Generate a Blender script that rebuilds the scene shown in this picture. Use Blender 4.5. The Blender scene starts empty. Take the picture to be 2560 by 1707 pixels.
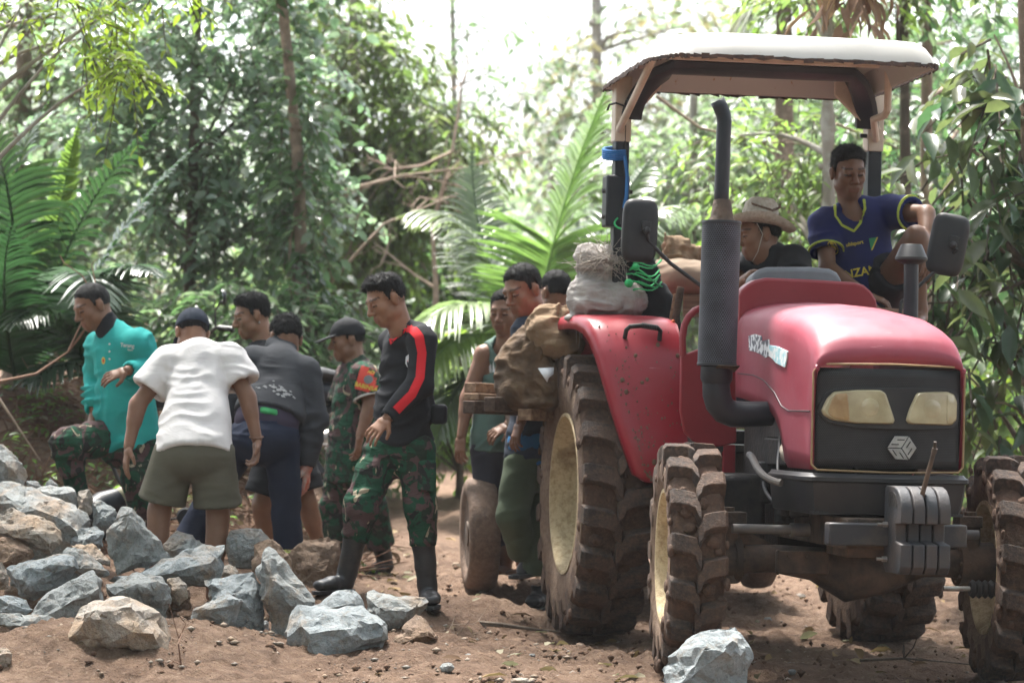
import bpy, bmesh, math, random
import numpy as np
from mathutils import Vector, Matrix, noise as mnoise
from mathutils.bvhtree import BVHTree

# ------------------------------------------------------------------ camera, sky, sun, exposure
SC = bpy.context.scene
COL = SC.collection
F_PX = 105.0 / 36.0 * 2560.0          # focal length in photograph pixels
CAM_Z = 1.23
PITCH = math.radians(1.024)
cam_data = bpy.data.cameras.new('camera')
cam = bpy.data.objects.new('camera', cam_data)
COL.objects.link(cam)
cam.location = (0, 0, CAM_Z)
cam.rotation_euler = (math.radians(90) + PITCH, 0, 0)
cam_data.lens = 105.0
cam_data.sensor_width = 36.0
cam_data.clip_start = 0.1
cam_data.clip_end = 1000.0
cam_data.dof.use_dof = True
cam_data.dof.focus_distance = 13.4
cam_data.dof.aperture_fstop = 3.2
SC.camera = cam

SUN_EL, SUN_AZ = math.radians(67), math.radians(-24)   # azimuth from +Y (away from the camera) towards +X
world = bpy.data.worlds.new('World')
SC.world = world
world.use_nodes = True
wn = world.node_tree
wn.nodes.clear()
wo = wn.nodes.new('ShaderNodeOutputWorld')
wb = wn.nodes.new('ShaderNodeBackground')
ws = wn.nodes.new('ShaderNodeTexSky')
wh = wn.nodes.new('ShaderNodeHueSaturation')
ws.sky_type = 'NISHITA'
ws.sun_disc = False
ws.sun_elevation = SUN_EL
ws.sun_rotation = SUN_AZ
ws.air_density = 1.0
ws.dust_density = 4.0
ws.ozone_density = 1.0
wh.inputs['Saturation'].default_value = 0.42
wn.links.new(ws.outputs[0], wh.inputs['Color'])
wn.links.new(wh.outputs[0], wb.inputs['Color'])
wb.inputs['Strength'].default_value = 0.13
wn.links.new(wb.outputs[0], wo.inputs['Surface'])

sun_data = bpy.data.lights.new('sun', 'SUN')
sun = bpy.data.objects.new('sun', sun_data)
COL.objects.link(sun)
sun_data.energy = 4.2
sun_data.angle = math.radians(7)
sun_data.color = (1.0, 0.96, 0.90)
sun_dir = Vector((math.sin(SUN_AZ) * math.cos(SUN_EL), math.cos(SUN_AZ) * math.cos(SUN_EL), math.sin(SUN_EL)))
sun.rotation_euler = sun_dir.to_track_quat('Z', 'Y').to_euler()
sun.location = (0, 20, 30)

SC.view_settings.view_transform = 'Standard'
SC.view_settings.look = 'None'
SC.view_settings.exposure = 2.18
SC.view_settings.gamma = 1.0
SC.view_settings.use_curve_mapping = False

random.seed(7)
RNG = np.random.default_rng(7)
PI = math.pi

def P(px, py, D):
    """the point at depth D (metres along Y) that stands where the photograph shows pixel (px, py)"""
    dx, dz, dy = (px - 1280.0) / F_PX, (853.5 - py) / F_PX, 1.0
    c, s = math.cos(PITCH), math.sin(PITCH)
    y, z = dy * c - dz * s, dy * s + dz * c
    return Vector((dx / y * D, D, CAM_Z + z / y * D))

# ------------------------------------------------------------------ object helpers
def tag(o, label=None, cat=None, group=None, kind=None):
    if label: o['label'] = label
    if cat: o['category'] = cat
    if group: o['group'] = group
    if kind: o['kind'] = kind
    return o

def empty(name, loc, label=None, cat=None, group=None, rot=(0, 0, 0)):
    o = bpy.data.objects.new(name, None)
    o.empty_display_size = 0.1
    COL.objects.link(o)
    o.location = loc
    o.rotation_euler = rot
    return tag(o, label, cat, group)

def mesh_np(name, V, Fq, mat, parent=None, off=None, smooth=True, angle=None, attr=None):
    """object from numpy vertices and faces (n,3) or (n,4); off is subtracted from the vertices"""
    V = np.asarray(V, dtype=np.float32)
    if off is not None:
        V = V - np.asarray(off, dtype=np.float32)
    me = bpy.data.meshes.new(name)
    Fl = Fq if isinstance(Fq, list) else [Fq]
    Fl = [np.asarray(f, dtype=np.int32) for f in Fl if len(f)]
    me.vertices.add(len(V))
    me.vertices.foreach_set('co', V.ravel())
    nl = sum(f.size for f in Fl)
    npoly = sum(len(f) for f in Fl)
    me.loops.add(nl)
    me.polygons.add(npoly)
    me.loops.foreach_set('vertex_index', np.concatenate([f.ravel() for f in Fl]))
    starts = []
    base = 0
    for f in Fl:
        starts.append(base + np.arange(len(f), dtype=np.int32) * f.shape[1])
        base += f.size
    me.polygons.foreach_set('loop_start', np.concatenate(starts).astype(np.int32))
    me.update(calc_edges=True)
    me.validate()
    if smooth:
        me.shade_smooth()
        if angle is not None:
            me.set_sharp_from_angle(angle=angle)
    if attr is not None:
        for an, arr in attr.items():
            at = me.color_attributes.new(an, 'FLOAT_COLOR', 'POINT')
            arr = np.asarray(arr, dtype=np.float32)
            if arr.shape[1] == 3:
                arr = np.concatenate([arr, np.ones((len(arr), 1), np.float32)], 1)
            at.data.foreach_set('color', arr.ravel())
    if mat is not None:
        me.materials.append(mat)
    o = bpy.data.objects.new(name, me)
    COL.objects.link(o)
    if parent is not None:
        o.parent = parent
    return o

def share(o, parent, loc=None, rot=None, name=None):
    c = o.copy()
    if name: c.name = name
    COL.objects.link(c)
    c.parent = parent
    if loc is not None: c.location = loc
    if rot is not None: c.rotation_euler = rot
    return c

def frame_from(axis, up=(0, 0, 1)):
    w = Vector(axis).normalized()
    u = Vector(up)
    if abs(w.dot(u.normalized())) > 0.98:
        u = Vector((1, 0, 0)) if abs(w.x) < 0.9 else Vector((0, 1, 0))
    a = u.cross(w).normalized()
    b = w.cross(a).normalized()
    return a, b, w

class MB:
    """collects shapes, build() links them as one mesh object"""
    def __init__(s):
        s.v, s.f = [], []
    def add(s, vs, fs):
        b = len(s.v)
        s.v += [Vector(x) for x in vs]
        s.f += [tuple(i + b for i in f) for f in fs]
        return s
    def box(s, c, size, R=None, taper=1.0):
        c = Vector(c); hx, hy, hz = [x / 2 for x in size]
        vs = []
        for z in (-1, 1):
            t = taper if z > 0 else 1.0
            for x, y in ((-1, -1), (1, -1), (1, 1), (-1, 1)):
                p = Vector((x * hx * t, y * hy * t, z * hz))
                vs.append(c + (R @ p if R else p))
        return s.add(vs, [(3, 2, 1, 0), (4, 5, 6, 7), (0, 1, 5, 4), (1, 2, 6, 5), (2, 3, 7, 6), (3, 0, 4, 7)])
    def tube(s, pts, r, n=10, caps=True, flat=None, up=(0, 0, 1)):
        pts = [Vector(p) for p in pts]
        m = len(pts)
        rs = r if isinstance(r, (list, tuple)) else [r] * m
        rings = []
        pa = None
        for i in range(m):
            d = pts[min(i + 1, m - 1)] - pts[max(i - 1, 0)]
            if pa is None:
                a, b, w = frame_from(d, up)
            else:
                w = d.normalized()
                a = (pa - w * pa.dot(w))
                a = a.normalized() if a.length > 1e-6 else frame_from(d, up)[0]
                b = w.cross(a)
            pa = a
            fl = flat or 1.0
            rings.append([pts[i] + a * math.cos(2 * PI * k / n) * rs[i] + b * math.sin(2 * PI * k / n) * rs[i] * fl for k in range(n)])
        return s.loft(rings, True, caps)
    def cyl(s, a, b, r1, r2=None, n=20, caps=True):
        return s.tube([a, b], [r1, r1 if r2 is None else r2], n, caps)
    def loft(s, rings, closed=True, caps=True):
        n = len(rings[0]); vs = []; fs = []
        for r in rings: vs += r
        for i in range(len(rings) - 1):
            for k in range(n if closed else n - 1):
                k2 = (k + 1) % n
                fs.append((i * n + k, i * n + k2, (i + 1) * n + k2, (i + 1) * n + k))
        if caps:
            fs.append(tuple(range(n - 1, -1, -1)))
            fs.append(tuple((len(rings) - 1) * n + k for k in range(n)))
        return s.add(vs, fs)
    def lathe(s, prof, c=(0, 0, 0), axis=(0, 0, 1), n=32, close=False):
        """profile of (radius, height) about the axis; close joins last ring to first"""
        a, b, w = frame_from(axis); c = Vector(c)
        rings = [[c + w * h + (a * math.cos(2 * PI * k / n) + b * math.sin(2 * PI * k / n)) * max(r, 1e-4) for k in range(n)] for r, h in prof]
        if close: rings.append(rings[0])
        return s.loft(rings, True, not close)
    def prism(s, poly, o, u, v, w):
        """outline (x along u, y along v) from o, swept by vector w"""
        o, u, v, w = Vector(o), Vector(u), Vector(v), Vector(w)
        r0 = [o + u * x + v * y for x, y in poly]
        return s.loft([r0, [p + w for p in r0]], True, True)
    def ball(s, c, r, nu=14, nv=9, R=None):
        rr = r if isinstance(r, (list, tuple)) else (r, r, r)
        c = Vector(c); rings = []
        for j in range(nv + 1):
            th = PI * j / nv
            ring = []
            for k in range(nu):
                p = Vector((math.sin(th) * math.cos(2 * PI * k / nu) * rr[0], math.sin(th) * math.sin(2 * PI * k / nu) * rr[1], -math.cos(th) * rr[2]))
                ring.append(c + (R @ p if R else p))
            rings.append(ring)
        return s.loft(rings, True, False)
    def build(s, name, mat, parent=None, off=None, bevel=0.0, seg=2, angle=0.6, smooth=True, fix=True):
        bm = bmesh.new()
        o3 = Vector(off) if off is not None else Vector((0, 0, 0))
        vs = [bm.verts.new(p - o3) for p in s.v]
        for f in s.f:
            try: bm.faces.new([vs[i] for i in f])
            except ValueError: pass
        bmesh.ops.remove_doubles(bm, verts=bm.verts, dist=1e-5)
        if fix: bmesh.ops.recalc_face_normals(bm, faces=bm.faces)
        me = bpy.data.meshes.new(name)
        bm.to_mesh(me); bm.free()
        if smooth:
            me.shade_smooth(); me.set_sharp_from_angle(angle=angle)
        if mat is not None: me.materials.append(mat)
        o = bpy.data.objects.new(name, me)
        COL.objects.link(o)
        if parent is not None: o.parent = parent
        if bevel > 0:
            md = o.modifiers.new('bevel', 'BEVEL')
            md.width = bevel; md.segments = seg; md.limit_method = 'ANGLE'; md.angle_limit = 0.6
        return o

def rot3(ax, ang):
    return Matrix.Rotation(ang, 3, ax)

def bez(p0, p1, p2, p3, n=12):
    p0, p1, p2, p3 = Vector(p0), Vector(p1), Vector(p2), Vector(p3)
    return [(1 - t) ** 3 * p0 + 3 * (1 - t) ** 2 * t * p1 + 3 * (1 - t) * t * t * p2 + t ** 3 * p3 for t in [i / (n - 1) for i in range(n)]]

# numpy value noise -------------------------------------------------
_LAT = RNG.random((32, 32, 32)).astype(np.float32)
def vnoise(p, seed=0):
    p = np.asarray(p, dtype=np.float32) + seed * 7.31
    i = np.floor(p).astype(np.int32); f = p - i
    f = f * f * (3 - 2 * f)
    i0 = i & 31; i1 = (i + 1) & 31
    x0, y0, z0 = i0[..., 0], i0[..., 1], i0[..., 2]; x1, y1, z1 = i1[..., 0], i1[..., 1], i1[..., 2]
    fx, fy, fz = f[..., 0], f[..., 1], f[..., 2]
    L = _LAT
    a = (L[x0, y0, z0] * (1 - fx) + L[x1, y0, z0] * fx) * (1 - fy) + (L[x0, y1, z0] * (1 - fx) + L[x1, y1, z0] * fx) * fy
    b = (L[x0, y0, z1] * (1 - fx) + L[x1, y0, z1] * fx) * (1 - fy) + (L[x0, y1, z1] * (1 - fx) + L[x1, y1, z1] * fx) * fy
    return (a * (1 - fz) + b * fz) * 2 - 1
def fbm(p, seed=0, octv=3):
    r = 0; a = 1.0; p = np.asarray(p, dtype=np.float32)
    for k in range(octv):
        r = r + a * vnoise(p * (2 ** k), seed + k * 3); a *= 0.5
    return r
# ------------------------------------------------------------------ materials
class NT:
    """small node-graph writer"""
    def __init__(s, name):
        s.m = bpy.data.materials.new(name); s.m.use_nodes = True
        s.t = s.m.node_tree; s.t.nodes.clear()
        s.out = s.t.nodes.new('ShaderNodeOutputMaterial')
        s.bs = s.n('ShaderNodeBsdfPrincipled')
        s.l(s.bs.outputs[0], s.out.inputs['Surface'])
        s._tc = None
    def n(s, kind, **kw):
        nd = s.t.nodes.new(kind)
        for k, v in kw.items(): setattr(nd, k, v)
        return nd
    def l(s, a, b): s.t.links.new(a, b)
    def put(s, sock, v):
        if isinstance(v, (int, float)): sock.default_value = v
        elif isinstance(v, (tuple, list)): sock.default_value = tuple(v) if len(v) == 4 or sock.type == 'VECTOR' else (*v, 1)
        else: s.l(v, sock)
    def co(s, kind='Object', scale=None, rnd=False):
        if s._tc is None: s._tc = s.n('ShaderNodeTexCoord')
        o = s._tc.outputs[kind]
        if rnd:
            oi = s.n('ShaderNodeObjectInfo'); mm = s.n('ShaderNodeVectorMath', operation='MULTIPLY_ADD')
            s.l(oi.outputs['Random'], mm.inputs[0]); mm.inputs[1].default_value = (37, 53, 71); s.l(o, mm.inputs[2]); o = mm.outputs[0]
        if scale is not None:
            mp = s.n('ShaderNodeMapping'); s.l(o, mp.inputs[0])
            mp.inputs['Scale'].default_value = scale if isinstance(scale, (tuple, list)) else (scale,) * 3
            o = mp.outputs[0]
        return o
    def noise(s, vec, scale, detail=4, rough=0.55, dist=0.0):
        nd = s.n('ShaderNodeTexNoise'); s.l(vec, nd.inputs['Vector'])
        nd.inputs['Scale'].default_value = scale; nd.inputs['Detail'].default_value = detail
        nd.inputs['Roughness'].default_value = rough; nd.inputs['Distortion'].default_value = dist
        return nd.outputs[0]
    def vor(s, vec, scale, feature='F1', out=0, rand=1.0):
        nd = s.n('ShaderNodeTexVoronoi', feature=feature); s.l(vec, nd.inputs['Vector']); nd.inputs['Scale'].default_value = scale
        nd.inputs['Randomness'].default_value = rand
        return nd.outputs[out]
    def ramp(s, fac, stops, interp='LINEAR'):
        nd = s.n('ShaderNodeValToRGB'); cr = nd.color_ramp; cr.interpolation = interp
        while len(cr.elements) < len(stops): cr.elements.new(0.5)
        for e, (p, c) in zip(cr.elements, stops):
            e.position = p; e.color = (c, c, c, 1) if isinstance(c, (int, float)) else (*c, 1)
        s.put(nd.inputs[0], fac)
        return nd.outputs[0]
    def mix(s, fac, a, b, mode='MIX'):
        nd = s.n('ShaderNodeMix', data_type='RGBA', blend_type=mode)
        s.put(nd.inputs[0], fac); s.put(nd.inputs[6], a); s.put(nd.inputs[7], b)
        return nd.outputs[2]
    def math(s, op, a, b=0.0, clamp=False):
        nd = s.n('ShaderNodeMath', operation=op, use_clamp=clamp); s.put(nd.inputs[0], a); s.put(nd.inputs[1], b)
        return nd.outputs[0]
    def sep(s, v):
        nd = s.n('ShaderNodeSeparateXYZ'); s.l(v, nd.inputs[0]); return nd.outputs
    def bump(s, h, strength=0.3, dist=0.01, nrm=None):
        nd = s.n('ShaderNodeBump'); nd.inputs['Strength'].default_value = strength; nd.inputs['Distance'].default_value = dist
        s.l(h, nd.inputs['Height'])
        if nrm is not None: s.l(nrm, nd.inputs['Normal'])
        s.l(nd.outputs[0], s.bs.inputs['Normal'])
        return nd.outputs[0]
    def fin(s, col=None, rough=None, metal=None, spec=None):
        if col is not None: s.put(s.bs.inputs['Base Color'], col)
        if rough is not None: s.put(s.bs.inputs['Roughness'], rough)
        if metal is not None: s.put(s.bs.inputs['Metallic'], metal)
        if spec is not None: s.put(s.bs.inputs['Specular IOR Level'], spec)
        return s.m

def simple(name, c1, c2=None, scale=8, rough=0.7, bump=0.15, bscale=60, bdist=0.004, metal=0.0, spec=0.4, lo=0.35, hi=0.65):
    g = NT(name); v = g.co('Object', rnd=True)
    c2 = c2 or tuple(x * 0.7 for x in c1)
    col = g.mix(g.ramp(g.noise(v, scale, 5), [(lo, 0.0), (hi, 1.0)]), c1, c2)
    if bump: g.bump(g.noise(v, bscale, 3), bump, bdist)
    return g.fin(col, rough, metal, spec)

def cloth(name, c1, c2=None, rough=0.85, wr=0.5, scale=5, stain=None):
    g = NT(name); v = g.co('Object', rnd=True)
    c2 = c2 or tuple(x * 0.82 for x in c1)
    col = g.mix(g.ramp(g.noise(v, scale, 4), [(0.35, 0.0), (0.7, 1.0)]), c1, c2)
    if stain: col = g.mix(g.ramp(g.noise(v, 3.1, 6, 0.7), [(0.52, 0.0), (0.72, 0.75)]), col, stain)
    v2 = g.co('Object', (9, 9, 22), True)
    h = g.math('ADD', g.math('MULTIPLY', g.noise(v2, 1.0, 3, 0.5, 1.2), 1.0), g.math('MULTIPLY', g.noise(v, 300, 2), 0.05))
    g.bump(h, wr * .45, 0.012)
    return g.fin(col, rough, 0, 0.25)

def make_mats():
    M = {}
    # soil: damp brown road dirt
    g = NT('soil'); v = g.co('Object')
    n1 = g.noise(v, 1.3, 6, 0.6); n2 = g.noise(v, 16, 6, 0.7); n3 = g.noise(v, 90, 4, 0.7)
    c = g.mix(g.ramp(n1, [(0.3, 0.0), (0.7, 1.0)]), (0.175, 0.112, 0.078), (0.270, 0.186, 0.132))
    c = g.mix(g.ramp(n2, [(0.35, 0.0), (0.65, 0.7)]), c, (0.110, 0.066, 0.045))
    c = g.mix(g.ramp(n3, [(0.60, 0.0), (0.75, 0.8)]), c, (0.34, 0.27, 0.20))
    c = g.mix(g.ramp(g.noise(v, 5.5, 7, 0.72, 0.8), [(0.44, 0.0), (0.62, 0.65)]), c, (0.088, 0.056, 0.040))
    c = g.mix(g.ramp(g.noise(v, 38, 5, 0.75), [(0.56, 0.0), (0.68, 0.6)]), c, (0.33, 0.25, 0.19))
    c = g.mix(g.ramp(g.vor(v, 60, out=0), [(0.0, 0.8), (0.26, 0.0)]), c, (0.045, 0.029, 0.021))
    h = g.math('ADD', g.math('MULTIPLY', n2, 1.0), g.math('MULTIPLY', n3, 0.45))
    g.bump(h, 1.0, 0.045)
    M['soil'] = g.fin(c, 0.95, 0, 0.15)
    M['soil_clod'] = simple('soil_clod', (0.15, 0.095, 0.065), (0.08, 0.05, 0.036), 12, 0.95, 0.6, 50, 0.01, spec=0.1)
    # broken stone in three mixes
    def rock(name, a, b, tan, amt, dark):
        g = NT(name); v = g.co('Object', rnd=True)
        n1 = g.noise(v, 3.2, 7, 0.65, 0.6); n2 = g.noise(v, 9, 8, 0.7); n3 = g.noise(v, 60, 5, 0.7); n4 = g.noise(v, 22, 6, 0.75, 0.8)
        c = g.mix(g.ramp(n2, [(0.32, 0.0), (0.68, 1.0)]), a, b)
        c = g.mix(g.ramp(n1, [(amt, 0.0), (amt + 0.14, 0.85)]), c, tan)
        c = g.mix(g.ramp(n4, [(0.52, 0.0), (0.66, 0.6)]), c, tuple(x * .62 for x in tan))
        c = g.mix(g.ramp(n3, [(0.30, 0.8), (0.48, 0.0)]), c, dark)
        c = g.mix(g.ramp(g.noise(v, 34, 4, 0.8), [(0.62, 0.0), (0.74, 0.5)]), c, (0.52, 0.53, 0.51))
        vz = g.co('Object', (2.0, 2.0, 6.0), True)
        vein = g.noise(vz, 2.4, 5, 0.6, 1.5)
        c = g.mix(g.ramp(vein, [(0.485, 0.0), (0.5, 0.45), (0.515, 0.0)]), c, dark)
        h = g.math('ADD', g.math('MULTIPLY', n2, 1.0), g.math('ADD', g.math('MULTIPLY', n3, 0.28), g.math('MULTIPLY', g.vor(v, 7), 0.5)))
        g.bump(h, 0.75, 0.05)
        return g.fin(c, 0.82, 0, 0.3)
    M['rock_blue'] = rock('rock_blue', (0.168, 0.192, 0.202), (0.295, 0.320, 0.328), (0.27, 0.205, 0.145), 0.53, (0.09, 0.115, 0.13))
    M['rock_mix'] = rock('rock_mix', (0.175, 0.192, 0.194), (0.30, 0.312, 0.305), (0.29, 0.21, 0.145), 0.53, (0.10, 0.105, 0.105))
    M['rock_tan'] = rock('rock_tan', (0.23, 0.205, 0.18), (0.35, 0.32, 0.28), (0.37, 0.26, 0.17), 0.46, (0.14, 0.105, 0.08))
    M['rock_soil'] = rock('rock_soil', (0.19, 0.13, 0.095), (0.25, 0.18, 0.13), (0.22, 0.145, 0.095), 0.45, (0.09, 0.06, 0.045))
    # skin, tinted by the vertex colours of face details
    def skin(name, k):
        g = NT(name); v = g.co('Object')
        at = g.n('ShaderNodeVertexColor'); at.layer_name = 'tint'
        base = g.mix(g.ramp(g.noise(v, 14, 4), [(0.3, 0.0), (0.7, 1.0)]), tuple(x * k for x in (0.265, 0.135, 0.080)), tuple(x * k for x in (0.215, 0.102, 0.060)))
        c = g.mix(1.0, base, at.outputs[0], 'MULTIPLY')
        g.bump(g.noise(v, 160, 3), 0.12, 0.003)
        g.bs.inputs['Subsurface Weight'].default_value = 0.08
        g.bs.inputs['Subsurface Radius'].default_value = (0.012, 0.005, 0.003)
        g.bs.inputs['Subsurface Scale'].default_value = 1.0
        return g.fin(c, 0.48, 0, 0.4)
    M['skin'] = skin('skin', 0.82); M['skin_light'] = skin('skin_light', 1.0); M['skin_shaded'] = skin('skin_shaded', 0.62)  # the last tone is skin darkened for the shade under the roof
    def hair(name, c):
        g = NT(name); v = g.co('Object', (160, 160, 26))
        g.bump(g.noise(v, 1.0, 3, 0.6, 0.4), 0.8, 0.012)
        return g.fin(g.mix(g.noise(v, 1.0, 2), c, tuple(x * 1.7 for x in c)), 0.6, 0, 0.2)
    M['hair'] = hair('hair', (0.006, 0.0055, 0.0055)); M['hair_grey'] = hair('hair_grey', (0.014, 0.013, 0.013))
    # woodland camouflage cloth
    def camo(name, k=1.0):
        g = NT(name); v = g.co('Object', rnd=True)
        def patch(sc, off, th, dist=1.4, zs=1.0):
            mp = g.n('ShaderNodeMapping'); g.l(v, mp.inputs[0]); mp.inputs['Location'].default_value = off
            mp.inputs['Scale'].default_value = (1.0, 1.0, zs); mp.inputs['Rotation'].default_value = (0.3, 0.5, 0.4)
            return g.ramp(g.noise(mp.outputs[0], sc, 2.5, 0.5, dist), [(th, 0.0), (th + 0.012, 1.0)])
        c = g.mix(patch(7.5, (3, 1, 7), 0.54), tuple(x * k for x in (0.016, 0.062, 0.036)), tuple(x * k for x in (0.022, 0.036, 0.024)))
        c = g.mix(patch(8.5, (11, 4, 2), 0.53, 1.6), c, tuple(x * k for x in (0.085, 0.052, 0.052)))
        c = g.mix(patch(9.5, (5, 17, 9), 0.575, 1.8, 0.8), c, tuple(x * k for x in (0.020, 0.022, 0.020)))
        c = g.mix(patch(13, (21, 8, 13), 0.655, 1.6, 0.45), c, tuple(x * k for x in (0.30, 0.25, 0.18)))
        h = g.math('ADD', g.noise(g.co('Object', (10, 10, 24), True), 1.0, 3, 0.5, 1.2), g.math('MULTIPLY', g.noise(v, 260, 2), 0.05))
        g.bump(h, 0.6, 0.022)
        return g.fin(c, 0.9, 0, 0.15)
    M['camo'] = camo('camo'); M['camo_boot'] = camo('camo_boot', 0.6)
    M['teal'] = cloth('teal_cloth', (0.024, 0.34, 0.32), (0.017, 0.27, 0.255))
    M['white_cloth'] = cloth('white_cloth', (0.62, 0.60, 0.60), (0.56, 0.54, 0.53))
    M['olive'] = cloth('olive_cloth', (0.105, 0.098, 0.072), (0.080, 0.076, 0.056))
    M['charcoal'] = cloth('charcoal_cloth', (0.040, 0.043, 0.050), (0.028, 0.030, 0.035))
    M['black_cloth'] = cloth('black_cloth', (0.012, 0.013, 0.016), (0.008, 0.0085, 0.011))
    M['navy'] = cloth('navy_cloth', (0.012, 0.019, 0.042), (0.008, 0.012, 0.028))
    M['navy_shirt'] = cloth('navy_shirt', (0.026, 0.034, 0.052), (0.017, 0.023, 0.036))
    M['red_cloth'] = cloth('red_cloth', (0.56, 0.020, 0.028), (0.46, 0.014, 0.020))
    M['badge_red'] = cloth('badge_red', (0.62, 0.075, 0.055), (0.52, 0.05, 0.04))
    M['tank_green'] = cloth('tank_green', (0.085, 0.135, 0.115), (0.060, 0.10, 0.085))
    M['moss_trouser'] = cloth('moss_trouser', (0.068, 0.088, 0.055), (0.048, 0.064, 0.040))
    M['dark_trouser'] = cloth('dark_trouser', (0.028, 0.028, 0.040), (0.018, 0.018, 0.026))
    M['jersey'] = cloth('jersey', (0.007, 0.013, 0.085), (0.005, 0.009, 0.06))  # navy, darkened further for the shade under the canopy roof
    M['lime'] = simple('lime_trim', (0.42, 0.50, 0.06), bump=0)
    M['yellow_print'] = simple('yellow_print', (0.62, 0.50, 0.06), bump=0)
    M['green_print'] = simple('green_print', (0.02, 0.22, 0.09), bump=0)
    M['white_print'] = simple('white_print', (0.62, 0.62, 0.62), (0.50, 0.50, 0.50), bump=0)
    M['grey_print'] = simple('grey_print', (0.22, 0.23, 0.24), bump=0)
    M['red_print'] = simple('red_print', (0.55, 0.05, 0.04), bump=0)
    M['green_cloth'] = cloth('green_cloth', (0.04, 0.26, 0.09))
    M['blue_cloth'] = cloth('blue_cloth', (0.03, 0.16, 0.34), (0.02, 0.10, 0.24))
    M['purple_dark'] = cloth('purple_dark', (0.045, 0.035, 0.06))
    M['glove'] = cloth('glove_cloth', (0.52, 0.085, 0.035), (0.42, 0.36, 0.32), scale=18)
    g = NT('boot_rubber'); v = g.co('Object')
    c = g.mix(g.ramp(g.noise(v, 9, 5, 0.7), [(0.5, 0.0), (0.75, 0.55)]), (0.022, 0.023, 0.026), (0.11, 0.095, 0.08))
    g.bump(g.noise(v, 26, 3), 0.25, 0.008); M['boot'] = g.fin(c, 0.42, 0, 0.5)
    M['leather'] = simple('black_leather', (0.016, 0.016, 0.018), rough=0.5)
    M['plastic'] = simple('black_plastic', (0.012, 0.0125, 0.015), (0.024, 0.023, 0.023), 7, 0.5, 0.1)
    # dusty faded tractor paint
    def paint(name, c, dust, amt, rough=0.32, speck=True):
        g = NT(name); v = g.co('Object')
        n = g.noise(v, 3.5, 6, 0.65); z = g.noise(v, 24, 5, 0.7)
        col = g.mix(g.ramp(n, [(0.30, 0.10), (0.75, amt)]), c, dust)
        col = g.mix(g.ramp(z, [(0.58, 0.0), (0.72, 0.25)]), col, tuple(x * 0.6 for x in c))
        if speck: col = g.mix(g.ramp(g.noise(v, 75, 3, 0.6), [(0.70, 0.0), (0.73, 0.9)]), col, (0.13, 0.085, 0.06))
        sc = g.noise(g.co('Object', (5, 30, 60)), 1.0, 3, 0.6)
        col = g.mix(g.ramp(sc, [(0.70, 0.0), (0.76, 0.35)]), col, (0.75, 0.42, 0.42))
        g.bump(n, 0.12, 0.01)
        return g.fin(col, g.ramp(n, [(0.3, rough), (0.75, rough + 0.25)]), 0, 0.5)
    M['red_hood'] = paint('red_hood', (0.20, 0.006, 0.022), (0.27, 0.075, 0.108), 0.60, 0.40, False)
    M['red_fender'] = paint('red_fender', (0.28, 0.003, 0.014), (0.27, 0.060, 0.080), 0.40, 0.28)
    M['red_dark'] = paint('red_dark', (0.19, 0.004, 0.012), (0.36, 0.06, 0.07), 0.3, 0.35, False)
    g = NT('canopy_white'); v = g.co('Object')
    c = g.mix(g.ramp(g.noise(v, 2.2, 5), [(0.3, 0.0), (0.8, 0.6)]), (0.50, 0.485, 0.46), (0.40, 0.36, 0.31))
    c = g.mix(g.ramp(g.noise(g.co('Object', (22, 22, 7)), 1.0, 4, 0.7), [(0.66, 0.0), (0.72, 0.9)]), c, (0.33, 0.20, 0.10))
    g.bump(g.noise(v, 30, 3), 0.1, 0.004); M['canopy'] = g.fin(c, 0.45, 0, 0.4)
    M['canopy_edge'] = simple('canopy_edge', (0.045, 0.035, 0.035), (0.10, 0.06, 0.045), 30, 0.95, 0.8, 60, 0.01)
    M['cream'] = simple('cream_paint', (0.66, 0.56, 0.47), (0.52, 0.42, 0.33), 6, 0.5, 0.1)
    M['dark_blue_steel'] = simple('dark_blue_steel', (0.010, 0.012, 0.018), (0.018, 0.019, 0.025), 8, 0.42, 0.08)
    M['black_steel'] = simple('black_steel', (0.022, 0.023, 0.028), (0.075, 0.06, 0.05), 9, 0.5, 0.2, lo=0.45, hi=0.75)
    M['dusty_iron'] = simple('dusty_iron', (0.038, 0.029, 0.024), (0.12, 0.078, 0.053), 9, 0.8, 0.5, 40, 0.01)
    M['engine'] = simple('engine', (0.008, 0.0085, 0.010), (0.028, 0.023, 0.020), 10, 0.6, 0.4, 40, 0.01)
    M['grey_hose'] = simple('grey_hose', (0.10, 0.10, 0.105), (0.17, 0.15, 0.13), 10, 0.6)
    M['steel'] = simple('bare_steel', (0.42, 0.41, 0.40), (0.25, 0.22, 0.20), 20, 0.35, 0.1, metal=0.8)
    M['emblem'] = simple('emblem_chrome', (0.40, 0.41, 0.41), (0.26, 0.26, 0.26), 20, 0.35, 0.1, metal=0.6)
    M['dash_grey'] = simple('dash_grey', (0.17, 0.18, 0.20), (0.13, 0.14, 0.155), 6, 0.5, 0.05)
    M['gold_trim'] = simple('gold_trim', (0.30, 0.20, 0.10), (0.21, 0.13, 0.065), 12, 0.45)
    M['weight_iron'] = simple('weight_iron', (0.030, 0.032, 0.038), (0.075, 0.056, 0.046), 7, 0.6, 0.35, 60, 0.006, lo=0.45, hi=0.8)
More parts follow.
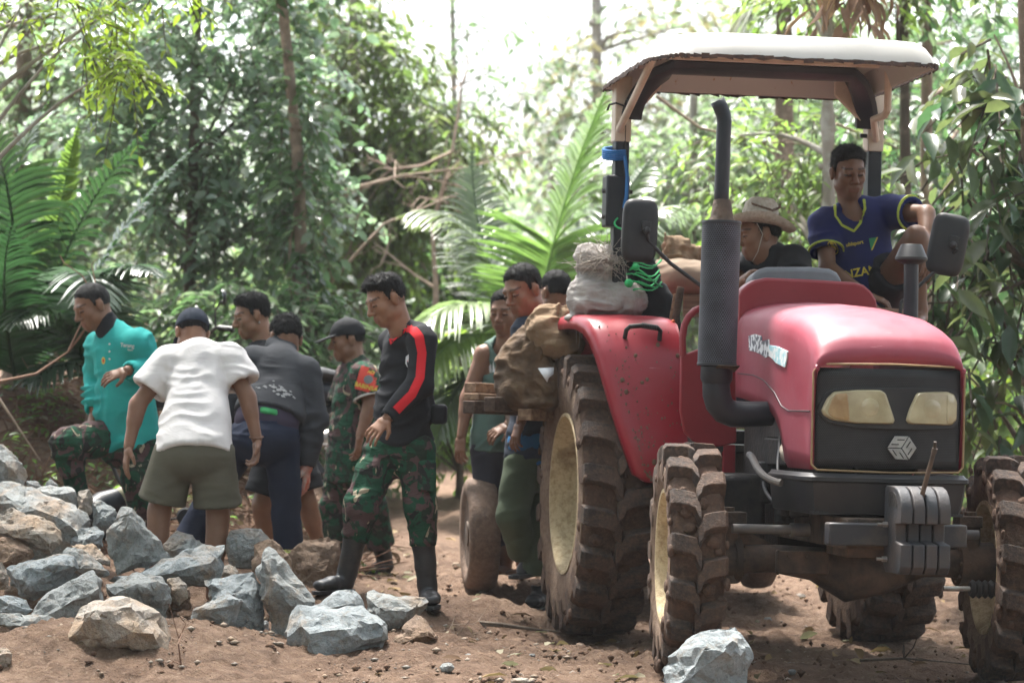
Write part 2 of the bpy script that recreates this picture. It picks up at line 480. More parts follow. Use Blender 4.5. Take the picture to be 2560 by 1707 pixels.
    # perforated sheet: dots in object space
    def dots(name, dark, light, cyl=False, sc=110, rad=0.30):
        g = NT(name); v = g.co('Object'); x, y, z = g.sep(v)[0:3]
        u = g.math('MULTIPLY', g.math('ARCTAN2', y, x), 0.0875) if cyl else x
        u = g.math('MULTIPLY', u, sc); w = g.math('MULTIPLY', z, sc * 0.5774)
        def lat(a, b):
            fa = g.math('SUBTRACT', g.math('FRACT', a), 0.5); fb = g.math('MULTIPLY', g.math('SUBTRACT', g.math('FRACT', b), 0.5), 1.732)
            return g.math('SQRT', g.math('ADD', g.math('MULTIPLY', fa, fa), g.math('MULTIPLY', fb, fb)))
        d = g.math('MINIMUM', lat(u, w), lat(g.math('ADD', u, 0.5), g.math('ADD', w, 0.5)))
        hole = g.ramp(d, [(rad - 0.05, 1.0), (rad + 0.03, 0.0)])
        dust = g.mix(g.ramp(g.noise(v, 5, 6, 0.65), [(0.40, 0.0), (0.75, 0.8)]), light, tuple(q * 2.2 + 0.02 for q in light))
        g.bump(hole, -0.6, 0.006)
        return g.fin(g.mix(hole, dust, dark), 0.55, 0, 0.3)
    M['grille'] = dots('grille_mesh', (0.003, 0.003, 0.004), (0.020, 0.0195, 0.021), False, 125, 0.34)
    M['guard'] = dots('guard_mesh', (0.004, 0.004, 0.006), (0.045, 0.048, 0.062), True, 95, 0.34)
    g = NT('lens'); v = g.co('Object')
    c = g.mix(g.ramp(g.noise(v, 9, 4), [(0.3, 0.0), (0.75, 1.0)]), (0.44, 0.39, 0.25), (0.24, 0.195, 0.11))
    g.bump(g.noise(v, 30, 2), 0.1, 0.004); g.bs.inputs['Coat Weight'].default_value = 1.0; g.bs.inputs['Coat Roughness'].default_value = 0.06
    M['lens'] = g.fin(c, 0.3, 0, 0.5)
    M['lens_amber'] = simple('lens_amber', (0.36, 0.25, 0.125), (0.25, 0.155, 0.075), 12, 0.3, 0.05)
    # tyres caked in brown mud
    def mud(name, rub, m1, m2, amt):
        g = NT(name); v = g.co('Object')
        n = g.noise(v, 5.5, 7, 0.7); n2 = g.noise(v, 40, 5, 0.75)
        c = g.mix(g.ramp(n, [(amt, 0.0), (amt + 0.22, 1.0)]), rub, m1)
        c = g.mix(g.ramp(n2, [(0.45, 0.0), (0.70, 0.8)]), c, m2)
        g.bump(g.math('ADD', n2, g.math('MULTIPLY', n, 1.5)), 0.7, 0.02)
        return g.fin(c, 0.85, 0, 0.25)
    M['tyre'] = mud('tyre_muddy', (0.040, 0.028, 0.022), (0.095, 0.056, 0.039), (0.145, 0.090, 0.062), 0.34)
    M['lug'] = mud('lug_rubber', (0.042, 0.035, 0.032), (0.105, 0.066, 0.048), (0.145, 0.094, 0.068), 0.40)
    M['sidewall'] = mud('sidewall_dust', (0.17, 0.112, 0.078), (0.22, 0.155, 0.11), (0.09, 0.055, 0.040), 0.40)
    M['rim'] = mud('rim_cream', (0.58, 0.48, 0.31), (0.15, 0.088, 0.050), (0.30, 0.20, 0.11), 0.52)
    M['trailer_tyre'] = mud('trailer_tyre', (0.115, 0.080, 0.062), (0.17, 0.115, 0.085), (0.22, 0.155, 0.115), 0.42)
    def wood(name, a, b, sc=(3, 40, 40)):
        g = NT(name); v = g.co('Object', sc, True); n = g.noise(v, 1.0, 5, 0.6, 0.6)
        c = g.mix(g.ramp(n, [(0.35, 0.0), (0.65, 1.0)]), a, b); g.bump(n, 0.3, 0.008)
        return g.fin(c, 0.8, 0, 0.2)
    M['plank'] = wood('plank_wood', (0.30, 0.20, 0.13), (0.15, 0.09, 0.06))
    M['plank_dark'] = wood('plank_dark', (0.11, 0.075, 0.055), (0.055, 0.036, 0.028))
    M['painted_wood'] = wood('painted_wood', (0.44, 0.40, 0.42), (0.30, 0.27, 0.29))
    M['violet_wood'] = wood('violet_wood', (0.11, 0.075, 0.105), (0.07, 0.05, 0.07))
    M['sack_white'] = cloth('sack_white', (0.38, 0.355, 0.335), (0.23, 0.20, 0.185), wr=2.0, scale=6, stain=(0.20, 0.13, 0.12))
    M['sack_brown'] = cloth('sack_brown', (0.145, 0.094, 0.056), (0.062, 0.040, 0.026), wr=2.2, scale=9, stain=(0.07, 0.048, 0.035))
    M['sack_paper'] = cloth('sack_paper', (0.27, 0.185, 0.115), (0.17, 0.112, 0.068), wr=2.2, scale=9)
    M['sack_tan'] = cloth('sack_tan', (0.30, 0.22, 0.16), (0.19, 0.14, 0.10), wr=0.6)
    M['straw'] = simple('straw', (0.52, 0.48, 0.42), (0.38, 0.33, 0.27), 60, 0.85, 0.6, 160, 0.004)
    M['fibre'] = simple('fibre', (0.45, 0.40, 0.34), bump=0)
    M['rope_green'] = simple('rope_green', (0.03, 0.42, 0.13), bump=0.3); M['rope_blue'] = simple('rope_blue', (0.03, 0.17, 0.46), bump=0.4)
    M['orange'] = simple('orange_plastic', (0.62, 0.11, 0.03), bump=0); M['white_plastic'] = simple('white_plastic', (0.72, 0.73, 0.76), bump=0)
    M['mirror_glass'] = simple('mirror_glass', (0.75, 0.76, 0.78), bump=0, rough=0.08, metal=1.0)
    M['yellow_tag'] = simple('yellow_tag', (0.55, 0.34, 0.05), bump=0)
    M['sticker'] = simple('sticker', (0.70, 0.75, 0.78), (0.08, 0.11, 0.14), 28, 0.4, 0, lo=0.47, hi=0.52)
    M['sticker_blue'] = simple('sticker_blue', (0.34, 0.62, 0.70), (0.75, 0.80, 0.82), 30, 0.4, 0, lo=0.47, hi=0.53)
    M['root'] = simple('root', (0.19, 0.105, 0.065), (0.11, 0.06, 0.04), 14, 0.9, 0.3); M['dry_branch'] = simple('dry_branch', (0.34, 0.26, 0.20), (0.22, 0.16, 0.12), 10, 0.9, 0.3)
    def bark(name, a, b, moss=None):
        g = NT(name); v = g.co('Object', (14, 14, 3), True); n = g.noise(v, 1.0, 6, 0.65, 0.5); w = g.co('Object', rnd=True)
        c = g.mix(g.ramp(n, [(0.3, 0.0), (0.7, 1.0)]), a, b)
        c = g.mix(g.ramp(g.noise(w, 9, 5, 0.6), [(0.5, 0.0), (0.62, 0.75)]), c, moss or tuple(x * 1.5 for x in b))
        g.bump(n, 0.7, 0.02); return g.fin(c, 0.92, 0, 0.15)
    M['bark_pale'] = bark('bark_pale', (0.22, 0.19, 0.16), (0.33, 0.30, 0.26), (0.46, 0.44, 0.40))
    M['bark_brown'] = bark('bark_brown', (0.15, 0.11, 0.085), (0.23, 0.175, 0.135))
    M['bark_dark'] = bark('bark_dark', (0.06, 0.048, 0.038), (0.11, 0.088, 0.07))
    # leaves: per-leaf colour in the attribute, light passes through them
    def leaf(name, trans=0.52, rough=0.42, spec=0.45):
        g = NT(name); at = g.n('ShaderNodeVertexColor'); at.layer_name = 'tint'
        v = g.co('Object'); c = g.mix(g.ramp(g.noise(v, 22, 3), [(0.35, 0.0), (0.7, 0.5)]), g.mix(1.0, at.outputs[0], (0.72, 0.74, 0.74), 'MULTIPLY'), g.mix(1.0, at.outputs[0], (0.48, 0.52, 0.5), 'MULTIPLY'))
        g.fin(c, rough, 0, spec)
        tr = g.n('ShaderNodeBsdfTranslucent'); g.l(g.mix(1.0, c, (1.6, 1.85, 1.4), 'MULTIPLY'), tr.inputs[0])
        mx = g.n('ShaderNodeMixShader'); mx.inputs[0].default_value = trans
        g.l(g.bs.outputs[0], mx.inputs[1]); g.l(tr.outputs[0], mx.inputs[2]); g.l(mx.outputs[0], g.out.inputs['Surface'])
        return g.m
    M['leaf'] = leaf('leaf'); M['leaf_waxy'] = leaf('leaf_waxy', 0.40, 0.27, 0.6); M['leaf_dry'] = leaf('leaf_dry', 0.15, 0.8, 0.1)
    return M
M = make_mats()
# ------------------------------------------------------------------ ground
def ss(a, b, x):
    t = np.clip((np.asarray(x, dtype=np.float64) - a) / (b - a), 0, 1)
    return t * t * (3 - 2 * t)

def h_base(X, Y):
    X = np.asarray(X, dtype=np.float64); Y = np.asarray(Y, dtype=np.float64)
    z = 0.055 * np.clip(Y - 16.8, 0, 60)
    z = z + 0.95 * ss(17.0, 19.8, Y) * ss(-0.9, -2.5, X)
    z = z + 0.55 * ss(17.0, 21.0, Y) * ss(2.5, 3.5, X)
    z = z - 0.035 * np.clip(X - 0.8, 0, 1.6) * (1 - ss(17, 19, Y))
    z = z + 0.44 * ss(13.5, 15.2, Y) * ss(-0.5, -2.0, X) * (1 - 0.5 * ss(15.3, 16.4, Y))
    z = z + 0.13 * ss(14.2, 15.2, Y) * ss(0.2, -0.4, X) * (1 - ss(-0.5, -2.0, X)) 
    z = z + 0.05 * np.exp(-((X + 2.0) / 0.9) ** 2 - ((Y - 12.9) / 0.5) ** 2)
    return z
CONTACT = []
def h_fit():
    global _CW, _CP
    _CP = np.array([(c[0], c[1]) for c in CONTACT]); zc = np.array([c[2] for c in CONTACT])
    r = zc - h_base(_CP[:, 0], _CP[:, 1])
    d2 = ((_CP[:, None, :] - _CP[None, :, :]) ** 2).sum(-1)
    K = np.exp(-d2 / (2 * 0.33 ** 2)) + 0.06 * np.eye(len(r))
    _CW = np.linalg.solve(K, r)
def h_at(X, Y):
    X = np.asarray(X, dtype=np.float64); Y = np.asarray(Y, dtype=np.float64)
    z = h_base(X, Y)
    for (cx, cy), w in zip(_CP, _CW):
        z = z + w * np.exp(-((X - cx) ** 2 + (Y - cy) ** 2) / (2 * 0.33 ** 2))
    return z
def hz(x, y): return float(h_at(x, y))
for px, py, D, dz in [(1660, 1684, 13.2, 0), (2545, 1712, 13.45, 0), (1480, 1589, 15.25, 0), (2200, 1613, 15.5, 0),
                  (1195, 1478, 17.0, 0), (1860, 1480, 17.3, 0), (1068, 1518, 15.0, 0), (850, 1485, 14.95, -0.01), (950, 1440, 18.1, 0),
                  (830, 1430, 18.1, 0), (1262, 1440, 17.2, 0), (1340, 1520, 15.7, 0), (1850, 1740, 12.45, 0),
                  (1700, 1640, 13.55, 0), (30, 1470, 16.9, 0), (390, 1500, 15.0, 0), (535, 1505, 15.0, 0), (362, 1385, 16.6, 0), (722, 1425, 15.8, 0), (462, 1405, 15.86, 0),
                  (300, 1634, 13.0, 0), (190, 1622, 13.0, 0), (420, 1640, 12.95, 0), (780, 1652, 13.25, 0), (940, 1630, 13.3, 0), (1040, 1608, 13.5, 0), (60, 1572, 13.2, 0), (230, 1548, 13.4, 0), (520, 1556, 13.5, 0), (640, 1580, 13.6, 0), (400, 1545, 13.55, 0), (1000, 1560, 14.2, 0), (40, 1690, 12.75, 0)]:
    p = P(px, py, D); CONTACT.append((p.x, p.y, p.z + dz))
h_fit()

def axis_steps(lo, a, b, hi, fine):
    mid = list(np.arange(a, b, fine)); out = []; x = b; st = fine
    while x < hi: out.append(x); st *= 1.18; x += st
    out.append(hi); left = []; x = a; st = fine
    while x > lo: st *= 1.18; x -= st; left.append(x)
    return np.array(sorted(left) + mid + out)
gx = axis_steps(-90, -3.6, 3.8, 90, 0.028); gy = axis_steps(2, 11.8, 18.5, 150, 0.028)
GX, GY = np.meshgrid(gx, gy, indexing='ij')
GZ = h_at(GX, GY)
pp = np.stack([GX, GY, GX * 0], -1)
near = 1 - ss(24, 40, GY)
GZ = GZ + (0.020 * fbm(pp * 3.0, 1, 3) + 0.024 * np.abs(fbm(pp * 9, 2, 3)) + 0.026 * np.clip(fbm(pp * 26, 4, 2) - 0.1, 0, 1)) * near - 0.012
track = np.exp(-((GX - 0.75 - (GY - 13.2) * -0.16) / 0.18) ** 2)      # wheel rut
GZ = GZ - 0.015 * track * near
nx_, ny_ = GX.shape
idx = np.arange(nx_ * ny_).reshape(nx_, ny_)
quads = np.stack([idx[:-1, :-1], idx[1:, :-1], idx[1:, 1:], idx[:-1, 1:]], -1).reshape(-1, 4)
ground = mesh_np('ground', np.stack([GX, GY, GZ], -1).reshape(-1, 3), quads, M['soil'])
tag(ground, 'brown dirt road with loose soil and rising banks', 'ground', kind='structure')

# ------------------------------------------------------------------ foliage
LEAF8 = np.array([(0, 0, 0), (.28, -.42, .07), (.30, 0, 0), (.28, .42, .07), (.66, -.40, .05), (.68, 0, -.04), (.66, .40, .05), (1, 0, -.14)], np.float32)
LEAF8_T = np.array([(0, 1, 2), (0, 2, 3), (1, 4, 5), (1, 5, 2), (2, 5, 6), (2, 6, 3), (4, 7, 5), (5, 7, 6)])
LEAF4 = np.array([(0, 0, 0), (.45, -.5, .07), (.48, 0, -.02), (.45, .5, .07), (1, 0, -.12)], np.float32)
LEAF4_T = np.array([(0, 1, 2), (0, 2, 3), (1, 4, 2), (2, 4, 3)])
def leaves(pos, dr, nr, L, W, fine=True):
    T, TI = (LEAF8, LEAF8_T) if fine else (LEAF4, LEAF4_T)
    n = len(pos); dr = dr / np.linalg.norm(dr, axis=1, keepdims=True)
    sd = np.cross(nr, dr); sd /= np.linalg.norm(sd, axis=1, keepdims=True) + 1e-9
    up = np.cross(dr, sd)
    V = pos[:, None, :] + T[None, :, 0:1] * (dr * L[:, None])[:, None, :] + T[None, :, 1:2] * (sd * W[:, None])[:, None, :] + T[None, :, 2:3] * (up * L[:, None])[:, None, :]
    Fc = (TI[None] + (np.arange(n) * len(T))[:, None, None]).reshape(-1, 3)
    return V.reshape(-1, 3), Fc, len(T)

def twigs(rg, blobs, tl, nleaf, L, ratio, cols, droop=0.35, spread=1.0, shell=0.35):
    """blobs of (centre, radii, count): twigs with leaves set alternately along them"""
    P0, DR = [], []
    for c, r, n in blobs:
        d = rg.normal(size=(n, 3)); d /= np.linalg.norm(d, axis=1, keepdims=True)
        rad = shell + (1 - shell) * rg.random(n) ** 0.6
        P0.append(np.array(c) + d * rad[:, None] * np.array(r))
        o = d * np.array([1, 1, 0.5]) + rg.normal(size=(n, 3)) * 0.55; o[:, 2] -= 0.15
        DR.append(o / np.linalg.norm(o, axis=1, keepdims=True))
    P0 = np.concatenate(P0); DR = np.concatenate(DR); n = len(P0)
    tl = tl * (0.6 + 0.8 * rg.random(n))
    t = (np.arange(nleaf) + 0.6) / nleaf
    pos = P0[:, None, :] + DR[:, None, :] * (t[None, :, None] * tl[:, None, None])
    pos[..., 2] -= (t[None] ** 2) * tl[:, None] * droop
    sd = np.cross(DR, np.array([0, 0, 1.0])); sd /= np.linalg.norm(sd, axis=1, keepdims=True) + 1e-6
    sgn = np.where(np.arange(nleaf) % 2 == 0, 1.0, -1.0)
    ld = DR[:, None, :] * 0.55 + sd[:, None, :] * sgn[None, :, None] * spread + rg.normal(size=pos.shape) * 0.25
    ld[..., 2] -= droop * (0.5 + rg.random(pos.shape[:2]))
    nr = rg.normal(size=pos.shape) * 0.35; nr[..., 2] += 1.0
    m = n * nleaf
    LL = L * (0.6 + 0.7 * rg.random(m))
    tw = rg.random(n)
    ci = np.clip(tw[:, None] * 0.75 + rg.random((n, nleaf)) * 0.3, 0, 0.999).reshape(-1)
    C = np.array(cols); k = ci * (len(C) - 1); i = k.astype(int); f = (k - i)[:, None]
    col = C[i] * (1 - f) + C[np.minimum(i + 1, len(C) - 1)] * f
    col = col * (0.8 + 0.4 * rg.random((m, 1)))
    ends = pos[:, -1]
    return pos.reshape(-1, 3), ld.reshape(-1, 3), nr.reshape(-1, 3), LL, LL * ratio, col, P0, ends

def crown_obj(name, tw, mat, parent, off, fine=True):
    V, Fc, k = leaves(*tw[:3], tw[3], tw[4], fine)
    return mesh_np(name, V, Fc, mat, parent, off, smooth=True, attr={'tint': np.repeat(tw[5], k, 0)})

def thin_sticks(name, A, B, r, mat, parent, off):
    """three-sided twigs from A to B as one mesh"""
    A = np.asarray(A); B = np.asarray(B); n = len(A)
    d = B - A; u = np.cross(d, np.array([0.31, 0.22, 0.9])); u /= np.linalg.norm(u, axis=1, keepdims=True) + 1e-9
    w = np.cross(d, u); w /= np.linalg.norm(w, axis=1, keepdims=True) + 1e-9
    V = []
    for q, Q in ((1.0, A), (0.45, B)):
        for k in range(3):
            V.append(Q + (u * math.cos(2.094 * k) + w * math.sin(2.094 * k)) * r * q)
    V = np.stack(V, 1).reshape(-1, 3); b = (np.arange(n) * 6)[:, None, None]
    Fq = (np.array([(0, 1, 4, 3), (1, 2, 5, 4), (2, 0, 3, 5)])[None] + b).reshape(-1, 4)
    return mesh_np(name, V, Fq, mat, parent, off)

def trunk_obj(name, pts, r0, r1, mat, parent, off, n=12, seed=0, wob=0.12):
    pts = [Vector(p) for p in pts]; out = []
    m = max(10, int((pts[-1] - pts[0]).length / 0.12))
    for i in range(m + 1):
        t = i / m * (len(pts) - 1); k = min(int(t), len(pts) - 2); f = t - k
        f2 = f * f * (3 - 2 * f) * 0.5 + f * 0.5
        out.append(pts[k].lerp(pts[k + 1], f2))
    rng = random.Random(seed)
    rr = [(r0 + (r1 - r0) * i / m) * (1 + rng.uniform(-wob, wob) * 0.6) * (1 + 0.6 * math.exp(-i * 0.6)) for i in range(m + 1)]
    b = MB(); b.tube(out, rr, n, True)
    for q in range(int(m / 8)):
        p = out[rng.randrange(3, m)]; a = rng.uniform(0, 6.28)
        b.ball(p + Vector((math.cos(a), math.sin(a), 0)) * r0 * 0.75, r0 * rng.uniform(.3, .5), 8, 5)
    return b.build(name, mat, parent, off, angle=1.2)

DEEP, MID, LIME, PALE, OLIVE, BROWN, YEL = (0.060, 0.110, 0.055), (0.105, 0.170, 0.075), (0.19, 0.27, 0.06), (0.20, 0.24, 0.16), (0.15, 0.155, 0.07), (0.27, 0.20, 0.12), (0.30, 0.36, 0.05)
PXM = lambda D: D / F_PX
def tree(label, seed, base, top, D, r, blobs, tl, nleaf, L, ratio, cols, mat='leaf', bark='bark_brown', droop=0.35, fine=True, group='trees and vines behind the road', name='tree', cat='tree', wob=0.12, nlimb=10, trunk=True, shell=0.35, mid=None):
    """base, top and blobs in photograph pixels (px, py, depth offset); radii in metres"""
    rg = np.random.default_rng(seed)
    b = P(base[0], base[1], D); gz = hz(b.x, b.y)
    root = empty(name, (b.x, b.y, gz), label, cat, group)
    off = root.location
    tp = P(top[0], top[1], D)
    pts = [Vector((b.x, b.y, gz - 0.1))] + [P(q[0], q[1], D) for q in (mid or [])] + [tp]
    if trunk: trunk_obj('trunk', pts, r, r * 0.6, M[bark], root, off, seed=seed, wob=wob)
    bl = []
    for (x, y, dd, rx, ry, rz, n) in blobs:
        c = P(x, y, D + dd); bl.append(((c.x, c.y, c.z), (rx, ry, rz), n))
    tw = twigs(rg, bl, tl, nleaf, L, ratio, cols, droop, shell=shell)
    crown_obj('crown', tw, M[mat], root, off, fine)
    tag(thin_sticks('twigs', tw[6], tw[7], 0.006 if L < 0.2 else 0.01, M['bark_dark'], root, off), kind='stuff')
    if nlimb:
        rd = random.Random(seed)
        for q in range(nlimb):
            lb = MB()
            c = bl[q % len(bl)]
            e = Vector(c[0]) + Vector([rd.uniform(-.6, .6) * k for k in c[1]])
            if trunk:
                zz = min(max(e.z - rd.uniform(.1, .9), pts[0].z + .3), tp.z); f = (zz - pts[0].z) / max(tp.z - pts[0].z, .1)
                s0 = pts[0].lerp(tp, f)
            else: s0 = Vector((b.x, b.y, gz))
            md = s0.lerp(e, 0.5) + Vector((rd.uniform(-.15, .15), rd.uniform(-.15, .15), rd.uniform(0, .25)))
            lb.tube(bez(s0, s0.lerp(md, .6), md, e, 7), [r * (.42 - .055 * k) for k in range(7)], 6); lb.build('limb', M[bark], root, off, angle=1.2)
    return root

def frond(parent, off, pts, nl, ll, col, seed, droop=0.5, wid=0.030, r=0.016, vshape=0.35, name='frond', sweep=0.55, col2=None):
    """one feather leaf: a rachis through the control points and leaflets on both sides"""
    rd = np.random.default_rng(seed)
    path = bez(*pts, n=40) if len(pts) == 4 else pts
    P_ = np.array([tuple(p) for p in path]); m = len(P_)
    V, Fq, C = [], [], []
    tt = np.linspace(0.08, 0.995, nl)
    for i, t in enumerate(tt):
        k = t * (m - 1); a = int(min(k, m - 2)); f = k - a
        p = P_[a] * (1 - f) + P_[a + 1] * f
        tg = P_[min(a + 1, m - 1)] - P_[max(a - 1, 0)]; tg /= np.linalg.norm(tg)
        sd = np.cross(tg, (0, 0, 1.0)); nn = np.linalg.norm(sd)
        sd = sd / nn if nn > .25 else np.array([1.0, 0.15, 0]) / 1.01
        up = np.cross(sd, tg)
        le = ll * (math.sin(PI * min(1, 0.16 + t * 0.9)) ** 0.6 + 0.10) * rd.uniform(.86, 1.08)
        for s in (-1, 1):
            d = sd * s + tg * (sweep + 0.3 * t) + up * vshape + rd.normal(size=3) * 0.06; d /= np.linalg.norm(d)
            w = np.cross(d, up); w /= np.linalg.norm(w) + 1e-9
            b = len(V); seg = 4
            for j in range(seg + 1):
                u = j / seg; q = p + d * le * u + np.array([0, 0, -1.0]) * droop * le * u * u
                hw = wid * (1 - u) ** 0.55 * (0.6 + 1.1 * min(u * 3, 0.4)) * 0.7 + 0.0015
                V += [q - w * hw, q + up * -0.012 * (1 - u), q + w * hw]
            for j in range(seg):
                o = b + j * 3
                Fq += [(o, o + 1, o + 4, o + 3), (o + 1, o + 2, o + 5, o + 4)]
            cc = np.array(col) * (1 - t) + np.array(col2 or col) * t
            C += [cc * rd.uniform(.8, 1.2)] * (3 * (seg + 1))
    nb = len(V)
    rb = MB(); rb.tube([Vector(x) for x in P_], [r * (1 - .8 * i / (m - 1)) for i in range(m)], 6)
    V += [tuple(x) for x in rb.v]; C += [np.array(col) * 1.1 + .01] * len(rb.v)
    Fr = [tuple(i + nb for i in f) for f in rb.f if len(f) == 4]
    return mesh_np(name, np.array(V), np.array(Fq + Fr), M['leaf_waxy'] if not isinstance(parent, tuple) else None, parent, off, attr={'tint': np.array(C)})

def palm(label, base, D, fr, seed, group='palms behind the workers', stem=None):
    """fr: pixel control points of each frond (px, py, depth offset) x4 plus size and colour"""
    b = P(base[0], base[1], D); g0 = hz(b.x, b.y)
    root = empty('palm', (b.x, b.y, g0), label, 'palm', group)
    st = MB(); top = P(stem[0], stem[1], D) if stem else Vector((b.x, b.y, g0 + .25))
    st.tube([Vector((b.x, b.y, g0 - .05)), Vector((b.x, b.y, g0)).lerp(top, .5), top], [.13, .10, .07], 12)
    st.build('trunk', M['bark_brown'], root, root.location, angle=1.2)
    for i, (pts, nl, ll, c1, c2, dr, vs) in enumerate(fr):
        frond(root, root.location, [P(x, y, D + d) for x, y, d in pts], nl, ll, c1, seed + i, dr, vshape=vs, col2=c2)
    return root

# palms on the left
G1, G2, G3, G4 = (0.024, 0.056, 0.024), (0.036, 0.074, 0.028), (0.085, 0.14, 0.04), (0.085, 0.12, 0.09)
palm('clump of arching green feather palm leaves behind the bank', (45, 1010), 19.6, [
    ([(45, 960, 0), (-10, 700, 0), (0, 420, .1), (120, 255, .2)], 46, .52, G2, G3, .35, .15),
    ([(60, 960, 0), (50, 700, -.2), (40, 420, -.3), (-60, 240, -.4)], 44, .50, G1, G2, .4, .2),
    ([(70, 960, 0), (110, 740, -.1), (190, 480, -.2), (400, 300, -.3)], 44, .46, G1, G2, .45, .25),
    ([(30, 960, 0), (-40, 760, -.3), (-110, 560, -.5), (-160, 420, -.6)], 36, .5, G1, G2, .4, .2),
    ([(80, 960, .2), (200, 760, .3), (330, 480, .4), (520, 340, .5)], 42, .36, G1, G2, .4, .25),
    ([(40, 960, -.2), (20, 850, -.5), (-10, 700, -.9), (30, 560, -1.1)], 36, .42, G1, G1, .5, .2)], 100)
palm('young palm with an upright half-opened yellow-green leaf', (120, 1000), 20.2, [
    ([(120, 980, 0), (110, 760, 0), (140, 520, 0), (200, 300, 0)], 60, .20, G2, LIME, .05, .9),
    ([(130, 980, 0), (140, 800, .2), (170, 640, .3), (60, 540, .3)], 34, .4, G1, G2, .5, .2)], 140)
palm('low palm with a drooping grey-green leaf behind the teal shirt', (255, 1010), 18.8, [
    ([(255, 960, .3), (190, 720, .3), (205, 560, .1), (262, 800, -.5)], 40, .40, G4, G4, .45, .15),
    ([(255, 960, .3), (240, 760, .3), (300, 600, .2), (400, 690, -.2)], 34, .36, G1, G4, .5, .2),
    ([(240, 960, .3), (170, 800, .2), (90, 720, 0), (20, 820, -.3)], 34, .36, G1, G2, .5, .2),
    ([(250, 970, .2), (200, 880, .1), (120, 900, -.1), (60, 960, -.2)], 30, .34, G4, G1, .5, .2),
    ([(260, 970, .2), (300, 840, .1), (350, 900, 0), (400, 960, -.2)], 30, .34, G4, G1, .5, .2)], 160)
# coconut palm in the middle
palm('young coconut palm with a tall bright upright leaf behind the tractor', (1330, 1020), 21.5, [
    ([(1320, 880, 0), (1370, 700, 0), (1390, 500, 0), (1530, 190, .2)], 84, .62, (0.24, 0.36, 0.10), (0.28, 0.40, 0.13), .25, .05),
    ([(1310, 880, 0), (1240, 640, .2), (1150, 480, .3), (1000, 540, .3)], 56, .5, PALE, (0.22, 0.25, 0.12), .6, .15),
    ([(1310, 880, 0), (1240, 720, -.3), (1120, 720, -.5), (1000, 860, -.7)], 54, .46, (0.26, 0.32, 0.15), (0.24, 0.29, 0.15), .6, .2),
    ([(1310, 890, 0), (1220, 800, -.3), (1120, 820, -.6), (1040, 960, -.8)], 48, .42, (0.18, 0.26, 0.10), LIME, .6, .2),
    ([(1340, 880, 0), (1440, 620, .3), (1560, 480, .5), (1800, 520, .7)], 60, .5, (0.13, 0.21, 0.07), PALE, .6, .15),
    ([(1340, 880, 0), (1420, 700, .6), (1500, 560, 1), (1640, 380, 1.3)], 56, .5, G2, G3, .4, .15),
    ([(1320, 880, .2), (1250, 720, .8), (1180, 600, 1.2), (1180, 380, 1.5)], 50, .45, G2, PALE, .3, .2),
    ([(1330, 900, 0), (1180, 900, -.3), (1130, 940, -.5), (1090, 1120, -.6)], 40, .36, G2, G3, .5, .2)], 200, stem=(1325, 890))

palm('far coconut palm with pale hanging leaves above the road gap', (1700, 900), 32, [
    ([(1690, 560, 0), (1640, 380, 0), (1560, 330, 0), (1440, 420, 0)], 50, .7, PALE, PALE, .7, .1),
    ([(1700, 560, 0), (1780, 400, 0), (1900, 350, 0), (2020, 470, 0)], 50, .7, PALE, G4, .7, .1),
    ([(1700, 560, 0), (1700, 420, .5), (1740, 260, .8), (1880, 180, 1)], 50, .6, G4, PALE, .5, .1)], 240, stem=(1700, 570))
palm('tall palm crown hanging over the canopy roof', (1960, 900), 27, [
    ([(1960, -40, 0), (1880, 10, 0), (1820, 60, 0), (1750, 170, 0)], 44, .6, PALE, BROWN, .7, .1),
    ([(1960, -40, 0), (2040, 0, 0), (2100, 40, 0), (2160, 150, 0)], 44, .6, BROWN, PALE, .7, .1)], 260, stem=(1960, -40))

# trees
tree('vine-covered tree with dark glossy leaves behind the feather palms', 1, (470, 900), (500, -250), 23.0, .05,
     [(330, 60, 0, .55, .7, .5, 95), (470, 260, .2, .6, .7, .6, 120), (600, 60, .1, .55, .7, .55, 105), (640, 400, .3, .5, .7, .6, 110),
      (420, 470, .2, .55, .7, .45, 90), (560, 560, .2, .6, .7, .4, 85), (300, 330, .3, .5, .6, .5, 80), (740, 180, .4, .4, .6, .6, 70),
      (520, -160, .2, 1.0, .8, .5, 120), (760, 480, .5, .35, .5, .5, 50), (640, 690, .3, .5, .5, .35, 60)], .34, 8, .105, .62, [(0.13, 0.20, 0.11), (0.19, 0.28, 0.18), (0.28, 0.35, 0.29), (0.26, 0.31, 0.22), (0.15, 0.24, 0.11)], 'leaf_waxy', 'bark_dark', .45)  # pale cool tones put the sky's sheen into the leaf colours
tree('tall slim pale trunk wrapped in climbing leaves', 2, (772, 860), (690, -150), 22.2, .056,
     [(735, 330, -.02, .2, .15, .5, 44), (760, 560, -.02, .18, .15, .4, 40), (785, 740, 0, .22, .2, .3, 34), (700, -160, 0, .6, .6, .4, 60)], .25, 7, .11, .6, [DEEP, MID, PALE], 'leaf_waxy', 'bark_brown', .5, nlimb=4, mid=[(745, 400)])
tree('tree with sprays of bright yellow-green compound leaves above the palms', 3, (-160, 700), (-60, 30), 17.8, .05,
     [(90, 0, 0, .28, .3, .18, 16), (200, 20, 0, .25, .3, .2, 16), (300, 170, -.1, .16, .2, .10, 22), (240, 100, 0, .2, .2, .12, 12), (420, -50, 0, .25, .3, .15, 10)], .26, 10, .085, .42, [LIME, YEL, YEL], 'leaf', 'bark_pale', .55, nlimb=6)
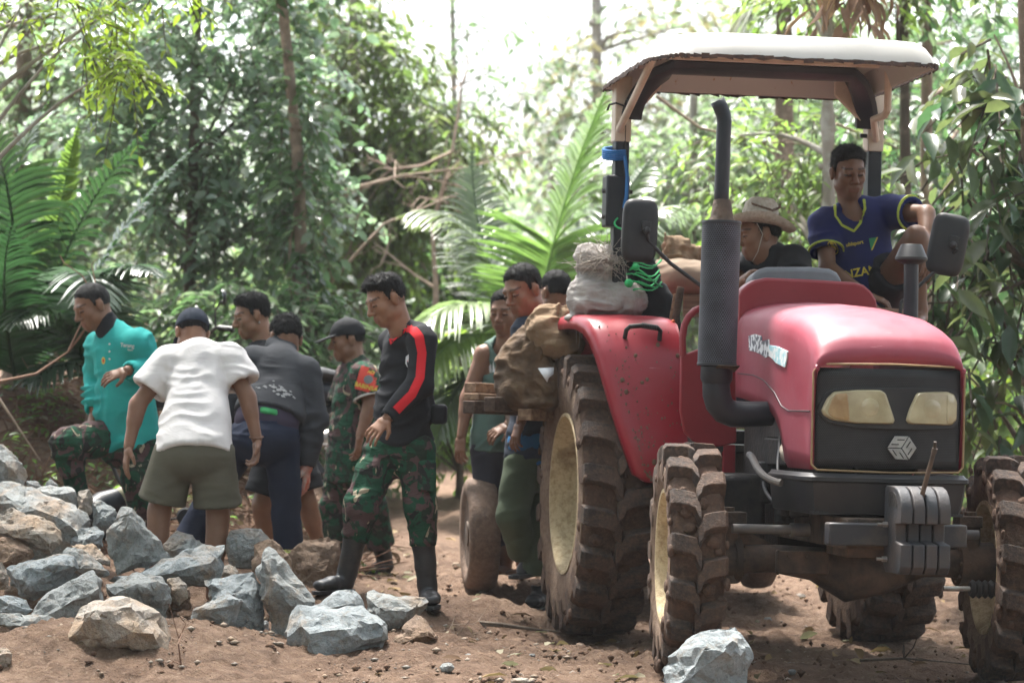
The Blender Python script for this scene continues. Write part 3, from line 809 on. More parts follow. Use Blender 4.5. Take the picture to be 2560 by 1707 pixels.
tree('tree with layered drooping olive leaves beside the sky gap', 4, (905, 900), (880, -60), 27.0, .06,
     [(850, 130, 0, .5, .6, .45, 150), (960, 300, 0, .6, .6, .35, 170), (880, 430, .2, .6, .6, .45, 190), (1060, 420, -.2, .5, .5, .25, 110), (820, 600, 0, .5, .6, .4, 150),
      (1130, 320, -.3, .35, .4, .18, 50), (790, -30, .2, .6, .6, .4, 120), (960, 560, .2, .4, .5, .35, 110), (1010, 150, 0, .3, .3, .2, 30)], .42, 9, .125, .34, [MID, OLIVE, LIME, PALE], 'leaf', 'bark_pale', .7)
tree('bushy green tree low behind the seated palm leaves', 5, (1050, 950), (1060, 560), 29.0, .05,
     [(1000, 760, 0, .7, .6, .5, 190), (1130, 640, .4, .6, .6, .5, 170), (900, 760, .2, .6, .6, .5, 170), (1220, 760, .4, .6, .6, .5, 150), (1060, 880, -.4, .8, .6, .4, 170)], .4, 8, .13, .5, [DEEP, MID, LIME], 'leaf', 'bark_brown', .45)
tree('slender bare-stemmed tree in front of the sky gap', 6, (1150, 900), (1130, -40), 33.0, .045,
     [(1150, 210, 0, .5, .5, .3, 26), (1080, 90, 0, .45, .45, .25, 16), (1240, 260, 0, .5, .4, .2, 22), (1220, 60, 0, .5, .4, .2, 12), (1330, 160, .3, .4, .4, .2, 14)], .5, 7, .13, .4, [MID, PALE], 'leaf', 'bark_pale', .5, nlimb=8)
tree('brownish yellow tree beyond the canopy roof', 7, (1500, 900), (1490, -80), 38.0, .10,
     [(1500, 220, 0, .8, .9, .7, 70), (1640, 90, .3, 1.0, .9, .6, 80), (1580, 340, .3, .9, .9, .7, 90), (1440, 380, 0, .7, .7, .5, 60), (1800, 80, .4, 1.0, .9, .6, 70)], .6, 8, .15, .42, [OLIVE, BROWN, PALE, PALE], 'leaf', 'bark_pale', .5)
tree('pale mottled trunk rising behind the canopy roof', 8, (2078, 900), (2066, -120), 20.5, .062,
     [(2020, 400, .6, .5, .5, .35, 55), (1960, 520, .6, .4, .4, .3, 45), (2110, -60, .2, .6, .5, .3, 60), (1840, 420, .8, .35, .4, .3, 34)], .36, 7, .12, .42, [OLIVE, LIME, PALE], 'leaf', 'bark_pale', .55, nlimb=4, wob=.3)
tree('dark slim trunk of the pair beyond the driver', 9, (2272, 980), (2258, -120), 20.8, .050,
     [(2300, -120, 0, .7, .6, .3, 60), (2180, 560, 1.5, .5, .5, .5, 70), (2220, 330, 1.6, .4, .4, .4, 40)], .36, 7, .12, .45, [DEEP, MID, OLIVE], 'leaf', 'bark_dark', .5, nlimb=4)
tree('ringed grey-brown trunk of the pair beyond the driver', 10, (2312, 980), (2318, -120), 21.6, .056,
     [(2400, 260, 2.5, .7, .6, .6, 90), (2420, 520, 2.6, .6, .6, .5, 90), (2380, 700, 2.4, .6, .5, .4, 80)], .4, 8, .12, .5, [DEEP, DEEP, MID], 'leaf_waxy', 'bark_brown', .5, nlimb=5)
tree('cacao tree with long drooping dark leaves beside the tractor mirror', 11, (2600, 1100), (2556, -60), 17.2, .05,
     [(2440, 560, 0, .42, .4, .30, 30), (2500, 300, 0, .38, .4, .30, 22), (2340, 620, .3, .28, .3, .2, 14), (2480, 800, .1, .42, .4, .30, 24), (2420, 920, .3, .36, .4, .3, 16), (2540, 140, 0, .35, .35, .25, 14), (2490, 1040, .3, .35, .35, .25, 14), (2590, 620, -.2, .3, .35, .4, 14), (2450, 420, .2, .3, .3, .25, 12)],
     .34, 6, .215, .40, [DEEP, DEEP, OLIVE, MID], 'leaf_waxy', 'bark_brown', .95, nlimb=12)
tree('low cacao shrub with yellowing leaves below the cacao tree', 12, (2480, 1230), (2490, 900), 19.5, .03,
     [(2430, 1090, 0, .4, .4, .3, 40), (2530, 1150, 0, .35, .4, .3, 30), (2560, 930, .2, .4, .4, .3, 34)], .32, 7, .15, .38, [MID, LIME, YEL], 'leaf', 'bark_dark', .8, nlimb=5)
tree('light green tree standing behind the exhaust', 13, (1720, 950), (1735, 200), 28.0, .06,
     [(1640, 420, 0, .8, .7, .6, 170), (1800, 560, .2, .8, .7, .6, 170), (1900, 330, .4, .7, .7, .55, 150), (1560, 620, .4, .7, .6, .6, 150), (1760, 760, -.2, .8, .6, .4, 130), (1980, 640, .2, .6, .6, .5, 120)], .42, 8, .125, .42, [MID, PALE, PALE, LIME], 'leaf', 'bark_pale', .55)
tree('broad tree behind the driver with grey-green leaves', 14, (2200, 950), (2200, 150), 31.0, .08,
     [(2120, 250, 0, .9, .8, .6, 170), (2240, 480, .3, .8, .8, .6, 160), (2060, 560, .3, .8, .7, .6, 150), (2440, 120, .5, 1.0, .8, .5, 140), (2460, 800, .5, 1.0, .8, .7, 190), (2240, 760, .4, .9, .8, .5, 150)], .45, 8, .13, .45, [DEEP, MID, PALE], 'leaf', 'bark_brown', .5)
tree('tree with fine mixed leaves rising over the palm clump', 15, (40, 900), (70, -200), 25.5, .09,
     [(40, 120, 0, .7, .7, .6, 110), (150, 330, .2, .7, .7, .6, 120), (60, 560, .2, .6, .6, .6, 110), (220, 100, .3, .6, .6, .6, 90), (300, 620, .4, .7, .6, .5, 100), (150, 760, 0, .7, .5, .4, 90)], .4, 8, .115, .48, [MID, PALE, OLIVE], 'leaf', 'bark_brown', .5)
tree('undergrowth shrub on the bank behind the workers', 16, (620, 960), (620, 760), 21.5, .03,
     [(560, 820, 0, .5, .4, .35, 90), (700, 860, 0, .5, .4, .35, 90), (430, 860, .1, .4, .4, .3, 70), (830, 880, .3, .5, .4, .4, 90), (760, 1000, 0, .5, .4, .3, 70)], .34, 8, .12, .4, [DEEP, MID, PALE], 'leaf', 'bark_dark', .6, name='shrub', cat='shrub')
tree('light green shrub low beside the trailer', 17, (1150, 1080), (1150, 900), 22.5, .03,
     [(1120, 960, 0, .45, .4, .3, 80), (1040, 1020, .2, .5, .4, .28, 70), (1200, 900, .3, .4, .4, .3, 60)], .3, 8, .11, .45, [MID, LIME, YEL], 'leaf', 'bark_dark', .5, name='shrub', cat='shrub')

# undergrowth on the forest floor
rg = np.random.default_rng(55); bl = []
for i in range(230):
    y = rg.uniform(21.5, 40); x = rg.uniform(-.32, .32) * y
    if -1.2 < x < .9 and y < 25: continue
    bl.append(((x, y, hz(x, y) + rg.uniform(.1, .45)), (.5, .45, .35), 30))
tw = twigs(rg, bl, .4, 7, .14, .42, [DEEP, MID, LIME, PALE, OLIVE], .5)
ug = crown_obj('undergrowth', tw, M['leaf'], None, None, False); tag(ug, 'green undergrowth covering the forest floor', 'undergrowth', kind='stuff')
# unseen tall trees added to shade the work place, crowns above the view
def shade_tree(label, seed, x, y, lean, blobs, thin=.42):
    rg = np.random.default_rng(seed); g0 = hz(x, y); root = empty('tree', (x, y, g0), label, 'tree', 'unseen trees added to shade the road')
    trunk_obj('trunk', [(x, y, g0 - .1), (x + lean * .3, y, 4), (x + lean, y, 8.5)], .22, .12, M['bark_brown'], root, root.location, seed=seed)
    blobs = [(c, r, int(n * thin)) for c, r, n in blobs]; tw = twigs(rg, blobs, .9, 8, .26, .5, [DEEP, MID], .4); crown_obj('crown', tw, M['leaf'], root, root.location, False)
    for c, r, n in blobs: lb = MB(); s0 = Vector((x + lean * .8, y, 7)); e = Vector(c); lb.tube(bez(s0, s0.lerp(e, .3) + Vector((0, 0, .8)), s0.lerp(e, .7) + Vector((0, 0, .5)), e, 8), [.10 - .01 * k for k in range(8)], 6); lb.build('limb', M['bark_brown'], root, root.location, angle=1.2)
shade_tree('tall unseen tree added for shade, leaning over the road on the bank side', 301, -6.8, 17.5, 1.5, [((-5.2, 16.5, 8.2), (1.5, 1.5, .8), 140), ((-3.6, 18.5, 8.4), (1.5, 1.6, .8), 170), ((-2.2, 16.6, 8.6), (1.4, 1.4, .7), 120), ((-2.0, 20.2, 8.6), (1.5, 1.5, .8), 90)])
shade_tree('tall unseen tree added for shade, leaning over the road beside the tractor', 302, 6.6, 18.0, -1.6, [((-.2, 18.2, 8.8), (1.4, 1.5, .7), 90), ((1.4, 16.6, 8.6), (1.5, 1.5, .8), 90), ((1.2, 20.0, 8.7), (1.5, 1.5, .8), 90), ((3.4, 18.2, 8.4), (1.6, 1.6, .8), 90), ((3.2, 15.2, 8.2), (1.4, 1.4, .7), 70), ((5.2, 17, 8), (1.5, 1.5, .8), 80)])
shade_tree('tall unseen tree added for shade, spreading over the near end of the road', 303, -7.2, 6.0, 2.0, [((-4.5, 6, 9), (1.7, 1.7, .8), 90), ((-1.8, 4.5, 9.3), (1.7, 1.7, .8), 90), ((1.2, 6, 9.3), (1.7, 1.7, .8), 90), ((4, 5, 9), (1.7, 1.7, .8), 90), ((-2.5, 8.6, 9.2), (1.6, 1.5, .8), 80), ((2.4, 8.8, 9.2), (1.6, 1.5, .8), 80)], 1.0)
# the forest goes on round the clearing, beside and behind the camera
rg = np.random.default_rng(66); bl = []
for i in range(190):
    if i < 100: x, y = rg.uniform(-16, 16), rg.uniform(-12, -4)
    else: x, y = rg.choice([-1, 1]) * rg.uniform(6.5, 12), rg.uniform(-4, 17)
    bl.append(((x, y, rg.uniform(.3, 13)), (1.5, 1.5, 1.2), 34))
tw = twigs(rg, bl, .9, 6, .45, .5, [DEEP, MID], .4)
so_ = crown_obj('surrounding_forest', tw, M['leaf'], None, None, False); tag(so_, 'dense forest leaves closing the other sides of the clearing', 'forest', kind='stuff')
# far forest beyond: one mass that nobody could count
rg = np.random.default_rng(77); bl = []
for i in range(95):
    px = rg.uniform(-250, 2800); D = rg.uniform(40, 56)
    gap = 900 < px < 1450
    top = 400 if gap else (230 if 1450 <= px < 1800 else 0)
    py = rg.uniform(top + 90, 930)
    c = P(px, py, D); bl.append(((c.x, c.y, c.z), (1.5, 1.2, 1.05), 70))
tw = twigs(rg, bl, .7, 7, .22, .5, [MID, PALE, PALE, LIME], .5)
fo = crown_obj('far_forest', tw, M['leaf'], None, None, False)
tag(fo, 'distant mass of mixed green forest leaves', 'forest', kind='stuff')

# dead grey-brown branches hanging in the middle distance
def branchy(label, seed, segs, D, r, mat='dry_branch', name='dead_branch', cat='branch', group=None, gen=3):
    rd = random.Random(seed); b = MB(); first = P(segs[0][0], segs[0][1], D)
    pts = [P(x, y, D + rd.uniform(-.15, .15)) for x, y in segs]
    def grow(p, rr, g):
        m = len(p); b.tube(p, [rr * (1 - .75 * i / (m - 1)) for i in range(m)], 5)
        if g == 0: return
        for q in range(4):
            i = rd.randrange(1, m); d = (p[i] - p[i - 1]).normalized()
            L = (p[-1] - p[0]).length * rd.uniform(.25, .5)
            e = d * rd.uniform(.3, .9) + Vector((rd.uniform(-1, 1), rd.uniform(-.6, .6), rd.uniform(-.6, .8)))
            e.normalize(); q0 = p[i]
            grow([q0, q0 + e * L * .35 + Vector((0, 0, rd.uniform(-.05, .05))), q0 + e * L * .7 + Vector((rd.uniform(-.06, .06), 0, rd.uniform(-.04, .08))), q0 + e * L], rr * .5, g - 1)
    grow(pts, r, gen)
    o = b.build(name, M[mat], None, first, angle=1.2); o.location = first
    return tag(o, label, cat, group)
branchy('tangle of bare pale twigs in front of the middle trees', 31, [(760, 840), (830, 700), (960, 560), (1180, 470)], 23.5, .022)
branchy('long bare branch reaching out over the coconut leaves', 32, [(850, 480), (1000, 440), (1160, 420), (1330, 380)], 25, .016)
branchy('leaning bare sapling behind the black and red shirt', 33, [(1085, 900), (1090, 720), (1080, 560), (1130, 380)], 25.5, .034, gen=2)
branchy('thin brown branch sloping behind the canopy posts', 34, [(1640, 240), (1750, 320), (1900, 355), (2060, 362)], 21, .014, 'dry_branch', gen=1)
branchy('thin brown branch crossing between the pale trunk and dark trunk', 35, [(2090, 310), (2180, 345), (2280, 385)], 21.5, .013, gen=1)
branchy('fallen brown branch lying up the bank beside the teal shirt', 36, [(-30, 960), (90, 935), (170, 880), (235, 740)], 17.9, .012, 'root', gen=1)
branchy('thin dark branch of the cacao tree pointing at the mirror', 37, [(2570, 700), (2480, 735), (2390, 755), (2330, 757)], 17.0, .012, 'bark_dark', gen=1)
branchy('pale bamboo pole leaning down the bank among ferns', 38, [(-40, 940), (20, 1030), (100, 1150)], 17.6, .013, 'dry_branch', gen=0)
# ------------------------------------------------------------------ broken rocks
def c3(pts): return [(x * .4762, 1080 + y * .4762) for x, y in pts]      # enlargement -> photograph pixels
def rock(label, poly, D, mat, ridge=None, thick=None, seed=0, group='broken rocks of the pile', rough=1.0, lean=0.5, bed=True):
    rd = np.random.default_rng(seed + 500)
    xs = [p[0] for p in poly]; ys = [p[1] for p in poly]
    w = (max(xs) - min(xs)) * D / F_PX; h = (max(ys) - min(ys)) * D / F_PX
    th = thick or 0.75 * min(max(w, h), 1.6 * min(w, h))
    y0, y1 = min(ys), max(ys); cx, cy = np.mean(xs), np.mean(ys)
    pts = []
    for (x, y) in poly:
        t = (y - y0) / (y1 - y0)                        # 0 at the top, 1 at the bottom
        d = th * (lean * (0.5 - t)) * 0.8
        pts.append(P(x, y, D + d + rd.uniform(-.06, .06) * th))
        pts.append(P(cx + (x - cx) * .82, cy + (y - cy) * .80 + 4, D + th * .55 + rd.uniform(-.05, .05) * th))
    if ridge:
        for (x, y) in ridge: pts.append(P(x, y, D - th * .45))
    else:
        for k in range(4):
            pts.append(P(cx + rd.uniform(-.28, .28) * (max(xs) - min(xs)), cy + rd.uniform(-.12, .30) * (y1 - y0), D - th * rd.uniform(.32, .46)))
    zl = min(p.z for p in pts); cz = np.mean([p.x for p in pts]), np.mean([p.y for p in pts]); gl = hz(*cz)
    if bed and zl < gl + .10:                                   # bedded in the soil
        for p in [q for q in pts if q.z < zl + .22 * h]:
            pts.append(Vector((p.x + (cz[0] - p.x) * .06, p.y, min(p.z, hz(p.x, p.y) - .05))))
    bm = bmesh.new()
    for p in pts: bm.verts.new(p)
    r = bmesh.ops.convex_hull(bm, input=bm.verts)
    bmesh.ops.delete(bm, geom=list({g for g in r['geom_interior'] + r['geom_unused'] if isinstance(g, bmesh.types.BMVert) and g.is_valid}), context='VERTS')
    ctr = Vector(np.mean([v.co[:] for v in bm.verts], 0))
    for q in range(9):
        nn = Vector(rd.normal(size=3)); nn.z = abs(nn.z) * .8; nn.y = -abs(nn.y) if rd.random() < .7 else nn.y; nn.normalize()
        ext = max((v.co - ctr).dot(nn) for v in bm.verts); cutp = ctr + nn * ext * rd.uniform(.88, .97)
        gm = bmesh.ops.bisect_plane(bm, geom=bm.verts[:] + bm.edges[:] + bm.faces[:], plane_co=cutp, plane_no=nn, clear_outer=True)
        ed = [e for e in gm['geom_cut'] if isinstance(e, bmesh.types.BMEdge)]
        if len(ed) > 2: bmesh.ops.contextual_create(bm, geom=ed)
    bmesh.ops.triangulate(bm, faces=bm.faces[:])
    target = max(w, h) / 16
    for it in range(4):
        es = [e for e in bm.edges if e.calc_length() > target * 1.6]
        if not es: break
        bmesh.ops.subdivide_edges(bm, edges=es, cuts=1)
        bmesh.ops.triangulate(bm, faces=[f for f in bm.faces if len(f.verts) > 3])
    bm.normal_update()
    V = np.array([v.co[:] for v in bm.verts]); N = np.array([v.normal[:] for v in bm.verts])
    sz = max(w, h)
    nz = fbm(V * (2.6 / sz), seed, 2) * .022 * sz
    cell = np.abs(vnoise(V * (5.5 / sz), seed + 9)); chip = -np.clip(0.22 - cell, 0, 1) * .16 * sz
    step = np.floor(fbm(V * np.array([1.2, 1.2, 3.0]) * (2.0 / sz), seed + 3, 2) * 4) * .012 * sz
    fine = fbm(V * (13 / sz), seed + 5, 2) * .007 * sz
    V2 = V + N * ((nz + chip + step + fine) * rough)[:, None]
    c = V2.mean(0); c[2] = V2[:, 2].min()
    for v, q in zip(bm.verts, V2): v.co = q - c
    me = bpy.data.meshes.new('rock'); bm.normal_update(); bm.to_mesh(me); bm.free()
    me.shade_smooth(); me.set_sharp_from_angle(angle=0.30)
    me.materials.append(M[mat])
    o = bpy.data.objects.new('rock', me); COL.objects.link(o); o.location = c
    return tag(o, label, 'rock', group)
B_, X_, T_, S_ = 'rock_blue', 'rock_mix', 'rock_tan', 'rock_soil'
RK = [
 ('large pale tan rock set alone in the soil before the pile', [(300,1150),(390,985),(440,930),(500,890),(690,850),(720,870),(800,930),(860,990),(885,1080),(905,1130),(940,1195),(700,1185),(470,1170)], 13.15, T_, [(470,960),(690,930),(600,1090),(780,1010)]),
 ('big square blue-grey block with a pale flat top below the flat slab', [(1490,1095),(1520,990),(1548,905),(1610,930),(1900,915),(2030,990),(2040,1100),(2010,1170),(1900,1215),(1700,1205),(1580,1165)], 13.5, B_, [(1600,1060),(1850,1030),(2010,1010),(1690,1170)]),
 ('blue-grey wedge rising behind the square block', [(1580,950),(1700,870),(1800,825),(1870,830),(1912,880),(1930,960),(1700,1000)], 13.95, B_, None),
 ('flat grey-and-tan slab touching the standing rubber boot', [(1890,950),(1910,850),(1960,828),(2100,865),(2230,870),(2265,900),(2240,930),(2150,970),(2050,1060),(1950,1040)], 14.1, X_, [(2000,930),(2150,930)]),
 ('low brownish stone half buried beside the square block', [(2030,1130),(2130,1010),(2200,950),(2260,1020),(2300,1085),(2180,1120)], 13.55, S_, None),
 ('tall pointed blue and tan rock leaning by the stepping boot', [(1345,720),(1380,640),(1400,605),(1440,620),(1480,680),(1520,750),(1620,830),(1670,890),(1610,940),(1530,1010),(1440,960),(1390,880),(1350,760)], 14.0, X_, [(1420,760),(1500,860),(1560,890)]),
 ('smooth pale blue rock below the raised end of the long slab', [(1060,770),(1200,760),(1340,730),(1360,800),(1395,870),(1390,930),(1350,985),(1240,960),(1100,860)], 14.05, B_, [(1290,880),(1330,900),(1200,850)]),
 ('small dark blue rock low in front of the smooth pale blue rock', [(990,950),(1100,870),(1150,840),(1280,870),(1285,890),(1250,950),(1190,995),(1060,1005),(1000,975)], 13.7, B_, [(1100,920),(1240,890),(1160,960)]),
 ('long blue slab tilted up at one end across the pile', [(560,780),(720,720),(850,660),(980,620),(1150,590),(1180,610),(1185,650),(1160,810),(1050,805),(980,800),(800,790)], 14.3, B_, [(1050,720),(980,760),(820,750),(1120,690)]),
 ('tan-topped slab with a dark underside below the long blue slab', [(540,800),(720,740),(850,745),(890,800),(895,900),(850,960),(700,930),(580,850)], 13.95, X_, [(590,830),(720,800),(870,790)]),
 ('small rusty brown stone wedged under the long blue slab', [(870,765),(940,752),(980,800),(982,870),(940,912),(885,880)], 14.05, T_, None),
 ('tall pointed rock with one blue face and one tan face', [(550,540),(600,450),(640,390),(690,400),(740,460),(800,530),(900,660),(760,710),(620,740),(570,640)], 14.5, X_, [(690,420),(715,520),(700,640),(690,700)]),
 ('blue-topped wedge in front of the dark grey slab', [(150,955),(210,860),(330,780),(490,720),(575,850),(500,900),(390,1000),(250,975)], 13.6, X_, [(390,880),(520,830),(320,900)]),
 ('dark grey angular slab with a rough face above the blue-topped wedge', [(30,710),(120,680),(250,650),(370,635),(425,720),(320,800),(210,840),(180,885),(110,865),(50,800)], 13.95, B_, [(70,740),(250,700),(390,700),(150,800)]),
 ('whitish tan slab resting just under the longest grey slab', [(-40,440),(60,390),(170,410),(270,460),(315,500),(310,590),(270,645),(170,610),(60,560),(-40,530)], 14.45, T_, [(60,540),(250,560),(160,520)]),
 ('longest grey slab on top of the pile', [(-60,270),(110,262),(220,310),(350,360),(440,420),(482,480),(420,560),(320,610),(230,560),(100,440),(-60,380)], 14.95, X_, [(90,370),(260,430),(420,490)]),
 ('rough pale block on the far crest of the pile', [(180,290),(260,275),(360,285),(412,312),(415,420),(300,390),(210,340)], 15.3, X_, None),
 ('narrow upright stone on the crest beside the rough pale block', [(405,310),(470,288),(487,320),(478,420),(440,470),(400,430)], 15.25, T_, None),
 ('dark triangular rock behind the tall pointed rock', [(478,360),(500,340),(610,400),(640,470),(560,520),(490,500)], 15.25, B_, None),
 ('grey flat-faced stone between the longest slab and tall pointed rock', [(360,570),(420,510),(500,490),(548,510),(540,600),(450,640),(380,620)], 14.8, B_, None),
 ('pale sloping slab above the blue-topped wedge', [(295,640),(350,588),(450,620),(520,680),(585,735),(520,780),(420,760),(350,700)], 14.25, X_, None),
 ('rusty sliver of stone beneath the tall pointed rock', [(350,590),(480,578),(560,640),(590,710),(500,690)], 14.5, T_, None),
 ('grey rock between the bare calves in shorts', [(850,575),(920,522),(1010,535),(1095,590),(1050,660),(950,690),(880,660)], 14.8, X_, None),
 ('pale grey rock with one dark face behind the long blue slab', [(1185,560),(1210,520),(1290,500),(1370,510),(1425,560),(1400,640),(1320,720),(1220,720),(1180,640)], 14.95, X_, [(1330,570),(1310,660)]),
 ('brown earth-stained rock beside the pale grey rock', [(1320,580),(1430,555),(1520,640),(1560,760),(1440,790),(1330,720)], 14.75, S_, None),
 ('round brown boulder caked in soil behind the stepping boot', [(1490,660),(1540,610),(1620,560),(1700,540),(1780,555),(1795,620),(1775,710),(1750,800),(1640,840),(1540,800)], 15.35, S_, None),
 ('small round tan stone between the long blue slab and pointed rock', [(1155,745),(1170,700),(1210,688),(1255,730),(1240,770),(1180,775)], 14.5, T_, None),
 ('thin flat stone at the foot of the pile below the blue-topped wedge', [(-40,965),(100,950),(350,970),(382,1010),(350,1050),(200,1045),(-40,1010)], 13.35, X_, None),
 ('blue and rust mottled stone just above the thin flat stone', [(-30,855),(60,870),(140,880),(175,930),(130,965),(-30,960)], 13.6, B_, None),
 ('small pale stone beside the dark grey angular slab', [(-40,680),(10,680),(45,725),(45,820),(-40,840)], 14.15, T_, None),
 ('dark upright rock standing alone at the top of the pile', [(-60,80),(0,55),(60,100),(140,190),(152,240),(130,290),(-60,280)], 15.15, X_, [(20,160),(90,210)]),
 ('brown stained slab under the whitish slab', [(-40,540),(60,560),(200,635),(150,700),(40,710),(-40,690)], 14.35, S_, None),
 ('small blue stone on the crest behind the longest slab', [(138,255),(180,248),(222,280),(200,300),(145,300)], 15.5, B_, None),
 ('little pointed grey stone on the crest of the pile', [(232,280),(265,240),(308,278),(280,300)], 15.5, X_, None),
 ('pale round cobble alone on the soil near the thin flat stone', [(-30,1125),(40,1128),(68,1165),(40,1190),(-30,1190)], 12.85, T_, None),
]
for i, (lb, poly, D, mt, rdg) in enumerate(RK):
    rock(lb, c3(poly), D, mt, c3(rdg) if rdg else None, seed=i)
d2 = lambda pts: [(x * 1.0884, y * 1.0884) for x, y in pts]
rock('blue-grey rock lying in front of the tractor front tyre', d2([(1515, 1535), (1560, 1490), (1610, 1448), (1690, 1434), (1706, 1462), (1728, 1500), (1722, 1545), (1690, 1600), (1600, 1615), (1520, 1590)]), 12.45, B_, d2([(1600, 1500), (1690, 1480), (1560, 1560)]), seed=61, group=None)
# filling rubble below, dark between the big ones
for k, (x, y, r, D) in enumerate([(450, 860, 120, 14.3), (700, 850, 110, 14.4), (930, 850, 100, 14.5), (1120, 940, 90, 14.2), (1330, 990, 100, 14.3), (250, 560, 120, 15.0), (90, 820, 90, 14.4), (480, 640, 80, 15.0), (1010, 700, 90, 14.9), (1250, 850, 90, 14.7), (1460, 900, 80, 14.5), (60, 620, 90, 14.9), (330, 960, 80, 14.0)]):
    rd = np.random.default_rng(900 + k); a = np.sort(rd.uniform(0, 6.283, 9))
    rock('rubble stone packed in the shaded gaps under the bigger rocks', c3([(x + r * math.cos(t) * rd.uniform(.8, 1.1), y + r * .75 * math.sin(t) * rd.uniform(.8, 1.1)) for t in a]), D, [S_, X_, S_][k % 3], None, seed=700 + k, group='rubble filling the pile')
# stones on the road
def pebble(lb, px, py, D, w, h, mat, seed, grp):
    rd = np.random.default_rng(seed); a = np.linspace(0, 6.283, 9)[:-1]
    pp_ = [(px + w / 2 * math.cos(t) * rd.uniform(.85, 1.1), py + h / 2 * math.sin(t) * rd.uniform(.85, 1.1)) for t in a]
    o = rock(lb, pp_, D, mat, None, seed=seed, group=grp, rough=.5, bed=False); o.name = 'stone'; o['category'] = 'stone'
    o.location.z = hz(o.location.x, o.location.y) - 0.35 * o.dimensions.z * 0 - 0.012
for k, (px, py, w, h) in enumerate([(1118, 1678, 40, 26), (1300, 1690, 60, 20), (1272, 1530, 24, 26), (1170, 1660, 22, 14), (1390, 1680, 26, 12), (1450, 1600, 26, 16), (1980, 1660, 26, 14), (1140, 1480, 22, 16), (1500, 1660, 16, 10), (1920, 1530, 24, 14), (2100, 1690, 30, 14), (940, 1630, 20, 12), (1330, 1635, 18, 10), (2000, 1500, 30, 14), (2380, 1650, 22, 12)]):
    D = 1.2 * F_PX / (py - 987)
    pebble('small pebble lying loose on the dirt road', px, py, D, w, h, [X_, T_, S_][k % 3], 300 + k, 'pebbles scattered on the road')
# loose crumbs and litter: uncountable
rg = np.random.default_rng(5)
n = 5200
cx = rg.uniform(-3, 3.4, n); cy = 12.2 + 7.5 * rg.random(n) ** 1.3
r = .003 + .020 * rg.random(n) ** 6
ico = np.array([(0, 0, 1), (.9, 0, .3), (.28, .85, .3), (-.72, .53, .3), (-.72, -.53, .3), (.28, -.85, .3), (0, 0, -.8)], np.float32)
it = np.array([(0, 1, 2), (0, 2, 3), (0, 3, 4), (0, 4, 5), (0, 5, 1), (6, 2, 1), (6, 3, 2), (6, 4, 3), (6, 5, 4), (6, 1, 5)])
V = np.stack([cx, cy, h_at(cx, cy) + r * .2], -1)[:, None, :] + ico[None] * r[:, None, None] * rg.uniform(.6, 1.3, (n, 7, 1))
o = mesh_np('soil_crumbs', V.reshape(-1, 3), (it[None] + (np.arange(n) * 7)[:, None, None]).reshape(-1, 3), M['soil_clod'], smooth=False)
tag(o, 'loose soil crumbs and grit scattered over the road', 'soil crumbs', kind='stuff')
n = 900; a = rg.uniform(0, 1, n); cx = np.concatenate([rg.uniform(-2.8, .3, n // 2), rg.uniform(-2.6, 3.2, n - n // 2)]); cy = np.concatenate([rg.uniform(12.7, 14.6, n // 2), 12.4 + 4.5 * rg.random(n - n // 2) ** 1.4])
r = .004 + .020 * rg.random(n) ** 4
V = np.stack([cx, cy, h_at(cx, cy) + r * .25], -1)[:, None, :] + ico[None] * r[:, None, None] * rg.uniform(.6, 1.3, (n, 7, 1)) * np.array([1.2, 1, .7])
o = mesh_np('stone_chips', V.reshape(-1, 3), (it[None] + (np.arange(n) * 7)[:, None, None]).reshape(-1, 3), M['rock_tan'], smooth=False)
tag(o, 'pale stone chips strewn round the rock pile and road', 'stone chips', kind='stuff')
n = 620
cx = np.concatenate([rg.uniform(-3.4, -.6, 300), rg.uniform(-.8, 3.6, 320)]); cy = np.concatenate([rg.uniform(16.4, 20, 300), rg.uniform(12.4, 21, 320)])
nr = rg.normal(size=(n, 3)) * .5; nr[:, 2] += 1; dr = rg.normal(size=(n, 3)); dr[:, 2] *= .25
LL = rg.uniform(.05, .13, n); C = np.array([(0.26, .17, .09), (.34, .25, .15), (.15, .09, .055), (.38, .33, .24)])[rg.integers(0, 4, n)]
V, Fc, k = leaves(np.stack([cx, cy, h_at(cx, cy) + .012], -1), dr, nr, LL, LL * .45)
o = mesh_np('leaf_litter', V, Fc, M['leaf_dry'], attr={'tint': np.repeat(C, k, 0)})
tag(o, 'dry brown leaves littering the road and bank', 'leaf litter', kind='stuff')
# brown rootlets hanging down the cut bank, and low ferns
n = 1500
cx = rg.uniform(-3.4, -.9, n); cy = rg.uniform(17.2, 19.6, n); A = np.stack([cx, cy, h_at(cx, cy) + .03], -1)
d = rg.normal(size=(n, 3)) * np.array([.16, .14, .08]); d[:, 1] -= .05; Bp = A + d; Bp[:, 2] = np.maximum(Bp[:, 2], h_at(Bp[:, 0], Bp[:, 1]) + .005)
o = thin_sticks('root_mat', A, Bp, .006, M['root'], None, None); tag(o, 'tangle of brown rootlets covering the cut bank', 'roots', kind='stuff')
rg2 = np.random.default_rng(8); bl = []
for k in range(46):
    x, y = (rg2.uniform(-3.4, -1.0), rg2.uniform(17.6, 20)) if k < 30 else (rg2.uniform(1.6, 3.8), rg2.uniform(18.5, 22))
    bl.append(((x, y, hz(x, y) + .08), (.16, .16, .08), 9))
tw = twigs(rg2, bl, .2, 7, .06, .45, [MID, LIME, MID], .3)
o = crown_obj('ground_cover', tw, M['leaf'], None, None); tag(o, 'low green weeds growing on the banks', 'weeds', kind='stuff')
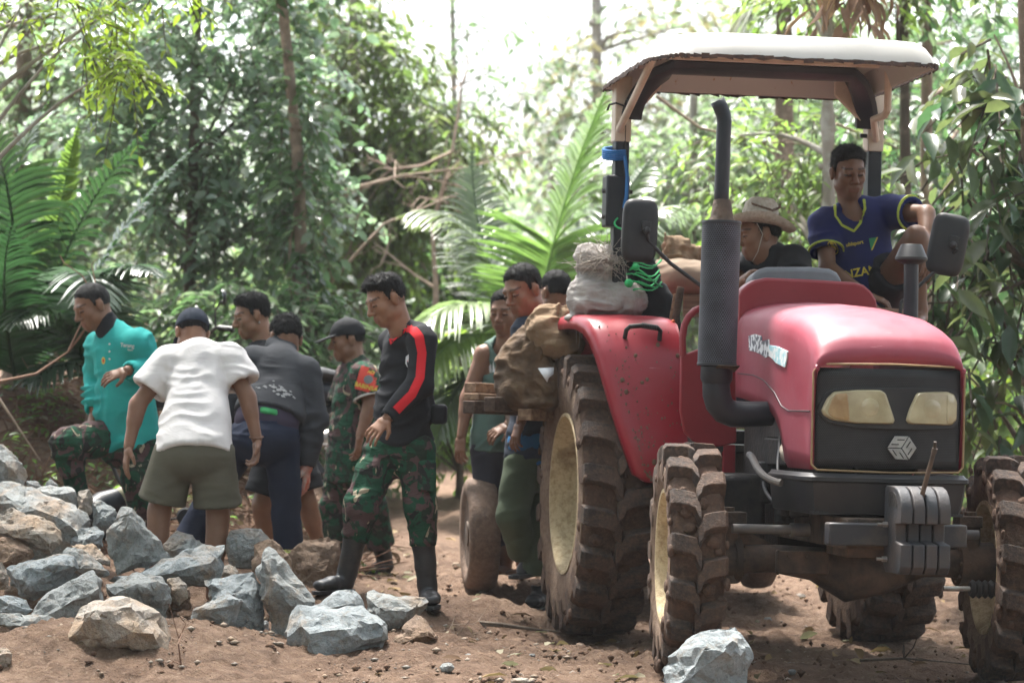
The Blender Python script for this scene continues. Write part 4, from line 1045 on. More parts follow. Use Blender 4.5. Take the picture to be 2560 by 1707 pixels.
for k, (px, py, D) in enumerate([(60, 1010, 17.4), (90, 1080, 17.2), (20, 960, 17.8), (130, 1130, 17.3)]):
    b0 = P(px, py, D); b0.z = hz(b0.x, b0.y); root = empty('fern', b0, 'small bright green fern on the bank by the bamboo pole', 'fern', 'ferns on the bank')
    for q in range(5):
        a = q * 1.25 + k; e = Vector((math.cos(a) * .22, math.sin(a) * .2, 0))
        frond(root, b0, [b0, b0 + e * .3 + Vector((0, 0, .16)), b0 + e * .8 + Vector((0, 0, .2)), b0 + e * 1.2 + Vector((0, 0, .08))], 22, .07, MID, 400 + k * 9 + q, .2, .010, .004, col2=LIME)
branchy('thin reddish twig standing in the soil by the large tan rock', 41, [(450, 1707), (452, 1660), (446, 1610), (455, 1580)], 12.9, .006, 'root', 'twig', 'twig', gen=1)
branchy('flat dark strip of bark lying on the road by the rear tyre', 42, [(1180, 1556), (1260, 1562), (1330, 1572), (1400, 1578)], 15.05, .016, 'bark_dark', 'bark_strip', 'bark', gen=0)
branchy('pale thin root lying in front of the square block', 43, [(1060, 1620), (1090, 1585), (1130, 1560), (1180, 1560)], 14.4, .005, 'dry_branch', 'twig', 'twig', gen=1)
branchy('long dark twig on the road under the tractor', 44, [(2150, 1650), (2260, 1645), (2350, 1652), (2440, 1662)], 13.9, .008, 'bark_dark', 'twig', 'twig', gen=1)
# ------------------------------------------------------------------ tractor
YAW, ROLL = math.radians(9.3), math.radians(1.4)
TR = empty('tractor', (1.483, 13.3, -0.012), 'red four-wheel tractor with white canopy, muddy tyres and black grille', 'tractor', rot=(0, ROLL, YAW))
_TM = Matrix.Translation(TR.location) @ Matrix.Rotation(YAW, 4, 'Z') @ Matrix.Rotation(ROLL, 4, 'Y')
_TI = _TM.inverted()
def _tray(px, py):
    o = _TI @ Vector((0, 0, CAM_Z)); q = _TI @ P(px, py, 10.0)
    return o, q - o
def TY(px, py, y):
    o, d = _tray(px, py); return o + d * ((y - o.y) / d.y)
def TX(px, py, x):
    o, d = _tray(px, py); return o + d * ((x - o.x) / d.x)
def W2T(p): return _TI @ Vector(p)
gG = lambda x, y: (1640 + .3826 * x, 660 + .3826 * y)          # enlargements -> photograph pixels
gR = lambda x, y: (1480 + .3912 * x, 60 + .3912 * y)
gB = lambda x, y: (1740 + .4 * x, 1080 + .4 * y)
g4 = lambda x, y: (1100 + .3955 * x, 620 + .3955 * y)
g5 = lambda x, y: (1740 + .3061 * x, 340 + .3061 * y)
lerp_t = lambda tab, x: float(np.interp(x, [a for a, _ in tab], [b for _, b in tab]))

# hood
def hood():
    b = MB()
    zt = [(-.60, 1.365), (-.592, 1.415), (-.57, 1.462), (-.54, 1.492), (-.48, 1.522), (-.38, 1.552), (-.2, 1.588), (.2, 1.628), (.80, 1.655)]
    hw = [(-.60, .318), (-.585, .328), (-.55, .334), (-.48, .336), (-.2, .337), (.8, .337)]
    zb = [(-.60, 1.362), (-.575, 1.30), (-.57, .918), (-.16, .918), (-.10, 1.0), (-.04, 1.075), (.05, 1.13), (.15, 1.165), (.55, 1.21), (.80, 1.225)]
    ys = [-.60, -.592, -.585, -.57, -.55, -.52, -.48, -.42, -.36, -.28, -.2, -.14, -.10, -.07, -.04, 0, .05, .1, .15, .25, .4, .55, .7, .80]
    rings = []
    for y in ys:
        t, w, lo = lerp_t(zt, y), lerp_t(hw, y), lerp_t(zb, y)
        ring = []
        sh = min(.17, max(.02, t - lo - .005)); n = 20
        for k in range(n + 1):
            a = PI - PI * k / n; c, s = math.cos(a), math.sin(a)
            x = w * math.copysign(abs(c) ** .40, c); z = t - sh + sh * abs(s) ** .54
            crown = .012 * (1 - (x / w) ** 2)
            # raised centre panel with soft creases
            z += .016 * (1 - float(ss(.12, .19, abs(x)))) * float(ss(-.55, -.2, y)) * .8 + crown
            ring.append(Vector((x, y, z)))
        m = 6
        left = [Vector((-w - .004 * math.sin(PI * j / m), y, lo + (t - sh - lo) * j / m)) for j in range(m)]
        right = [Vector((-p.x, p.y, p.z)) for p in reversed(left)]
        rings.append(left + ring + right)
    b.loft(rings, False, False)
    o = b.build('hood', M['red_hood'], TR, angle=.9)
    md = o.modifiers.new('thick', 'SOLIDIFY'); md.thickness = .012; md.offset = -1
    return o
hood_o = hood()
# seam line between upper hood and side panel
b = MB()
for s in (-1, 1):
    b.tube([Vector((s * .341, y, z)) for y, z in ((.75, 1.335), (.45, 1.325), (.25, 1.30), (.05, 1.245), (-.08, 1.185), (-.2, 1.165), (-.56, 1.165))], .003, 5)
b.build('panel_seam', M['plastic'], hood_o)

def gry(x): return -.575 - .045 * (1 - min(1, (abs(x) / .33)) ** 2.5)      # bulged grille face
b = MB(); xs = np.linspace(-.325, .325, 27)
b.loft([[Vector((x, gry(x) + .012, z)) for x in xs] for z in np.linspace(.93, 1.352, 12)], False, False)
gr = b.build('grille', M['grille'], TR); md = gr.modifiers.new('thick', 'SOLIDIFY'); md.thickness = .02; md.offset = -1
b = MB(); pth = []
loop = [(-.312, .918), (0, .912), (.312, .918), (.334, .94), (.334, 1.33), (.312, 1.366), (0, 1.372), (-.312, 1.366), (-.334, 1.33), (-.334, .94), (-.312, .918)]
for i in range(len(loop) - 1):
    (x0, z0), (x1, z1) = loop[i], loop[i + 1]
    for k in range(8):
        x = x0 + (x1 - x0) * k / 8; z = z0 + (z1 - z0) * k / 8
        pth.append(Vector((x, gry(x) - .006, z)))
pth.append(pth[0]); b.tube(pth, .0045, 8, False); b.build('grille_trim', M['gold_trim'], gr)

def face_plate(name, pix, mat, parent, lift=.004, dome=.012, inset=.86, y=-.60, g=gG, yf=gry, thick=.012):
    """a plate on the curved grille face with a bevelled domed front"""
    q = [TY(*g(*p), y) for p in pix]; cx = sum(p.x for p in q) / len(q); cz = sum(p.z for p in q) / len(q)
    # resample and round
    r0 = []
    for i in range(len(q)):
        a, c = q[i], q[(i + 1) % len(q)]
        for k in range(6): r0.append(a.lerp(c, k / 6))
    n = len(r0)
    for it in range(1): r0 = [(r0[i - 1] + r0[i] * 2 + r0[(i + 1) % n]) / 4 for i in range(n)]
    R = []
    for f, l in ((1, -thick), (1, lift), (.97, lift + dome * .6), (inset, lift + dome), (.4, lift + dome * 1.12)):
        R.append([Vector((cx + (p.x - cx) * f, yf(cx + (p.x - cx) * f) - l, cz + (p.z - cz) * f)) for p in r0])
    b = MB(); b.loft(R, True, True)
    return b.build(name, mat, parent, angle=.5)
face_plate('lamp_surround', [(1060, 960), (1110, 840), (1180, 812), (1600, 808), (1930, 815), (1985, 850), (1985, 1040), (1940, 1075), (1700, 1085), (1300, 1070), (1120, 1035)], M['plastic'], gr, .002, .003, .98)
hl = face_plate('headlight', [(1082, 955), (1118, 875), (1160, 832), (1300, 822), (1455, 822), (1490, 845), (1548, 1018), (1535, 1046), (1280, 1040), (1150, 1020), (1098, 990)], M['lens'], TR, .008, .014, .92)
face_plate('turn_lens', [(1118, 955), (1140, 890), (1170, 846), (1240, 842), (1250, 940), (1255, 1028), (1160, 1010), (1125, 985)], M['lens_amber'], hl, .020, .006, .9)
face_plate('reflector', [(1380 + 62 * math.cos(t), 935 + 62 * math.sin(t)) for t in [2 * PI * k / 12 for k in range(12)]], M['lens'], hl, .021, .005, .7)
hr = face_plate('headlight', [(1692, 838), (1900, 832), (1950, 852), (1972, 900), (1968, 1020), (1930, 1055), (1640, 1045), (1620, 1020), (1645, 940)], M['lens'], TR, .008, .014, .92)
face_plate('turn_lens', [(1890, 845), (1940, 858), (1962, 905), (1958, 1015), (1925, 1046), (1888, 1044)], M['lens'], hr, .020, .006, .9)
face_plate('reflector', [(1790 + 62 * math.cos(t), 945 + 62 * math.sin(t)) for t in [2 * PI * k / 12 for k in range(12)]], M['lens'], hr, .021, .005, .7)
# hexagonal cube emblem: three rhombic faces with slots
HX = {k: v for k, v in zip('LTURBD', [(1495, 1200), (1545, 1120), (1640, 1122), (1693, 1200), (1640, 1280), (1548, 1275)])}
em = empty('emblem', (0, 0, 0)); em.parent = TR
def quadplate(name, P4, mat, lift, thick=.006):
    q = [TY(*gG(*p), -.605) for p in P4]; b = MB()
    b.loft([[Vector((p.x, gry(p.x) - lift + thick, p.z)) for p in q], [Vector((p.x, gry(p.x) - lift, p.z)) for p in q]], True, True)
    return b.build(name, mat, em, bevel=.0015)
cc = (1590, 1203)
for face in ((HX['L'], HX['T'], HX['U'], cc), (HX['U'], HX['R'], HX['B'], cc), (HX['L'], cc, HX['B'], HX['D'])):
    fc = (sum(p[0] for p in face) / 4, sum(p[1] for p in face) / 4)
    quadplate('emblem_face', [(fc[0] + (p[0] - fc[0]) * .93, fc[1] + (p[1] - fc[1]) * .93) for p in face], M['emblem'], .018)
    for u0, u1, v0, v1 in ((.26, .35, .14, .66), (.64, .73, .34, .86)):
        def at(u, v, f=face):
            a, b_, c_, d_ = f
            top = [a[i] + (b_[i] - a[i]) * u for i in (0, 1)]; bot = [d_[i] + (c_[i] - d_[i]) * u for i in (0, 1)]
            return tuple(top[i] + (bot[i] - top[i]) * v for i in (0, 1))
        quadplate('emblem_slot', [at(u0, v0), at(u1, v0), at(u1, v1), at(u0, v1)], M['plastic'], .0195, .003)
quadplate('emblem_base', [HX['L'], HX['U'], HX['R'], HX['D']], M['plastic'], .010)

# front bumper cover
b = MB(); rings = []
def plan(w, f, r):
    return [(-w, .02), (-w, f + r), (-w + r * .3, f + r * .3), (-w + r, f), (-w * .4, f - .03), (0, f - .04), (w * .4, f - .03), (w - r, f), (w - r * .3, f + r * .3), (w, f + r), (w, .02)]
for z, w, f in ((.73, .335, -.60), (.735, .345, -.615), (.80, .355, -.63), (.865, .362, -.64), (.872, .372, -.65), (.888, .372, -.65), (.893, .362, -.64), (.905, .355, -.63)):
    rings.append([Vector((x, y, z)) for x, y in plan(w, f, .10)])
b.loft(rings, False, False)
o = b.build('bumper', M['plastic'], TR, angle=.7); md = o.modifiers.new('thick', 'SOLIDIFY'); md.thickness = .015
b = MB(); b.box((0, -.30, .735), (.66, .62, .012)); b.build('bumper_pan', M['plastic'], TR)
# chassis nose and weight carrier
b = MB()
for s in (-1, 1): b.box((s * .19, -.1, .655), (.05, 1.25, .13))
b.box((0, -.66, .655), (.42, .10, .13)); b.box((0, -.45, .60), (.36, .34, .10)); b.build('front_frame', M['dusty_iron'], TR, bevel=.006)
b = MB(); b.box((-.01, -.76, .655), (.60, .08, .095)); b.build('weight_carrier', M['black_steel'], TR, bevel=.008)
wx0 = TY(*gB(1240, 600), -.90).x; wx1 = TY(*gB(1560, 600), -.90).x; wt = (wx1 - wx0) / 4
for k in range(4):
    x = wx0 + wt * (k + .5); b = MB()
    prof = [(-.735, .53), (-.76, .50), (-.955, .50), (-.985, .53), (-.985, .625), (-.90, .635), (-.90, .705), (-.985, .71), (-.985, .762), (-.978, .79), (-.955, .825), (-.92, .850), (-.87, .862), (-.76, .862), (-.735, .85)]
    b.prism(prof, (x - wt * .44, 0, 0), (0, 1, 0), (0, 0, 1), (wt * .88, 0, 0))
    w_ = b.build('front_weight', M['weight_iron'], TR, bevel=.005)
    h = MB(); h.prism([(-.93, .775), (-.80, .775), (-.80, .84), (-.87, .838), (-.905, .825)], (x - wt * .46, 0, 0), (0, 1, 0), (0, 0, 1), (.012, 0, 0)); h.build('hand_slot', M['engine'], w_)
a = TY(2300, 1256, -.93); c = TY(2336, 1125, -.99); d = TY(2338, 1104, -1.0)
b = MB(); b.cyl(a, c, .011, .010, 10); b.cyl(c, d, .007, .007, 8); b.cyl(c - (c - a).normalized() * .012, c + (c - a).normalized() * .008, .0125, None, 10)
b.build('weight_pin', M['dusty_iron'], TR)
b = MB()
for zz in (.70, .555): b.cyl((wx0 - .02, -.80, zz), (wx0 + .0, -.80, zz), .013, None, 6); b.cyl((wx0 - .045, -.80, zz), (wx0, -.80, zz), .007, None, 8)
b.build('weight_bolt', M['steel'], TR)

# wheels
def wheel(c, R, W, rim, nl, steer, lugs, camber=0, label=None):
    root = empty('wheel', c); root.parent = TR; root.rotation_euler = (0, camber, steer)
    if label: root['label'] = label
    Rc = R - lugs * .95
    h = W / 2
    b = MB(); b.lathe([(rim + .005, -h * .80), (rim + .03, -h * .92), (Rc - .10, -h * 1.02), (Rc - .035, -h * .98), (Rc - .004, -h * .80), (Rc, -h * .4), (Rc, h * .4), (Rc - .004, h * .80), (Rc - .035, h * .98), (Rc - .10, h * 1.02), (rim + .03, h * .92), (rim + .005, h * .80), (rim - .01, h * .5), (rim - .01, -h * .5)], (0, 0, 0), (1, 0, 0), 56, True)
    b.build('tyre', M['tyre'], root, angle=1.0)
    for s in (-1, 1):
        b = MB(); b.lathe([(rim + .004, s * h * .84), (rim + .03, s * (h * .94)), (Rc - .10, s * (h * 1.03 + .002)), (Rc - .045, s * (h * 1.0 + .002)), (Rc - .05, s * h * .9), (rim + .02, s * h * .8)], (0, 0, 0), (1, 0, 0), 56, True)
        b.build('sidewall', M['sidewall'], root, angle=1.0)
        b = MB(); e = s * h
        b.lathe([(rim + .010, e * .86), (rim + .010, e * .93), (rim - .006, e * .93), (rim - .020, e * .78), (rim - .035, e * .25), (rim - .06, e * .10), (rim * .45, e * -.05), (rim * .42, e * .25), (rim * .16, e * .30), (rim * .15, e * .45), (.001, e * .45), (.001, -e * .10), (rim - .05, -e * .10), (rim - .02, e * .2)], (0, 0, 0), (1, 0, 0), 48, True)
        rm = b.build('rim', M['rim'], root, angle=.7)
        for k in range(8):
            t = 2 * PI * k / 8; bb = MB(); y, z = math.cos(t) * rim * .33, math.sin(t) * rim * .33
            bb.cyl((e * .22, y, z), (e * .36, y, z), .012, None, 6); bb.build('wheel_nut', M['dusty_iron'], rm)
    for s in (-1, 1):
        b = MB(); rings = []
        for q, (x, cc_, w0, w1, rb, rt) in enumerate([(s * h * 1.06, -.006, .044, .034, Rc - .115, Rc - .085), (s * h * 1.05, -.002, .052, .044, Rc - .05, R - .020), (s * h * .93, .0, .058, .049, Rc - .02, R - .002), (s * h * .42, .010, .060, .048, Rc - .02, R), (s * h * .16, .020, .066, .052, Rc - .02, R), (s * h * .08, .048, .072, .056, Rc - .02, R - .002), (-s * h * .06, .070, .060, .046, Rc - .02, R - .008)]):
            k = R / .5
            sc = .62 + .38 * min(k, 1.42)
            rings.append([Vector((x, -(cc_ - w0 / 1.5) * sc * 1.15, rb)), Vector((x, -(cc_ + w0 / 1.5) * sc * 1.15, rb)), Vector((x, -(cc_ + w1 / 1.5) * sc * 1.15, rt)), Vector((x, -(cc_ - w1 / 1.5) * sc * 1.15, rt))])
        b.loft(rings, True, True)
        first = b.build('lug', M['lug'], root, bevel=.004, seg=2)
        for k in range(nl):
            o = first if k == 0 else share(first, root)
            o.rotation_euler = (2 * PI * (k + (0.5 if s > 0 else 0)) / nl + .13, 0, 0)
    # mud clods stuck to the side of the tread
    rd = random.Random(int(R * 1000 + c[0] * 100)); b = MB()
    for q in range(34):
        t = rd.uniform(0, 6.28); s = rd.choice((-1, -1, 1)); r_ = rd.uniform(Rc - .10, R - .02); z = rd.uniform(.012, .030)
        b.ball((s * (h * 1.02), math.cos(t) * r_, math.sin(t) * r_), (z * .6, z, z * 1.4), 7, 5, rot3('X', rd.uniform(0, 3)))
    for q in range(46):
        t = rd.uniform(0, 6.28); z = rd.uniform(.012, .034)
        b.ball((rd.uniform(-h, h) * .9, math.cos(t) * Rc, math.sin(t) * Rc), (z * 1.2, z * 1.1, z * .8), 7, 5, rot3('X', t - PI / 2))
    tag(b.build('mud_clods', M['tyre'], root, angle=1.5), kind='stuff')
    return root
FR, RR = .503, .712
wheel((-.735, 0, FR + .006), FR, .235, .29, 15, math.radians(-6.0), .050)
wheel((.735, .0, FR - .018), FR, .235, .29, 15, math.radians(-6.0), .050)
wheel((-.752, 2.10, RR + .006), RR, .345, .40, 20, 0, .056)
wheel((.752, 2.10, RR - .016), RR, .345, .40, 20, 0, .056)

# front axle
b = MB(); b.tube([(-.60, 0, .50), (-.46, 0, .505), (-.34, 0, .51), (-.16, 0, .49), (0, 0, .44), (.16, 0, .46), (.34, 0, .50), (.46, 0, .50), (.60, 0, .50)], [.075, .062, .062, .075, .12, .10, .062, .062, .075], 16)
ax = b.build('front_axle', M['dusty_iron'], TR, angle=.8)
for s in (-1, 1):
    b = MB(); b.cyl((s * .50, 0, .505), (s * .53, 0, .505), .105, None, 20); b.cyl((s * .53, 0, .5), (s * .66, 0, .5), .095, .10, 18)
    for k in range(8): b.cyl((s * .49, math.cos(k * .785) * .088, .505 + math.sin(k * .785) * .088), (s * .54, math.cos(k * .785) * .088, .505 + math.sin(k * .785) * .088), .010, None, 6)
    b.build('hub', M['dusty_iron'], ax)
    b = MB(); b.cyl((s * .555, -.02, .40), (s * .555, -.02, .70), .05, .045, 16); b.box((s * .54, -.03, .69), (.11, .10, .05)); b.cyl((s * .555, -.02, .70), (s * .555, -.02, .735), .028, None, 10); b.build('king_pin', M['dusty_iron'], ax, bevel=.004)
    b = MB(); b.prism([(0, 0), (.16, 0), (0, .075)], (s * .50, -.005, .57), (-s, 0, 0), (0, 0, 1), (0, .012, 0)); b.build('web', M['dusty_iron'], ax)
b = MB(); b.cyl((-.56, -.12, .645), (.56, -.12, .635), .021, None, 12); b.cyl((-.30, -.12, .643), (-.20, -.12, .642), .030, None, 12); b.cyl((-.03, -.12, .64), (.20, -.12, .64), .034, None, 14); b.build('steering_cylinder', M['grey_hose'], ax)
b = MB(); b.box((-.24, -.11, .50), (.24, .02, .10)); b.box((-.35, -.11, .50), (.012, .03, .11)); b.cyl((-.30, -.125, .53), (-.30, -.095, .53), .014, None, 6); b.cyl((-.22, -.125, .53), (-.22, -.095, .53), .014, None, 6); b.build('axle_bracket', M['dusty_iron'], ax, bevel=.004)
b = MB(); b.cyl((.38, -.20, .40), (.50, -.20, .40), .012, None, 10); b.build('drive_rod', M['steel'], ax)
b = MB(); b.lathe([(.02, .50)] + [(.042 if k % 2 else .030, .50 + .014 * k) for k in range(9)] + [(.02, .64)], (0, -.20, .40), (1, 0, 0), 16); b.build('rubber_boot', M['plastic'], ax)

# engine, gearbox and rear axle
b = MB(); b.box((0, .18, .86), (.38, .95, .50)); b.box((0, .15, 1.18), (.26, .80, .22)); b.cyl((-.14, -.34, .90), (-.14, -.27, .90), .10, None, 20); b.cyl((.05, -.38, 1.0), (.05, -.30, 1.0), .16, None, 24)
b.box((-.235, .25, .98), (.10, .40, .12)); b.box((-.06, .62, 1.02), (.44, .46, .42)); b.box((-.10, .30, 1.12), (.36, .5, .16)); b.cyl((-.26, .45, .74), (-.26, .45, .93), .055, None, 16); b.cyl((-.27, .10, .66), (-.27, .10, .82), .045, None, 14); b.box((-.25, -.02, .78), (.12, .20, .16))
eng = b.build('engine', M['engine'], TR, bevel=.008)
b = MB(); b.cyl((-.27, -.16, .985), (-.27, .0, .985), .058, None, 18); b.box((-.285, -.19, 1.02), (.07, .05, .10)); b.build('alternator', M['cream'], eng, bevel=.006)
b = MB(); b.tube(bez(TY(*gG(610, 1245), .1), TY(*gG(650, 1260), -.05), TY(*gG(640, 1400), -.2), TY(*gG(820, 1430), -.3), 14), .016, 10); b.build('radiator_hose', M['grey_hose'], eng)
b = MB(); b.tube(bez(TY(*gG(800, 1040), .1), TY(*gG(830, 1180), 0), TY(*gG(780, 1250), 0), TY(*gG(800, 1390), -.1), 12), .007, 8); b.tube(bez((-.25, .5, .9), (-.33, .4, .8), (-.3, .2, .75), (-.28, -.1, .7), 10), .009, 8); b.build('pipe', M['black_steel'], eng)
b = MB(); b.box((0, 1.3, .74), (.36, 1.5, .42)); b.box((0, 2.05, .80), (.46, .6, .52)); b.cyl((-.62, 2.10, RR), (.62, 2.10, RR), .12, None, 20); b.build('gearbox', M['engine'], TR, bevel=.01)
b = MB(); b.cyl((-.16, .2, .47), (0, 1.0, .52), .03, None, 12); b.build('drive_shaft', M['dusty_iron'], TR)
b = MB(); b.box((-.40, .62, .70), (.26, .40, .34)); b.build('fuel_tank', M['engine'], TR, bevel=.03)
b = MB(); b.box((0, 1.35, .98), (.98, .62, .03)); b.build('floor_plate', M['black_steel'], TR)

# cowl, dash, steering wheel, seat
b = MB(); yc = .80
out = [TY(*gG(*p), yc) for p in [(545, 420), (545, 210), (560, 175), (600, 140), (650, 112), (720, 97), (1000, 108), (1300, 127), (1360, 145), (1410, 190), (1440, 240), (1452, 310), (1452, 430)]]
R0 = [Vector((p.x, yc, p.z)) for p in out]
b.loft([R0, [p + Vector((0, .012, .006)) for p in R0], [p + Vector((0, .10, .006)) for p in R0]], True, True); b.build('cowl', M['red_dark'], TR, bevel=.008)
b = MB(); out = [TY(*gG(*p), .92) for p in [(620, 130), (630, 85), (660, 48), (720, 32), (1000, 30), (1130, 42), (1180, 68), (1215, 130)]]
R0 = [Vector((p.x, .90, p.z)) for p in out]; b.loft([R0, [p + Vector((0, .02, .008)) for p in R0], [p + Vector((0, .16, -.01)) for p in R0]], True, True); b.build('dashboard', M['dash_grey'], TR, bevel=.015, seg=3)
b = MB(); tc = Vector((-.02, 1.20, 1.70)); tl = rot3('X', math.radians(-28))
b.tube([tc + tl @ Vector((math.cos(t) * .19, math.sin(t) * .19, 0)) for t in [2 * PI * k / 32 for k in range(33)]], .014, 8, False)
for k in range(3): b.cyl(tc, tc + tl @ Vector((math.cos(k * 2.09 + .5) * .185, math.sin(k * 2.09 + .5) * .185, 0)), .010, None, 8)
b.cyl(tc + tl @ Vector((0, 0, .02)), tc + tl @ Vector((0, 0, -.35)), .02, None, 10); b.build('steering_wheel', M['plastic'], TR)
b = MB(); b.box((-.02, 1.78, 1.30), (.46, .42, .12)); b.box((-.02, 2.0, 1.52), (.44, .10, .40)); b.build('seat', M['black_cloth'], TR, bevel=.04, seg=3)
# red footwell shield on each side, with a bent tube over it
ysh = 1.03
pan = [TY(*gG(*p), ysh) for p in [(163, 600), (285, 552), (400, 600), (527, 640), (528, 1165), (430, 1192), (330, 1190), (240, 1155), (185, 1100), (158, 960)]]
lp = [TY(*gG(*p), ysh) for p in [(178, 600), (176, 480), (188, 400), (215, 345), (255, 305), (300, 285), (420, 270)]]
lg = [TY(*gG(*p), ysh) for p in [(442, 1180), (522, 1180), (520, 1410), (440, 1412)]]
for s in (1, -1):
    b = MB(); r0 = [Vector((p.x * s, ysh, p.z)) for p in pan]; b.loft([r0, [p + Vector((0, .03, 0)) for p in r0]], True, True)
    sp = b.build('foot_shield', M['red_dark'], TR, bevel=.008)
    b = MB(); b.tube([Vector((p.x * s, ysh + .01, p.z)) for p in lp], .017, 10); b.build('shield_rail', M['red_dark'], sp)
    b = MB(); r0 = [Vector((p.x * s, ysh + .005, p.z)) for p in lg]; b.loft([r0, [p + Vector((0, .03, 0)) for p in r0]], True, True); b.build('step_bracket', M['red_dark'], sp, bevel=.005)
b = MB(); b.cyl(TY(*gB(185, 300), 1.0), TY(*gB(160, 465), .9), .012, None, 8); b.build('lever_rod', M['black_steel'], TR)

# rear fenders: a sheet bent over the tyre
fp = [(1.335, .80, -.66, -.47), (1.325, .84, -.70, -.445), (1.345, 1.0, -.755, -.43), (1.375, 1.15, -.80, -.43), (1.41, 1.30, -.84, -.435), (1.455, 1.43, -.87, -.44), (1.52, 1.53, -.895, -.445), (1.60, 1.59, -.915, -.45), (1.72, 1.618, -.93, -.455), (1.9, 1.628, -.94, -.455), (2.2, 1.628, -.94, -.455), (2.5, 1.60, -.94, -.455), (2.72, 1.50, -.93, -.455), (2.85, 1.35, -.92, -.455)]
for s in (1, -1):
    b = MB(); rings = []
    for i, (y, z, xo, xi) in enumerate(fp):
        a = Vector(fp[min(i + 1, len(fp) - 1)][:2]) - Vector(fp[max(i - 1, 0)][:2]); nrm = Vector((a.y, -a.x)).normalized()  # outward in (y, z): forward/up
        nrm = -nrm if nrm.y < -.2 else nrm
        def pt(x, dep): return Vector((x * s, y + nrm.x * dep, z + nrm.y * dep)) if False else Vector((x * s, y - dep * (a.y / a.length) * -1, z - dep * (a.x / a.length)))
        ring = []
        for x, dep in ((xo - .004, .075), (xo, .035), (xo + .012, .012), (xo + .035, .002), (xo + .10, 0), ((xo + xi) / 2, -.006), (xi - .05, 0), (xi - .012, .006), (xi, .03), (xi, .10)): ring.append(pt(x, dep))
        rings.append(ring)
    b.loft(rings, False, False)
    fo_ = b.build('fender', M['red_fender'], TR, angle=.9); md = fo_.modifiers.new('thick', 'SOLIDIFY'); md.thickness = .008
    b = MB(); pl = [(y + .03, z - .01) for y, z, _, _ in fp]; pl = pl + [(2.6, .95), (1.5, .95)]
    b.prism(pl, (-.452 * s, 0, 0), (0, 1, 0), (0, 0, 1), (.010 * s, 0, 0)); b.build('fender_inner', M['red_dark'], fo_)
    if s == 1:
        hq = [TY(*g4(*p), 1.53) for p in [(1160, 570), (1165, 520), (1185, 498), (1260, 492), (1360, 508), (1380, 525), (1378, 585)]]
        b = MB(); b.tube([Vector((p.x, 1.50 - .035 * math.sin(PI * i / 6), p.z)) for i, p in enumerate(hq)], .012, 8)
        for k in range(9):
            c_ = hq[3].lerp(hq[4], k / 9); b.tube([Vector((c_.x, 1.465, c_.z)), Vector((c_.x + .006, 1.465, c_.z))], .0145, 8)
        b.build('grab_handle', M['plastic'], fo_)
    rd = random.Random(5); b = MB()
    for k in range(260):
        i = min(rd.randrange(0, 7), rd.randrange(0, 7)); t = rd.random(); f0, f1 = fp[i], fp[i + 1]; y, z, xo, xi = [f0[j] + (f1[j] - f0[j]) * t for j in range(4)]
        r_ = rd.uniform(.002, .0058) if rd.random() < .94 else .011; u = rd.random() ** 1.6
        b.ball(((xo + .05 + u * (xi - xo - .08)) * s, y - .004, z + .002), (r_, r_ * .5, r_ * rd.uniform(.8, 1.6)), 6, 4)
    tag(b.build('mud_splash', M['sidewall'], fo_), kind='stuff')

# roll-over posts and canopy
xl, xr, yp = -.695, .622, 1.90
for s, x in ((-1, xl), (1, xr)):
    b = MB(); rs = []
    for (dx, dy, z) in ((.0 , .10, 1.0), (.0, .08, 1.45), (0, .02, 1.62), (0, 0, 1.75), (0, 0, 2.60)):
        rs.append([Vector((x + dx + a * .036, yp + dy + c * .045, z)) for a, c in ((-1, -1), (1, -1), (1, 1), (-1, 1))])
    b.loft(rs, True, True); b.build('roll_post', M['dark_blue_steel'], TR, bevel=.006)
    b = MB(); b.box((x, yp, 2.665), (.084, .10, .33)); b.build('post_sleeve', M['cream'], TR, bevel=.006)
    b = MB()
    if s < 0:
        b.box((x - .02, yp - .0, 2.20), (.12, .12, .26))
        b.build('post_hinge', M['dark_blue_steel'], TR, bevel=.01)
        for zz in (2.12, 2.25):
            b = MB(); b.cyl((x - .095, yp - .02, zz), (x + .06, yp - .02, zz), .012, None, 6); b.build('hinge_bolt', M['black_steel'], TR)
    else:
        for zz in (2.58, 2.70):
            b = MB(); b.cyl((x - .075, yp - .02, zz), (x + .05, yp - .02, zz), .012, None, 6); b.build('hinge_bolt', M['black_steel'], TR)
b = MB(); zc = 2.862
pth = [(xl + .045, yp - .03, 2.62), (xl + .05, yp - .05, 2.72), (xl + .09, yp - .12, 2.80), (xl + .2, yp - .28, zc), (0, yp - .30, zc), (xr - .2, yp - .28, zc), (xr - .09, yp - .12, 2.80), (xr - .05, yp - .05, 2.72), (xr - .045, yp - .03, 2.62)]
b.tube(bez(pth[0], pth[1], pth[2], pth[3], 8) + bez(pth[5], pth[6], pth[7], pth[8], 8), .062, 8, True, flat=.55); b.build('roof_beam', M['dark_blue_steel'], TR)
rx0, rx1, ry0, ry1 = -.775, .605, .70, 2.02
def roof_ring(ins, z, cut=.16):
    a, c, y0, y1 = rx0 + ins, rx1 - ins, ry0 + ins, ry1 - ins
    base = [(a, y1), (a, y0 + cut * 1.4), (a + cut * .8, y0), (c - .05, y0), (c, y0 + .06), (c, y1 - .05), (c - .05, y1), (a + .05, y1)]
    r = []
    for i in range(len(base)):
        p, q = base[i], base[(i + 1) % len(base)]
        for k in range(5): r.append(Vector((p[0] + (q[0] - p[0]) * k / 5, p[1] + (q[1] - p[1]) * k / 5, z - .026 * (p[1] + (q[1] - p[1]) * k / 5 - .7))))
    n = len(r); r = [(r[i - 1] + r[i] * 2 + r[(i + 1) % n]) / 4 for i in range(n)]
    return r
rz = 2.818
